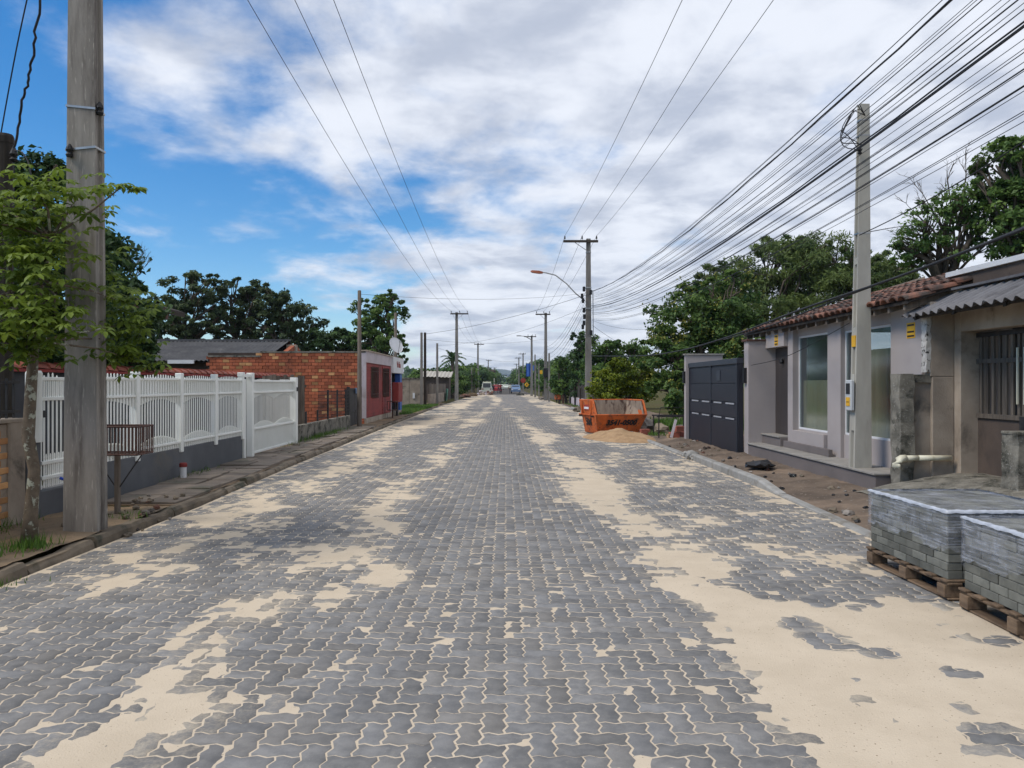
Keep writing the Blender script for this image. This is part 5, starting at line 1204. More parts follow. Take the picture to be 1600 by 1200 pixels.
rock_obj('boulder', 'dark boulder under the rickety table frame', 'boulder', (4.85, 23.9, 0.18), 0.26, 'kerb_old')
tb = thing('table_frame', 'rickety metal table frame with leaning boards before dark gate', 'table', (4.9, 22.6, 0.05))
for (x, y) in ((4.45, 22.3), (5.35, 22.3), (4.45, 23.1), (5.35, 23.1)): q = MB(); q.box(x - .015, x + .015, y - .015, y + .015, 0.0, 0.66); q.build('leg', 'iron', tb)
for y in (22.3, 23.1): q = MB(); q.box(4.4, 5.4, y - .02, y + .02, 0.64, 0.68); q.build('rail', 'iron', tb)
for x in (4.45, 5.35): q = MB(); q.box(x - .012, x + .012, 22.3, 23.1, 0.645, 0.675); q.build('rail', 'iron', tb)
q = MB(); q.tube([(4.45, 22.3, 0.66), (4.5, 22.3, 0.92), (5.3, 22.32, 0.92), (5.36, 22.3, 0.66)], 0.012, 5); q.build('hoop', 'iron', tb)
ld = thing('leaning_board', 'pale board leaning on red bricks beside the table frame', 'board', (4.75, 21.9, 0.05)); q = MB(); q.obox((4.78, 21.85, 0.33), 0.07, 0.03, 0.55, ry=R(18), rx=R(-15)); q.build('board', 'pinkwhite', ld); q = MB(); q.obox((4.69, 21.9, 0.10), 0.16, 0.12, 0.14, rz=0.3); q.build('foot', 'sandpile', ld)
bp = thing('brick_pile', 'small pile of red hollow bricks by the dark gate', 'brick pile', (4.9, 22.2, 0.05))
for (x, y, z, r_) in ((4.85, 22.1, 0.13, 0.1), (5.12, 22.15, 0.13, -0.2), (4.98, 22.1, 0.31, 0.4), (5.25, 22.4, 0.13, 0.9)):
    q = MB(); q.obox((x, y, z), 0.28, 0.17, 0.16, rz=r_); q.build('brick', 'tile_red', bp, bevel=0.006)
sb = thing('single_brick', 'single red brick lying right of the sand heap', 'brick', (4.28, 23.6, 0.06)); q = MB(); q.obox((4.28, 23.6, 0.13), 0.28, 0.17, 0.17, rz=0.15); q.build('brick', 'tile_red', sb, bevel=0.006)
q = MB(); q.box(4.20, 4.36, 23.509, 23.512, 0.1, 0.16); 
# ---- rubble along the right verge
for k in range(75):
    y = random.uniform(7.8, 21); x = float(XR(y)) + random.uniform(0.15, 1.1); z = float(right_z(np.array([x]), np.array([y]))[0])
    r_ = random.choice((0.02, 0.03, 0.035, 0.05)) * random.uniform(0.7, 1.3)
    mt = random.choice(('rock', 'rock', 'kerb_old', 'tile_old', 'charcoal'))
    lab = {'rock': 'pale rubble stone on the bare earth right of road', 'kerb_old': 'dark clod of soil on the right verge', 'tile_old': 'reddish tile fragment on the right verge', 'charcoal': 'black scrap lying on the right verge'}[mt]
    rock_obj({'rock': 'rubble_stone', 'kerb_old': 'soil_clod', 'tile_old': 'tile_fragment', 'charcoal': 'black_scrap'}[mt], lab, {'rock': 'stone', 'kerb_old': 'clod', 'tile_old': 'fragment', 'charcoal': 'scrap'}[mt], (x, y, z + r_ * 0.25), r_, mt, {'rock': 'rubble stones on the right verge', 'kerb_old': 'soil clods on the right verge', 'tile_old': 'tile fragments on the right verge', 'charcoal': 'black scraps on the right verge'}[mt])
bag = rock_obj('black_bag', 'crumpled black plastic bag on earth by low plinth', 'bag', (4.62, 13.9, 0.14), 0.27, 'charcoal', squash=0.28)
for (y, r_, l) in ((16.35, 0.15, 'biggest grey concrete lump at the kerb end'), (16.1, 0.10, 'smaller concrete lump beside the kerb end'), (16.75, 0.09, 'small concrete lump behind the kerb end')):
    rock_obj('concrete_lump', l, 'rubble', (float(XR(y)) + 0.05, y, 0.07), r_, 'kerb_new')
# rubble by the left kerb
for k in range(36):
    y = random.uniform(8.0, 10.3); x = float(XL(y)) - random.uniform(-0.12, 0.75); z = 0.12 if x < XL(y) - 0.1 else 0.012
    r_ = random.uniform(0.015, 0.045); mt = random.choice(('rock', 'kerb_old', 'kerb_old', 'tile_old'))
    rock_obj({'rock': 'rubble_stone', 'kerb_old': 'soil_clod', 'tile_old': 'tile_fragment'}[mt], {'rock': 'pale chip in the broken patch behind the left pole', 'kerb_old': 'dark clod in the broken patch behind the left pole', 'tile_old': 'reddish chip in the broken patch behind the left pole'}[mt], {'rock': 'stone', 'kerb_old': 'clod', 'tile_old': 'fragment'}[mt], (x, y, z), r_, mt, {'rock': 'pale chips by the left kerb', 'kerb_old': 'dark clods by the left kerb', 'tile_old': 'reddish chips by the left kerb'}[mt])

# ================================================================== VEGETATION
def leaf_cloud(P, Nrm, size, asp=0.5, fold=0.25):
    """one folded diamond leaf per point; returns verts, quads"""
    n = len(P); t = RNG.normal(size=(n, 3)); t -= (t * Nrm).sum(1, keepdims=True) * Nrm; t /= np.linalg.norm(t, axis=1, keepdims=True) + 1e-9
    b = np.cross(Nrm, t); s = (size * RNG.uniform(0.6, 1.25, n))[:, None]
    V = np.stack([P - t * s, P + b * s * asp + Nrm * s * fold, P + t * s - Nrm * s * 0.2, P - b * s * asp + Nrm * s * fold], 1).reshape(-1, 3)
    F = np.arange(n * 4).reshape(n, 4); return V, F
def unit(v): return v / (np.linalg.norm(v, axis=1, keepdims=True) + 1e-9)
def tree(name, label, base, lobes, nleaf, leaf, matn, trunk_r=0.12, clumps=60, spread=0.30, dens=(0.35, 1.0), group=None, cat='tree', trunk_mat='trunk', asp=0.5, twigs=True, forks=3, flower=None, top_only=False, up=0.5):
    """lobes: (x, y, z, rx, ry, rz) in world; leaves gather in clumps near the lobe surfaces"""
    bx, by, bz = base; root = thing(name, label, cat, base, group=group)
    if twigs:                                   # ragged outline: smaller lobes budding from each main lobe
        extra = []
        for l in lobes:
            for k in range(4):
                d = Vector((random.gauss(0, 1), random.gauss(0, 1), random.gauss(0.25, 0.8))).normalized(); f = random.uniform(0.28, 0.5)
                extra.append((l[0] + d.x * l[3] * 0.92, l[1] + d.y * l[4] * 0.92, max(bz + 0.15, l[2] + d.z * l[5] * 0.92), l[3] * f, l[4] * f, l[5] * f))
        main_n = len(lobes); lobes = list(lobes) + extra
    else: main_n = len(lobes)
    vol = np.array([l[3] * l[4] * l[5] for l in lobes]) ** 0.7; vol /= vol.sum()
    CP, CL = [], []
    for li, l in enumerate(lobes):
        k = max(4, int(clumps * vol[li])); d = unit(RNG.normal(size=(k, 3)))
        if top_only: d[:, 2] = np.abs(d[:, 2]) * 0.9 - 0.15
        r = RNG.uniform(dens[0], dens[1], k) ** 0.6
        CP.append(np.array(l[:3]) + d * r[:, None] * np.array(l[3:])); CL.append(np.full(k, li))
    CP = np.concatenate(CP); CL = np.concatenate(CL)
    CP[:, 2] = np.maximum(CP[:, 2], bz + 0.12)
    # leaves
    w = RNG.uniform(0.5, 1.5, len(CP)); w /= w.sum(); ci = RNG.choice(len(CP), nleaf, p=w)
    cr = np.array([min(l[3:]) for l in lobes])[CL[ci]] * spread
    off = RNG.normal(size=(nleaf, 3)); off = unit(off) * (RNG.random(nleaf) ** 0.5)[:, None] * cr[:, None] * np.array([1.25, 1.25, 0.75])
    P = CP[ci] + off; P[:, 2] = np.maximum(P[:, 2], bz + 0.03)
    lc = np.array([l[:3] for l in lobes])[CL[ci]]
    Nn = unit(unit(P - lc) * 0.5 + RNG.normal(size=(nleaf, 3)) * 0.55 + np.array([0, 0, up]))
    V, F = leaf_cloud(P, Nn, np.full(nleaf, leaf), asp)
    tone = np.clip(0.15 + 0.7 * RNG.random(len(CP))[ci] + RNG.normal(0, 0.16, nleaf), 0, 1)
    np_mesh('crown', V, F, matn, root, rnd=np.repeat(tone, 4))
    if flower:
        k, fs_, fm = flower; idx = RNG.choice(len(CP), k); d = unit(CP[idx] - np.array([l[:3] for l in lobes])[CL[idx]])
        Pf = np.repeat(CP[idx] + d * 0.18 * np.array([min(l[3:]) for l in lobes])[CL[idx]][:, None] + np.array([0, 0, 0.05]), 14, 0) + RNG.normal(0, fs_ * 2.2, (k * 14, 3))
        V, F = leaf_cloud(Pf, unit(RNG.normal(size=(k * 14, 3)) + np.array([0, -0.3, 0.8])), np.full(k * 14, fs_), 0.6); np_mesh('blossom', V, F, fm, root, rnd=np.repeat(RNG.random(k * 14), 4))
    # trunk and limbs
    q = MB(); top = max(lobes, key=lambda l: l[2]); tip = Vector((top[0], top[1], top[2]))
    b0 = Vector(base); fork = b0.lerp(Vector((sum(l[0] for l in lobes) / len(lobes), sum(l[1] for l in lobes) / len(lobes), min(l[2] - l[5] * 0.5 for l in lobes))), 0.85)
    fork.z = max(fork.z, bz + 0.25)
    q.tube([b0 - Vector((0, 0, 0.2)), b0, b0.lerp(fork, 0.5) + Vector((random.uniform(-.5, .5), random.uniform(-.5, .5), 0)) * trunk_r, fork], [trunk_r * 1.35, trunk_r * 1.15, trunk_r * 0.95, trunk_r * 0.85], 8)
    for li, l in enumerate(lobes):
        if li >= main_n and random.random() < 0.5: continue
        c = Vector(l[:3]); mid_ = fork.lerp(c, 0.5) + Vector((random.uniform(-.15, .15), random.uniform(-.15, .15), 0.1)) * (c - fork).length
        q.tube([fork, mid_, c, c + (c - mid_) * (0.2 if li < main_n else 0.03)], [trunk_r * 0.6 * (1 if li < main_n else .45), trunk_r * 0.42 * (1 if li < main_n else .5), trunk_r * 0.28 * (1 if li < main_n else .5), trunk_r * 0.1], 6)
        if twigs:
            sel = np.where(CL == li)[0]; RNG.shuffle(sel)
            for s_ in sel[:(14 if li < main_n else 4)]:
                e = Vector(CP[s_]); st_ = mid_.lerp(c, random.uniform(0.1, 1.0)); mm = st_.lerp(e, 0.5) + Vector((random.uniform(-1, 1), random.uniform(-1, 1), random.uniform(-.3, 1))) * 0.12 * (e - st_).length
                q.tube([st_, mm, e], [trunk_r * 0.2, trunk_r * 0.13, trunk_r * 0.05], 4, cap=False)
    q.build('trunk', trunk_mat, root, smooth=True)
    return root
def lobes_px(lst, Y, depth=1.0):
    out = []
    for it in lst:
        u, v, ru, rv = it[:4]; dY = it[4] if len(it) > 4 else 0.0
        p = px(u, v, Y + dY); out.append((p.x, p.y, p.z, ru / F_PX * Y, max(0.5, ru / F_PX * Y * depth), rv / F_PX * Y))
    return out

# ---- foreground young tree with palmate leaves
yt = thing('young_tree', 'slender young tree with lichen-spotted trunk and palmate leaves', 'tree', (-4.42, 7.12, 0.1))
q = MB(); T0 = Vector((-4.42, 7.12, 0.05))
stem = [T0, T0 + Vector((0.02, 0, 0.35)), T0 + Vector((0.05, 0, 0.75)), T0 + Vector((-0.02, 0.02, 1.05)), T0 + Vector((0.0, 0.03, 1.5)), T0 + Vector((0.02, 0.05, 1.95))]
q.tube(stem, [0.085, 0.06, 0.052, 0.055, 0.05, 0.042], 9)
limbs = []
def limb(a, b, r0, r1, bend=0.1):
    mid_ = a.lerp(b, 0.5) + Vector((random.uniform(-1, 1), random.uniform(-1, 1), random.uniform(0, 1))) * bend * (b - a).length
    q.tube([a, mid_, b], [r0, (r0 + r1) / 2, r1], 6); limbs.append((a, mid_, b))
targets = []
for (u, v, Y) in ((10, 330, 7.2), (60, 300, 6.9), (-40, 400, 7.2), (45, 420, 6.7), (20, 470, 6.6), (0, 520, 6.8), (125, 300, 7.4), (115, 330, 8.3), (85, 395, 7.0), (140, 400, 8.3), (150, 450, 8.3), (185, 470, 8.2), (85, 500, 6.7), (55, 505, 6.7), (200, 505, 8.2), (180, 530, 8.2), (-40, 300, 7.6), (-20, 500, 7.4), (85, 450, 7.4), (30, 380, 7.6), (-30, 350, 6.8), (205, 560, 8.3), (40, 545, 6.9), (60, 350, 7.2)):
    targets.append(px(u, v, Y))
joints = [stem[-1], stem[-2], T0 + Vector((0.15, -0.05, 2.5)), T0 + Vector((-0.2, 0.0, 2.4)), T0 + Vector((0.2, 0.0, 2.9))]
limb(stem[-1], joints[2], 0.036, 0.026, 0.04); limb(stem[-1], joints[3], 0.03, 0.022, 0.05); limb(joints[2], joints[4], 0.024, 0.016, 0.05)
for tg in targets:
    j = min(joints, key=lambda p: (p - tg).length + (0.6 if p.z > tg.z + 0.5 else 0)); limb(j, tg, 0.014, 0.006, 0.12)
limb(joints[4], px(190, 292, 7.2), 0.012, 0.006, 0.08)
q.build('trunk', 'trunk_lichen', yt, smooth=True)
Vl, Fl, Tl = [], [], []; vb = 0
def rosette(c, size, tone):
    """palmate leaf: 5-7 drooping leaflets round one petiole tip"""
    global vb
    n = random.choice((5, 6, 7, 7)); a0 = random.uniform(0, 6.28); tilt = Vector((random.uniform(-.35, .35), random.uniform(-.45, .15), 1)).normalized()
    ax = tilt.cross(Vector((0, 1, 0.01))).normalized(); ay = tilt.cross(ax)
    for k in range(n):
        a = a0 + 2 * math.pi * k / n * 0.9; d = ax * math.cos(a) + ay * math.sin(a); L = size * random.uniform(0.75, 1.1); w_ = L * 0.21
        s = d.cross(tilt).normalized(); dr = -0.25 - random.uniform(0, 0.35)
        p0 = c + d * L * 0.06; p1 = c + d * L * 0.42 + tilt * (L * 0.02); p2 = c + d * L * 0.72 + tilt * (dr * L * 0.3); p3 = c + d * L + tilt * (dr * L * 0.75)
        up_ = tilt * (w_ * 0.25)
        Vl.extend([p0, p1 + s * w_ * 0.8 + up_, p1, p1 - s * w_ * 0.8 + up_, p2 + s * w_ + up_, p2, p2 - s * w_ + up_, p3])
        Fl.extend([(vb, vb + 1, vb + 2, vb + 2), (vb, vb + 2, vb + 3, vb + 3), (vb + 1, vb + 4, vb + 5, vb + 2), (vb + 2, vb + 5, vb + 6, vb + 3), (vb + 4, vb + 7, vb + 5, vb + 5), (vb + 5, vb + 7, vb + 6, vb + 6)])
        Tl.extend([min(1, max(0, tone + random.uniform(-.15, .15)))] * 8); vb += 8
for tg in targets:
    for k in range(38):
        o_ = Vector((random.gauss(0, 0.17), random.gauss(0, 0.17), random.gauss(0, 0.085)))
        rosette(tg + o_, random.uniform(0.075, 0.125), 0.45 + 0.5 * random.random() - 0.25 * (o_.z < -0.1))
for k in range(12): rosette(px(190, 292, 7.2) + Vector((random.gauss(0, .10), random.gauss(0, .05), random.gauss(0, .03))), random.uniform(0.07, 0.11), 0.8)
for (a, m_, b) in limbs[3:]:
    for k in range(3): rosette(a.lerp(b, random.uniform(0.4, 1)) + Vector((random.gauss(0, .1), random.gauss(0, .1), random.gauss(0.03, .06))), random.uniform(0.08, 0.13), random.random() * 0.7)
V = np.array([tuple(v) for v in Vl]); tri = []
for f in Fl:
    tri.append(f[:3] if f[2] == f[3] else f[:3])
    if f[2] != f[3]: tri.append((f[0], f[2], f[3]))
np_mesh('crown', V, np.array(tri), 'leaf_young', yt, rnd=np.array(Tl))

# ---- dark trees behind the left fence
tree('garden_tree', 'dark leafy tree behind the railing at the left edge', (-9.4, 13.2, 0.06), lobes_px([(-20, 360, 130, 110), (60, 310, 75, 60), (90, 430, 95, 90), (-40, 500, 140, 100), (60, 530, 110, 70)], 13.2), 24000, 0.075, 'leaf_dark', 0.16, 220, 0.45, up=0.4)
tree('garden_tree', 'dark leafy tree behind white fence, right of massive pole', (-8.9, 15.6, 0.06), lobes_px([(150, 430, 55, 40), (180, 500, 70, 60), (120, 540, 80, 50), (200, 555, 45, 28)], 15.4), 15000, 0.075, 'leaf_dark', 0.14, 150, 0.45)
bt = thing('bare_shrub', 'leafless twiggy treetop right of the massive pole', 'tree', (-10.6, 21.5, 0.06))
q = MB(); b0 = Vector((-10.6, 21.5, 0)); t0 = px(207, 440, 21.5)
q.tube([b0, b0.lerp(t0, 0.6), t0], [0.07, 0.05, 0.03], 6)
def twig(p, d, L, r, lev):
    e = p + d * L; q.tube([p, p.lerp(e, 0.5) + Vector((random.uniform(-1, 1), random.uniform(-1, 1), random.uniform(-1, 1))) * 0.06 * L, e], [r, r * 0.8, r * 0.55], 4, cap=False)
    if lev > 0:
        for k in range(3): twig(p.lerp(e, random.uniform(0.4, 1)), (d + Vector((random.gauss(0, .5), random.gauss(0, .5), random.gauss(0.05, .35)))).normalized(), L * 0.68, r * 0.6, lev - 1)
for k in range(5): twig(t0, Vector((random.gauss(0, .5), random.gauss(0, .5), 1)).normalized(), 0.55, 0.02, 3)
q.build('branches', 'trunk', bt)
# ---- mid-left evergreens
def evergreen(label, u0, Y, lst, n, seedw=1.0, leaf=0.13): return tree('evergreen_tree', label, (px(u0, 600, Y).x, Y, 0.06), lobes_px(lst, Y), n, leaf, 'leaf_pine', 0.20, 150, 0.27, group='dark evergreens behind the grey roof', dens=(0.35, 1.0), asp=0.38)
evergreen('leftmost dark evergreen above the grey corrugated roof', 285, 44, [(262, 470, 32, 36), (310, 455, 32, 33), (285, 500, 45, 28), (330, 480, 24, 26), (255, 515, 34, 24), (315, 522, 38, 20)], 16000)
evergreen('middle dark evergreen above the grey corrugated roof', 365, 46, [(362, 462, 26, 26), (395, 470, 26, 30), (350, 500, 34, 24), (395, 505, 30, 20), (365, 525, 40, 18)], 14000)
evergreen('rightmost dark evergreen above the grey roof gable', 430, 45, [(425, 475, 28, 26), (448, 492, 26, 28), (415, 512, 28, 18), (458, 515, 18, 16), (440, 528, 34, 16)], 13000)
tree('airy_tree', 'sparse airy tree between evergreens and the thin pole', (px(478, 600, 50).x, 50, 0.06), lobes_px([(478, 482, 22, 14), (490, 508, 20, 14), (470, 525, 20, 18)], 50), 1500, 0.13, 'leaf_pine', 0.14, 50, 0.5, dens=(0.5, 1.0))
tree('hedge_tree', 'dark bushy tree mass behind the brick wall top', (px(515, 600, 47).x, 47, 0.06), lobes_px([(500, 540, 28, 22), (535, 535, 26, 18), (570, 540, 24, 22)], 47), 8000, 0.13, 'leaf_dark', 0.15, 90, 0.45)
tree('tall_tree', 'tall open-crowned tree behind the red-fronted building', (px(597, 600, 46).x, 46, 0.06), lobes_px([(570, 500, 28, 30), (606, 490, 30, 30), (592, 530, 40, 26), (625, 545, 14, 26), (600, 468, 20, 10)], 46), 10500, 0.11, 'leaf_mid', 0.2, 150, 0.26, dens=(0.3, 1.0))
# ---- right side
tree('yellow_bush', 'bright yellow-green bush behind the orange skip', (5.15, 31.5, 0.04), lobes_px([(950, 605, 30, 28), (972, 585, 26, 24), (1000, 595, 26, 32), (968, 618, 42, 18)], 31.5), 14000, 0.065, 'leaf_yellow', 0.07, 160, 0.36, cat='bush')
tree('blossoming_tree', 'broad dense tree with pale blossom beside the dark gate', (8.0, 30, 0.04), lobes_px([(1075, 500, 58, 52), (1130, 480, 50, 48), (1050, 560, 38, 55, -1), (1110, 560, 70, 55), (1165, 540, 45, 60), (1080, 615, 62, 32, -2), (1040, 610, 30, 30, -2)], 29.5), 34000, 0.095, 'leaf_blossom', 0.2, 330, 0.30, flower=(230, 0.055, 'leaf_flower'))
tree('bamboo_mass', 'tall feathery olive-green tree behind the tiled roof, left half', (12.6, 39, 0.05), lobes_px([(1150, 440, 50, 42), (1215, 410, 48, 42), (1190, 480, 75, 45), (1255, 400, 40, 36)], 39), 26000, 0.15, 'leaf_bamboo', 0.25, 220, 0.38, asp=0.22, group='feathery trees behind the tiled roof', up=0.1)
tree('bamboo_mass', 'tall feathery olive-green tree behind pale service pole', (16.6, 38, 0.05), lobes_px([(1305, 410, 48, 44), (1360, 425, 42, 34), (1320, 460, 80, 45), (1395, 440, 34, 30)], 38), 26000, 0.15, 'leaf_bamboo', 0.25, 220, 0.38, asp=0.22, group='feathery trees behind the tiled roof', up=0.1)
bare = tree('sparse_tree', 'half-bare tree with dark limbs above the garage roof', (14.6, 25, 0.05), lobes_px([(1445, 350, 40, 30), (1500, 310, 34, 36), (1465, 395, 55, 26), (1530, 350, 25, 40), (1420, 390, 30, 22)], 25), 5200, 0.075, 'leaf_mid', 0.2, 120, 0.42, dens=(0.4, 1.0))
q = MB(); f0 = px(1495, 420, 25)
for (u, v) in ((1422, 325), (1440, 300), (1480, 275), (1510, 265), (1530, 285), (1460, 330), (1410, 370)):
    e = px(u, v, 25); mm = f0.lerp(e, 0.5) + Vector((0, 0, 0.25)); q.tube([f0, mm, e], [0.06, 0.035, 0.01], 5, cap=False)
    for k in range(4): twig(mm.lerp(e, random.random()), (e - mm).normalized() + Vector((random.gauss(0, .4), random.gauss(0, .3), random.gauss(0.1, .4))), 0.45, 0.014, 2)
q.build('bare_limbs', 'trunk', bare)
tree('dense_tree', 'dense dark green tree at the upper right edge', (17.2, 24.5, 0.05), lobes_px([(1565, 270, 38, 45), (1600, 240, 40, 34), (1640, 300, 60, 60), (1570, 340, 44, 50), (1620, 370, 70, 45)], 24.5), 20000, 0.095, 'leaf_mid', 0.25, 200, 0.36)
tree('conifer', 'dark brownish conifer behind the lamp pole', (px(905, 600, 56).x, 56, 0.04), lobes_px([(904, 540, 15, 22), (900, 575, 20, 26), (912, 605, 24, 20)], 56), 6000, 0.13, 'leaf_dark', 0.2, 80, 0.4)
tree('roadside_tree', 'green tree right of the lamp pole, behind yellow bush', (px(940, 600, 50).x, 50, 0.04), lobes_px([(935, 548, 24, 20), (958, 545, 22, 20), (925, 580, 30, 24), (955, 585, 36, 28), (990, 555, 26, 26), (985, 600, 30, 25)], 48), 15000, 0.12, 'leaf_mid', 0.16, 150, 0.42)
tree('roadside_tree', 'leafy green tree between the two nearer right poles', (px(885, 600, 62).x, 62, 0.04), lobes_px([(880, 575, 14, 18), (892, 595, 18, 18), (874, 605, 14, 14)], 62), 5000, 0.13, 'leaf_mid', 0.12, 70, 0.45)
# grass at the right of the skip, grass patch beyond the shop, tufts by the young tree
def grass_patch(nm, label, x0, x1, y0, y1, n, h, zf, matn='leaf_grass', clump=0.0):
    P = np.stack([RNG.uniform(x0, x1, n), RNG.uniform(y0, y1, n)], 1)
    if clump: k = fbm(P[:, 0] * 1.2, P[:, 1] * 0.8, 13) > -clump; P = P[k]; n = len(P)
    Z = zf(P[:, 0], P[:, 1]); a = RNG.uniform(0, 6.28, n); ln = RNG.uniform(0.1, 0.6, n) * h; hh_ = h * RNG.uniform(0.5, 1.2, n); w_ = 0.006 + 0.05 * h
    d = np.stack([np.cos(a), np.sin(a)], 1); s = np.stack([-d[:, 1], d[:, 0]], 1) * w_
    b = np.concatenate([P, Z[:, None]], 1)
    v0 = b + np.concatenate([s, np.zeros((n, 1))], 1); v1 = b - np.concatenate([s, np.zeros((n, 1))], 1)
    v2 = b + np.concatenate([d * ln[:, None] - s * 0.3, hh_[:, None]], 1)
    V = np.stack([v0, v1, v2], 1).reshape(-1, 3); F = np.arange(3 * n).reshape(n, 3)
    o = np_mesh(nm, V, F, matn, rnd=np.repeat(RNG.random(n), 3)); tag(o, label, 'grass', kind='stuff'); return o
flat = lambda z: (lambda X, Y: np.full(X.shape, z))
grass_patch('grass', 'green grass patch beyond the red-fronted building', -6.9, -4.75, 37.5, 55, 9000, 0.13, flat(0.10))
grass_patch('grass', 'grass between the orange skip and dark gate', 4.3, 7.5, 22.8, 29, 9000, 0.12, flat(0.06), clump=0.12)
grass_patch('grass', 'taller weeds under the blossoming tree by dark gate', 5.0, 8.5, 24.5, 27.0, 3500, 0.42, flat(0.04))
grass_patch('grass', 'grass along the right verge beyond the skip', 4.6, 6.2, 29, 60, 6000, 0.10, flat(0.05), clump=0.05)
for (x, y, n_, h, l) in ((-4.33, 6.98, 260, 0.11, 'grass tuft at the foot of the slender young tree'), (-4.42, 6.55, 60, 0.13, 'small grass tuft nearer the kerb on left soil'), (-5.15, 7.45, 220, 0.12, 'grass strip at the foot of worn brick wall'), (-4.02, 6.12, 40, 0.05, 'tiny weed growing in the left gutter'), (-5.15, 12.8, 130, 0.07, 'weeds along the foot of the grey plinth'), (-4.2, 8.6, 60, 0.07, 'weed on the kerb right of massive pole'), (-5.28, 22.0, 900, 0.12, 'weeds along the mossy low wall')):
    big_ = n_ > 500
    P = np.stack([RNG.normal(x, 0.10 if not big_ else 0.12, n_), RNG.normal(y, 0.10 if not (big_ or 'strip' in l or 'plinth' in l) else (1.6 if big_ else 0.5), n_)], 1)
    g0 = RNG.uniform(0, 6.28, n_); hh_ = h * RNG.uniform(0.5, 1.3, n_); d = np.stack([np.cos(g0), np.sin(g0)], 1); s = np.stack([-d[:, 1], d[:, 0]], 1) * 0.005
    z = np.full((n_, 1), 0.115 if 'gutter' not in l else 0.0); b = np.concatenate([P, z], 1); Z0 = np.zeros((n_, 1))
    V = np.stack([b + np.concatenate([s, Z0], 1), b - np.concatenate([s, Z0], 1), b + np.concatenate([d * hh_[:, None] * 0.5, hh_[:, None]], 1)], 1).reshape(-1, 3)
    o = np_mesh('grass_tuft', V, np.arange(3 * n_).reshape(n_, 3), 'leaf_grass', rnd=np.repeat(RNG.random(n_), 3)); tag(o, l, 'grass', kind='stuff')
# ---- palm
pm = thing('palm_tree', 'palm tree with drooping fronds beyond the plank fence', 'palm', (px(707, 600, 82).x, 82, 0.05))
q = MB(); c0 = Vector((px(707, 600, 82).x, 82, 0)); ch = px(707, 562, 82); q.tube([c0, c0.lerp(ch, .5), ch], [0.28, 0.22, 0.2], 8); q.build('trunk', 'trunk', pm)
Vp, Fp = [], []
for k in range(22):
    a = 2 * math.pi * k / 22 + random.uniform(-.15, .15); el = random.uniform(0.0, 1.25); L = random.uniform(1.5, 2.1); d = Vector((math.cos(a) * math.cos(el), math.sin(a) * math.cos(el), math.sin(el)))
    prev = ch.copy()
    for s_ in range(10):
        t = s_ / 9; p = ch + d * L * t - Vector((0, 0, 1)) * (1.0 * t * t * L * (0.35 + 0.3 * math.cos(el))); sd_ = d.cross(Vector((0, 0, 1))).normalized()
        for sg in (-1, 1):
            tip = p + sd_ * sg * 0.5 * (1 - 0.6 * t) + d * 0.18 - Vector((0, 0, 0.28)); i_ = len(Vp); w_ = d * 0.07
            Vp += [p - w_, p + w_, tip]; Fp.append((i_, i_ + 1, i_ + 2))
np_mesh('fronds', np.array([tuple(v) for v in Vp]), np.array(Fp), 'leaf_dark', pm, rnd=RNG.random(len(Vp)))
# ---- trees lining the far street
far_l = [(-8.0, 80, 3.3, 2.6), (-6.6, 88, 3.2, 2.2), (-7.2, 100, 4.2, 2.8), (-6.8, 116, 4.4, 2.7), (-8, 135, 5.2, 3.2), (-7, 160, 5.6, 3.2), (-8, 190, 6.5, 4), (-7.5, 230, 7.5, 4.2), (-9, 280, 9, 5), (-8.2, 340, 9, 5), (-7.8, 430, 10, 5)]
far_r = [(6.4, 74, 3.4, 2.0), (7.4, 86, 4.6, 2.8), (6.3, 98, 4.3, 2.3), (7.0, 112, 5.4, 2.8), (6.8, 132, 5.6, 2.8), (7.5, 160, 6.6, 3.2), (7.2, 195, 7.0, 3.6), (8, 240, 8, 4.4), (7.4, 290, 9, 4.6), (7.6, 350, 9, 4.8), (7.2, 440, 10, 5)]
ordn = ['first', 'second', 'third', 'fourth', 'fifth', 'sixth', 'seventh', 'eighth', 'ninth', 'tenth', 'eleventh']
for side, lst in (('left', far_l), ('right', far_r)):
    for k, (x, y, h, r_) in enumerate(lst):
        lob = [(x, y, h * 0.62, r_, r_, h * 0.36), (x - r_ * 0.5, y - 0.5, h * 0.42, r_ * 0.7, r_ * 0.7, h * 0.3), (x + r_ * 0.45, y + 0.6, h * 0.45, r_ * 0.7, r_ * 0.7, h * 0.33)]
        tree('street_tree', '%s tree from near to far lining the distant %s side of street' % (ordn[k], side), (x, y, 0.04), lob, 2600 if k > 5 else 4200, 0.10 * r_ * (0.8 if k < 3 else 1.0), 'leaf_mid' if (k + (side == 'left')) % 3 else 'leaf_dark', 0.12 + 0.02 * k, 60, 0.45, twigs=False, group='trees lining the distant street')
Vw = []
for k in range(7000):
    sx = random.choice((-1, 1)); y = random.uniform(330, 700); x = sx * ((13 if y < 640 else 0) + random.random() ** 1.5 * 340); Vw.append((x, y, random.uniform(0.5, 9) * (1 - 0.25 * random.random())))
P = np.array(Vw); V, F = leaf_cloud(P, unit(RNG.normal(size=P.shape) + np.array([0, -0.4, 0.6])), np.full(len(P), 2.6), 0.7); o = np_mesh('distant_wood', V, F, 'leaf_dark', rnd=np.repeat(RNG.random(len(P)), 4)); tag(o, 'distant belt of trees behind the street', 'wood', kind='stuff')
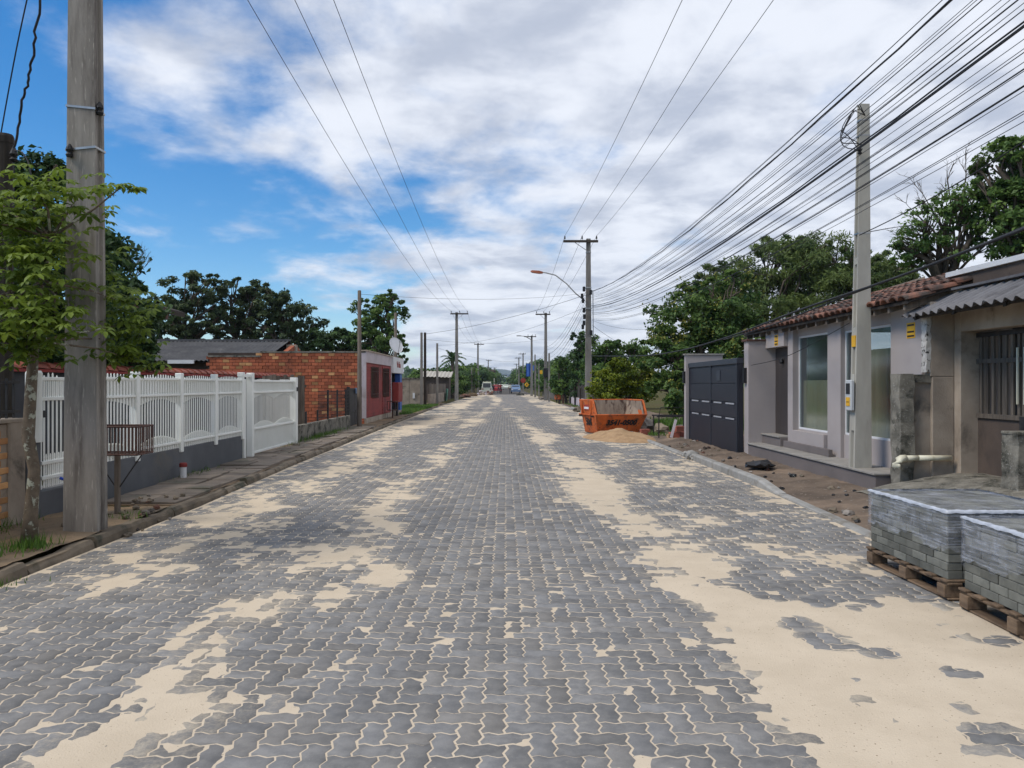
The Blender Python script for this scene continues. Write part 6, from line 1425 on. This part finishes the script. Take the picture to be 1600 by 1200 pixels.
# hills at the end of the street
def hill_z(X, Y): return 62 * np.exp(-((X + 40) / 160) ** 2) + 38 * np.exp(-((X - 420) / 420) ** 2) + 40 * np.exp(-((X + 560) / 420) ** 2) - 30 * (np.abs(Y - 4200) / 500) ** 2 + 6 * fbm(X * 0.01, Y * 0.01, 3)
o = grid_mesh('hills', -1500, 1500, 90, 3700, 4700, 16, hill_z, 'hill'); tag(o, kind='structure')

# ================================================================== far street: poles, vehicles, people, signs
PR = (4.42, 41.0)
p41 = concrete_pole('tall utility pole with crossarm and street lamp behind the skip', PR[0], PR[1], 0.0, 9.35, 0.36, 0.22, 'pole_far', 0.9, 0.02, (-1.35, 0.5, (-1.27, -0.35, 0.42)))
q = MB(); q.tube([px(914, 470, 41), px(900, 459, 41), px(885, 443, 41), px(868, 430, 41), px(852, 426, 41), px(846, 425.5, 41)], 0.035, 8); la = q.build('lamp_arm', 'steel', p41, smooth=True)
q = MB(); a_, b_ = px(848, 426, 41), px(829, 424, 41); q.loft([[Vector((p.x, p.y - w_, p.z - h_)), Vector((p.x, p.y + w_, p.z - h_)), Vector((p.x, p.y + w_ * .8, p.z + h_)), Vector((p.x, p.y - w_ * .8, p.z + h_))] for p, w_, h_ in ((a_, .06, .05), (a_.lerp(b_, .3), .12, .075), (a_.lerp(b_, .85), .13, .06), (b_, .07, .03))]); q.build('lamp_head', 'lamp_red', la)
for (v, dx_) in ((457, .16), (463, -.3), (470, -.25), (485, -.2), (495, -.18), (505, -.2), (511, -.26), (520, .18), (452, -.2)):
    q = MB(); c_ = px(918, v, 40.8); q.obox(c_ + Vector((dx_, -0.1, 0)), 0.14, 0.12, 0.26); q.build('splice_box', 'black', p41, bevel=0.02)
for z in (6.7, 5.6, 8.6): q = MB(); w_ = 0.36 - 0.14 * z / 9.35; q.box(PR[0] - w_ / 2 - .02, PR[0] + w_ / 2 + .02, PR[1] - w_ * .45 - .02, PR[1] + w_ * .45 + .02, z, z + .06); q.build('steel_strap', 'steel', p41)
q = MB(); q.tube([(PR[0] + 0.24, PR[1], 6.6), (PR[0] + 0.26, PR[1], 3.9), (PR[0] + 0.2, PR[1], 3.0)], 0.02, 5); q.build('riser_cable', 'cable', p41)
p75 = concrete_pole('second right-hand utility pole with crossarm down the street', 3.92, 75, -0.05, 8.55, 0.36, 0.24, 'pole_far', 0.9, 0.02, (-1.0, 0.45, (-0.9, -0.2, 0.35)))
q = MB(); q.obox((3.9, 74.7, 2.7), 0.5, 0.4, 0.9); q.build('splice_box', 'black', p75, bevel=0.05)
q = MB(); q.obox((3.45, 74.7, 2.75), 0.25, 0.05, 0.35); q.build('yellow_flag', 'yellow', p75)
L75 = concrete_pole('nearest left-hand utility pole with crossarm beyond the plank fence', -4.78, 75, -0.05, 8.6, 0.36, 0.24, 'pole_far', 0.9, 0.02, (-0.6, 1.15, (-0.52, 0.3, 1.05)))
poles_far = [(-4.5, 125, 8.2, 'second left-hand utility pole with crossarm', 1), (-4.6, 204, 8.0, 'third left-hand utility pole with crossarm', 1), (-4.4, 300, 8.0, 'farthest left-hand utility pole near the water tank', 1),
             (3.5, 103, 8.1, 'right-hand utility pole carrying the second street lamp', -1), (3.75, 165, 8.2, 'fourth right-hand utility pole before far trees', -1), (3.2, 185, 8.0, 'fifth right-hand utility pole before far trees', -1), (3.6, 250, 8.2, 'sixth right-hand utility pole before far trees', -1), (3.3, 330, 8.2, 'farthest right-hand utility pole down the street', -1)]
for (x, y, z, l, s) in poles_far:
    r_ = concrete_pole(l, x, y, 0.0, z, 0.36, 0.24, 'pole_far', 0.9, 0.02, (-1.0 if s < 0 else -0.6, 0.6 if s < 0 else 1.0, (-0.5, 0.1, 0.5)), group='utility poles down the street')
    if y == 103:
        q = MB(); q.tube([(x, y, z - 0.6), (x - 0.9, y, z - 0.1), (x - 1.5, y, z - 0.05)], 0.05, 6); a2 = q.build('lamp_arm', 'steel', r_); q = MB(); q.obox((x - 1.75, y, z - 0.04), 0.55, 0.2, 0.1); q.build('lamp_head', 'black', a2, bevel=0.02)
for (u, vt, Y, l) in ((836, 554, 92, 'thin concrete post left of the second right pole'), (842, 568, 96, 'shorter thin concrete post by the pale fence'), (858, 552, 70, 'thin concrete post right of the second right pole'), (874, 563, 64, 'thin dark post pair beside the roadside trees'), (737, 574, 100, 'thin post before the distant left trees'), (741, 575, 105, 'thin dark post before the distant left trees')):
    p = px(u, vt, Y); concrete_pole(l, p.x, Y, 0.0, p.z, 0.2, 0.15, 'pole_far' if 'dark' not in l else 'wood_dark', name='service_pole')
def car(label, name, x, y, rz, body, h=1.5, w=1.65, L=4.0, van=False):
    root = thing(name, label, 'van' if van else 'car', (x, y, 0.006), rz)
    if van: side = [(-L / 2, 0.35), (L / 2 - .1, 0.35), (L / 2, 0.9), (L / 2 - .25, 1.25), (L / 2 - .6, h), (-L / 2 + .15, h), (-L / 2, 1.1)]
    else: side = [(-L / 2, 0.32), (L / 2, 0.32), (L / 2, 0.72), (L / 2 - .95, 0.92), (L / 2 - 1.55, h), (-L / 2 + .75, h), (-L / 2 + .1, 0.98), (-L / 2, 0.8)]
    q = MB(); rings = []
    for (yy_, sc) in ((-w / 2, 0.0), (-w / 2 + 0.02, 0.5), (w / 2 - 0.02, 0.5), (w / 2, 0.0)):
        rings.append([((px_ * (0.985 if sc == 0 else 1)), yy_ * (1 - 0.16 * max(0, (pz - 0.9)) / 0.6), pz) for px_, pz in side])
    q.loft(rings); q.build('body', body, root, local=True)
    zt, zb = h - 0.12, 1.0 if not van else 1.1
    for sg in (-1, 1):                     # rear and front screens, side windows
        xe = (-L / 2 + (0.08 if van else 0.38)) if sg < 0 else (L / 2 - (0.42 if van else 1.27))
        q = MB(); q.obox((xe + sg * 0.04, 0, (zt + zb) / 2), 0.03, w * 0.72, zt - zb, ry=sg * (0.25 if van else 0.62) * (-1)); q.build('windscreen', 'dark_glass', root, local=True)
        q = MB(); q.obox((-0.1, sg * (w / 2 * 0.93), (zt + zb) / 2), L * 0.42, 0.03, (zt - zb) * 0.85); q.build('side_window', 'dark_glass', root, local=True)
        for xw in (-L * 0.31, L * 0.31):
            q = MB(); q.tube([(xw, sg * (w / 2 - 0.18), 0.31), (xw, sg * (w / 2 + 0.01), 0.31)], 0.31, 14); wh = q.build('wheel', 'tyre', root, local=True)
            q = MB(); q.tube([(xw, sg * (w / 2 + 0.011), 0.31), (xw, sg * (w / 2 + 0.02), 0.31)], 0.18, 10); q.build('rim', 'steel', wh, local=True)
        q = MB(); q.obox((-L / 2 - 0.01, sg * w * 0.38, 0.82), 0.04, 0.22, 0.14); q.build('tail_light', 'stop_red', root, local=True)
        q = MB(); q.obox((L / 2 + 0.0, sg * w * 0.36, 0.66), 0.06, 0.3, 0.14); q.build('headlight', 'signwhite', root, local=True)
    if van:
        q = MB()
        for yy_ in (-0.6, 0, 0.6): q.box(-L / 2 + .3, L / 2 - .8, yy_ - .02, yy_ + .02, h + .1, h + .14)
        for xx in (-1.4, 0, 1.0): q.box(xx - .02, xx + .02, -.65, .65, h, h + .1)
        q.build('roof_rack', 'pvc', root, local=True)
    return root
car('white van with roof rack parked at the end of paving', 'white_van', -2.95, 122, R(90), 'white_car', 1.85, 1.65, 4.2, True)
car('blue-grey car parked on the right at street end', 'blue_car', 1.7, 131, R(-90), 'blue_car', 1.45, 1.6, 3.9)
car('dark red car beside the white van', 'red_car', -1.55, 146, R(90), 'red_car', 1.45, 1.6, 3.9)
car('tiny white car far down the street centre', 'white_car', -1.3, 215, R(90), 'white_car', 1.5, 1.6, 3.9)
car('tiny pale car approaching beyond the walking people', 'white_car', 0.1, 240, R(-90), 'white_car', 1.45, 1.6, 3.9)
def person(label, x, y, z, rz, shirt, trousers, cat='person', pose='stand', hat=None, h=1.72):
    """one continuous skinned body: joints as connected edges with radii"""
    s = h / 1.72
    if pose == 'stand':
        J = {'pel': (0, 0, .95), 'ch': (0, 0, 1.30), 'nk': (0, 0, 1.47), 'hd': (0, .02, 1.62), 'hl': (-.1, 0, .9), 'kl': (-.12, .06, .5), 'al': (-.12, -.04, .08), 'tl': (-.13, .12, .04), 'hr': (.1, 0, .9), 'kr': (.12, .10, .5), 'ar': (.13, .12, .08), 'tr': (.14, .28, .04), 'sl': (-.18, 0, 1.40), 'el': (-.25, 0, 1.13), 'wl': (-.24, .10, .9), 'fl': (-.24, .13, .80), 'sr': (.18, 0, 1.40), 'er': (.26, -.02, 1.13), 'wr': (.25, .10, .90), 'fr': (.25, .13, .80)}
    else:
        J = {'pel': (0, 0, .32), 'ch': (0, .16, .62), 'nk': (0, .22, .76), 'hd': (0, .28, .89), 'hl': (-.12, .03, .30), 'kl': (-.17, .36, .46), 'al': (-.15, .16, .08), 'tl': (-.15, .32, .04), 'hr': (.12, .03, .30), 'kr': (.17, .36, .46), 'ar': (.15, .16, .08), 'tr': (.15, .32, .04), 'sl': (-.18, .2, .70), 'el': (-.24, .36, .52), 'wl': (-.14, .5, .36), 'fl': (-.11, .56, .28), 'sr': (.18, .2, .70), 'er': (.24, .36, .52), 'wr': (.14, .5, .36), 'fr': (.11, .56, .28)}
    rad = {'pel': .15, 'ch': .155, 'nk': .055, 'hd': .10, 'hl': .09, 'kl': .062, 'al': .04, 'tl': .04, 'hr': .09, 'kr': .062, 'ar': .04, 'tr': .04, 'sl': .065, 'el': .045, 'wl': .032, 'fl': .035, 'sr': .065, 'er': .045, 'wr': .032, 'fr': .035}
    E = [('pel', 'ch'), ('ch', 'nk'), ('nk', 'hd'), ('pel', 'hl'), ('hl', 'kl'), ('kl', 'al'), ('al', 'tl'), ('pel', 'hr'), ('hr', 'kr'), ('kr', 'ar'), ('ar', 'tr'), ('ch', 'sl'), ('sl', 'el'), ('el', 'wl'), ('wl', 'fl'), ('ch', 'sr'), ('sr', 'er'), ('er', 'wr'), ('wr', 'fr')]
    ks = list(J); me = bpy.data.meshes.new('body'); me.from_pydata([Vector(J[k]) * s for k in ks], [(ks.index(a), ks.index(b)) for a, b in E], [])
    tmp = bpy.data.objects.new('tmp_body', me); C.objects.link(tmp)
    md = tmp.modifiers.new('skin', 'SKIN'); 
    for i, k in enumerate(ks): me.skin_vertices[0].data[i].radius = (rad[k] * s, rad[k] * s * 0.85); me.skin_vertices[0].data[i].use_root = (k == 'pel')
    sb_ = tmp.modifiers.new('sub', 'SUBSURF'); sb_.levels = 1
    dg_ = bpy.context.evaluated_depsgraph_get(); bm_ = bpy.data.meshes.new_from_object(tmp.evaluated_get(dg_)); bpy.data.objects.remove(tmp)
    bm_.materials.clear()
    for mt in ('skin', shirt, trousers): bm_.materials.append(M_[mt])
    zs_, zk, zsh = J['pel'][2] * s, J['nk'][2] * s, J['wl'][2] * s
    for p in bm_.polygons:
        c_ = p.center; p.use_smooth = True
        p.material_index = 0 if (c_.z > zk or (abs(c_.x) > .19 * s and c_.z < J['el'][2] * s and pose == 'stand')) else (1 if c_.z > zs_ else 2)
    root = thing('person', label, cat, (x, y, z), rz); o = link('body', bm_, root)
    hd = Vector(J['hd']) * s
    q = MB(); q.lathe(hd + Vector((0, 0, -0.02)), [(0.108, 0.02), (0.112, 0.06), (0.09, 0.12), (0.03, 0.15)], 10); q.build('cap' if hat else 'hair', hat or 'cloth_dark', root, local=True, smooth=True)
    if hat: q = MB(); q.obox(hd + Vector((0, 0.13, 0.03)), 0.16, 0.12, 0.02); q.build('cap_brim', hat, root, local=True)
person('person in dark red shirt standing at the end of paving', -0.78, 124, 0.01, R(200), 'cloth_red', 'cloth_dark')
person('person in maroon shirt beside the other dark red one', -1.15, 127, 0.01, R(160), 'cloth_red', 'cloth_dark')
person('person in white shirt and dark trousers on the street', 0.72, 122, 0.01, R(185), 'cloth_white', 'cloth_dark')
person('person in dark clothes by the red car', -2.0, 126, 0.01, R(20), 'cloth_dark', 'cloth_dark', h=1.6)
person('person in orange crouching by the right kerb', 4.35, 62, 0.05, R(150), 'cloth_orange', 'cloth_dark', pose='crouch', hat='blue')
ss = thing('stop_sign', 'dark red octagonal road sign at street end', 'sign', (3.05, 118, 0)); p = px(817.5, 594.5, 118)
q = MB(); q.box(p.x - .04, p.x + .04, 118.03, 118.11, 0, p.z); q.build('post', 'steel', ss); q = MB(); q.prism([(p.x + .42 * math.cos(R(22.5 + 45 * k)), 118, p.z + .42 * math.sin(R(22.5 + 45 * k))) for k in range(8)], (0, 0.02, 0)); q.build('plate', 'stop_red', ss)
ys_ = thing('warning_sign', 'yellow diamond warning sign at right street end', 'sign', (3.3, 112, 0)); p = px(823, 601, 112)
q = MB(); q.box(p.x - .03, p.x + .03, 112.03, 112.09, 0, p.z); q.build('post', 'pole_far', ys_); q = MB(); q.prism([(p.x + .36 * math.cos(R(90 * k)), 112, p.z + .36 * math.sin(R(90 * k))) for k in range(4)], (0, 0.02, 0)); pl = q.build('plate', 'yellow', ys_)
q = MB(); q.box(p.x - .05, p.x + .05, 111.985, 111.995, p.z - .14, p.z + .14); q.build('symbol', 'black', pl)
for (u, v, w_, h_, Y, l) in ((826, 578, 8, 20, 106, 'tall blue banner hanging by the right pole'), (834, 575, 6, 8, 108, 'small blue banner beside the tall one')):
    p = px(u, v, Y); bn = thing('blue_banner', l, 'banner', (p.x, Y, 0)); q = MB(); n_ = 8; hw_ = w_ / 2400 * Y; hh_ = h_ / 2400 * Y
    vs = [];
    for k in range(n_ + 1): x_ = p.x - hw_ + 2 * hw_ * k / n_; dy_ = 0.08 * math.sin(k * 1.3); vs += [(x_, Y + dy_, p.z - hh_), (x_, Y + dy_, p.z + hh_), (x_, Y + dy_ + .01, p.z - hh_), (x_, Y + dy_ + .01, p.z + hh_)]
    q.add(vs, [f for k in range(n_) for f in ((4 * k, 4 * k + 4, 4 * k + 5, 4 * k + 1), (4 * k + 2, 4 * k + 3, 4 * k + 7, 4 * k + 6))]); q.build('cloth', 'blue', bn); q = MB(); q.tube([(p.x + hw_ + .05, Y, 0), (p.x + hw_ + .05, Y, p.z + hh_ + .1)], .04, 6); q.build('pole', 'pole_far', bn)
pfn = thing('pale_post_fence', 'pale concrete post fence along the right beyond poles', 'fence', (4.9, 90, 0))
for k in range(14): q = MB(); y = 78 + k * 1.8; q.box(4.85, 4.97, y - .06, y + .06, 0, 1.7); q.build('post', 'pole_far', pfn)
for z in (0.5, 1.0, 1.5): q = MB(); q.box(4.90, 4.92, 78, 102, z - .01, z + .01); q.build('wire', 'cable', pfn)
bf = thing('brown_fence', 'dark brown board fence on white footing behind lamp pole', 'fence', (5.2, 50, 0))
q = MB(); q.box(5.12, 5.28, 42, 62, -0.05, 0.62); q.build('footing', 'pinkwhite', bf)
for k in range(64): q = MB(); y = 42.1 + k * 0.31; q.box(5.18, 5.215, y, y + .27, 0.62, 1.5 + random.uniform(-.06, .06)); q.build('board', 'wood_dark', bf)
for k in range(5): q = MB(); y = 44 + k * 4; q.box(5.0, 5.11, y - .06, y + .06, 0, 1.3 + random.uniform(-.2, .3)); q.build('post', 'wood_dark', bf)
rp = thing('rust_post', 'rust-red post standing on the right verge by the brown fence', 'post', (4.75, 63.5, 0)); q = MB(); q.box(4.68, 4.84, 63.4, 63.56, 0, 1.75); q.build('shaft', 'rust', rp); q = MB(); q.box(4.66, 4.86, 63.38, 63.58, 1.75, 1.8); q.build('cap', 'rust', rp)
# rubble barrier, manhole, heaps
rb = thing('brick_rubble_heap', 'pinkish heap of broken bricks in front of white van', 'rubble', (-3.0, 112, 0))
for k in range(70):
    q = MB(); a = random.random(); q.obox((-3.0 + random.uniform(-1.1, 1.1), 112 + random.uniform(-.8, .8), 0.08 + 0.6 * a * random.random()), random.uniform(.15, .35), random.uniform(.12, .3), random.uniform(.1, .25), rz=random.uniform(0, 3), rx=random.uniform(-.5, .5)); q.build('brick', random.choice(('pinkwhite', 'tile_old', 'plaster_tan')), rb)
for (x, y, r_, mt, l) in ((-4.5, 100, .55, 'sandpile', 'yellowish soil heap at the left road end'), (-4.9, 92, .5, 'tile_old', 'reddish soil heap left before the road end'), (4.4, 84, .5, 'kerb_old', 'dark soil heap by the second right pole'), (3.9, 78, .3, 'rock', 'pale rubble lump at the foot of second right pole'), (4.45, 44, .4, 'kerb_old', 'dark earth mound by the lamp pole foot')):
    rock_obj('soil_heap', l, 'heap', (x, y, 0.08), r_ * 1.5, mt, squash=0.45)
mh = thing('kerb_inlet', 'raised concrete inlet box at the road end', 'inlet', (2.4, 108, 0)); q = MB(); q.box(1.5, 2.6, 107.6, 108.4, 0, 0.30); q.build('box', 'moss', mh); q = MB(); q.box(1.45, 2.65, 107.55, 108.45, 0.30, 0.36); q.build('lid', 'kerb_new', mh)
wt = thing('water_tank', 'water tank on a frame above the distant left trees', 'tank', (-4.6, 262, 0)); p = px(771, 582, 262)
for (dx_, dy_) in ((-.8, -.8), (.8, -.8), (-.8, .8), (.8, .8)): q = MB(); q.box(-4.7 + dx_ - .1, -4.7 + dx_ + .1, 262 + dy_ - .1, 262 + dy_ + .1, 0, p.z - .7); q.build('leg', 'pvc', wt)
q = MB(); q.lathe((-4.7, 262, p.z - .7), [(.5, 0), (1.2, .5), (1.35, 1.2), (1.1, 1.6), (.3, 1.75)], 14); q.build('tank', 'plaster_brown', wt, smooth=True)

# ================================================================== WIRES
def wire(label, a, b, sag, r, nm='overhead_wire', group=None, n=26, mt='cable', twist=False):
    r = r * 0.64
    a, b = Vector(a), Vector(b); pts = []
    for k in range(n + 1):
        t = k / n; p = a.lerp(b, t); p.z -= 4 * sag * t * (1 - t)
        if twist: p += Vector((math.sin(k * 2.1) * r * 0.8, 0, math.cos(k * 2.1) * r * 0.8))
        pts.append(p)
    q = MB(); q.tube(pts, r, 5, True); o = q.build(nm, mt); tag(o, label, 'wire', group); return o
insL = lambda x, y, z1, w1, ix: Vector((x + ix, y - w1 / 2 - 0.05, z1 + 0.13))
for ix, iy, nmx in ((-0.62, -0.52, 'left'), (0.3, 0.3, 'middle'), (1.05, 1.05, 'right')):
    wire('%s of three high wires from the massive left pole' % {'left': 'leftmost', 'middle': 'middle', 'right': 'rightmost'}[nmx], insL(PL[0], PL[1], 9.4, .215, ix), insL(-4.78, 75, 8.6, .24, iy), 1.15, 0.011, group='high wires on the left', n=40)
    wire('%s of three thin high wires beyond nearest left-hand crossarm pole' % nmx, insL(-4.78, 75, 8.6, .24, iy), insL(-4.5, 125, 8.2, .24, {'left': -.5, 'middle': .1, 'right': .5}[nmx]), 0.9, 0.014, group='far high wires on the left')
for ia, ib, nmx in ((-1.27, -0.9, 'left'), (-0.35, -0.2, 'middle'), (0.42, 0.35, 'right')):
    wire('%s of three high wires rising over the right road edge' % nmx, (4.35 + (ia + 0.4) * 1.02, -12, 9.6), insL(PR[0], PR[1], 9.35, .22, ia), 0.75, 0.010, group='high wires on the right', n=40)
    wire('%s of three high wires beyond the lamp pole' % nmx, insL(PR[0], PR[1], 9.35, .22, ia), insL(3.92, 75, 8.55, .24, ib), 0.45, 0.013, group='far high wires on the right')
NTH = ['first', 'second', 'third', 'fourth', 'fifth', 'sixth', 'seventh', 'eighth', 'ninth', 'tenth', 'eleventh', 'twelfth', 'thirteenth', 'fourteenth', 'fifteenth', 'sixteenth', 'seventeenth', 'eighteenth', 'nineteenth', 'twentieth'] + ['twenty-' + w for w in ('first', 'second', 'third', 'fourth', 'fifth', 'sixth', 'seventh', 'eighth', 'ninth')] + ['thirtieth', 'thirty-first', 'thirty-second']
bund = [(6.55, 0.020, 1.15, True), (6.50, .008, 1.10, 0), (6.40, .007, 1.05, 0), (6.28, .010, 1.15, 0), (6.18, .006, 1.0, 0), (6.10, .012, 1.2, 0), (6.02, .006, 1.05, 0), (5.95, .007, 1.25, 0), (5.86, .006, 1.1, 0), (5.78, .016, 1.2, True), (5.72, .016, 1.22, 0), (5.66, .014, 1.15, 0), (5.58, .006, 1.3, 0), (5.50, .006, 1.15, 0), (5.40, .012, 1.22, 0), (5.34, .012, 1.3, 0), (5.22, .006, 1.2, 0), (5.12, .007, 1.35, 0), (5.02, .006, 1.25, 0)] + [(6.46 - 0.118 * k, .006, 1.0 + 0.4 * ((k * 7) % 5) / 5, 0) for k in range(13)]
bund.sort(key=lambda b: -b[0])
for k, (z, r, sg, tw_) in enumerate(bund):
    thick = r >= .012
    lab = 'topmost thick twisted cable of the right-hand bundle' if k == 0 else '%s black cable, %s from the top of right-hand bundle at lamp pole' % ('thick' if thick else 'thin', NTH[k])
    wire(lab, (4.62 + random.uniform(-.12, .12), -9, z + 0.12 + random.uniform(-.05, .05)), (PR[0] + random.uniform(0.12, 0.22), PR[1] - 0.1, z), sg, r, 'overhead_cable', None if k == 0 else ('thick cables of the right bundle' if thick else 'thin cables of the right bundle'), 44, twist=bool(tw_))
for k in range(9):
    z = 6.5 - k * 0.16
    wire('%s from the top of cables sagging from lamp pole to next pole' % NTH[k], (PR[0] - 0.15, PR[1], z), (3.85, 75, 5.2 - k * 0.27), 0.7 + 0.1 * (k % 3), 0.014 if k % 3 == 0 else 0.009, 'overhead_cable', 'cables beyond the lamp pole')
    if k < 5: wire('%s from the top of cables beyond the second right-hand pole' % NTH[k], (3.85, 75, 5.0 - k * 0.3), (3.5, 103, 4.8 - k * 0.25), 0.8, 0.014, 'overhead_cable', 'cables beyond the second right pole')
wire('cross-street wire from lamp pole to thin left pole', (PR[0] - .15, PR[1], 6.45), (-5.12, 26.9, 4.75), 0.25, 0.009)
wire('heavier cross-street cable from lamp pole to twin slim poles', (PR[0] - .15, PR[1], 6.35), (-5.6, 53.1, 5.05), 0.25, 0.016)
wire('lower cross-street cable from lamp pole toward slim grey pole', (PR[0] - .15, PR[1], 5.7), (-5.12, 57.5, 4.5), 0.5, 0.01)
wire('cross-street wire at the second pair of poles', (3.9, 75, 6.0), (-5.6, 53.2, 4.7), 0.35, 0.012)
wire('far cross-street wire low over the street', (3.5, 103, 4.9), (-5.12, 57.5, 4.3), 0.6, 0.012)
wire('side wire from lamp pole toward the blossoming tree', (PR[0] + .2, PR[1], 5.0), (8.6, 29, 4.6), 0.7, 0.009)
wire('short wire from lamp pole dropping right behind the trees', (PR[0] + .2, PR[1], 4.75), (9.5, 52, 3.6), 0.2, 0.014)
def polywire(label, pts, r, nm='overhead_cable', wob=0.0):
    P = [Vector(p) for p in pts]; out = []
    for i in range(len(P) - 1):                        # Catmull-Rom
        p0, p1, p2, p3 = P[max(i - 1, 0)], P[i], P[i + 1], P[min(i + 2, len(P) - 1)]
        for k in range(10):
            t = k / 10; c_ = 0.5 * ((2 * p1) + (p2 - p0) * t + (2 * p0 - 5 * p1 + 4 * p2 - p3) * t * t + (3 * p1 - p0 - 3 * p2 + p3) * t ** 3)
            out.append(c_ + Vector((random.gauss(0, wob), random.gauss(0, wob), random.gauss(0, wob))))
    out.append(P[-1]); q = MB(); q.tube(out, r, 6); tag(q.build(nm, 'cable', smooth=True), label, 'wire')
polywire('thick black cable sagging along the tiled eave of grey house', [(PR[0] + .15, PR[1], 3.1), (4.75, 28, 2.62), (4.82, 22, 2.52), (4.86, 17, 2.62), (4.86, 12.5, 2.83), (4.86, 9, 2.95), (4.85, 4, 3.25)], 0.017)
polywire('second black cable along the tiled eave of grey house', [(4.83, 17, 2.58), (4.87, 14, 2.68), (4.88, 11, 2.86), (4.88, 8, 3.02), (4.87, 4, 3.32)], 0.012)
polywire('slanting wire from the pale service pole to upper right', [(5.28, 11.46, 3.82), (5.05, 9.5, 3.78), (4.9, 7.2, 3.9), (4.7, 3, 4.4)], 0.007)
polywire('thin wire crossing the tall window to the service pole', [(5.25, 16.4, 2.0), (5.22, 14.2, 2.12), (5.20, 11.62, 2.52)], 0.006)
polywire('level wire from service pole toward the sparse tree', [(5.36, 11.46, 3.86), (9, 17, 5.1), (13.5, 24, 6.4)], 0.007)
polywire('straight wire from the dark wooden post to upper left', [(-5.66, 8.6, 4.36), (-5.25, 8.3, 5.4), (-4.75, 8.0, 6.6), (-4.45, 7.9, 7.4)], 0.008)
polywire('wavy twisted cable from dark wooden post to the massive pole', [(-5.48, 8.56, 4.2), (-5.32, 8.45, 4.72), (-5.15, 8.35, 5.1), (-4.95, 8.2, 5.8), (-4.6, 8.0, 6.8), (-4.46, 7.9, 7.2)], 0.013, wob=0.009)
polywire('loose loop of wire hanging from the dark wooden post', [(-5.48, 8.55, 4.2), (-5.35, 8.5, 4.16), (-5.24, 8.45, 4.0), (-5.18, 8.4, 3.75)], 0.008)

# ================================================================== haze between the camera and the hills
m = bpy.data.materials.new('haze'); m.use_nodes = True
t = m.node_tree; t.nodes.clear(); ho = N(t, 'ShaderNodeOutputMaterial'); pv = N(t, 'ShaderNodeVolumePrincipled')
pv.inputs['Color'].default_value = (0.72, 0.84, 1.0, 1); pv.inputs['Density'].default_value = 0.00016; pv.inputs['Anisotropy'].default_value = 0.2
t.links.new(pv.outputs[0], ho.inputs['Volume'])
q = MB(); q.box(-3100, 3100, -150, 5100, -40, 90); M_['haze'] = m; hz = q.build('haze', 'haze'); tag(hz, kind='stuff')
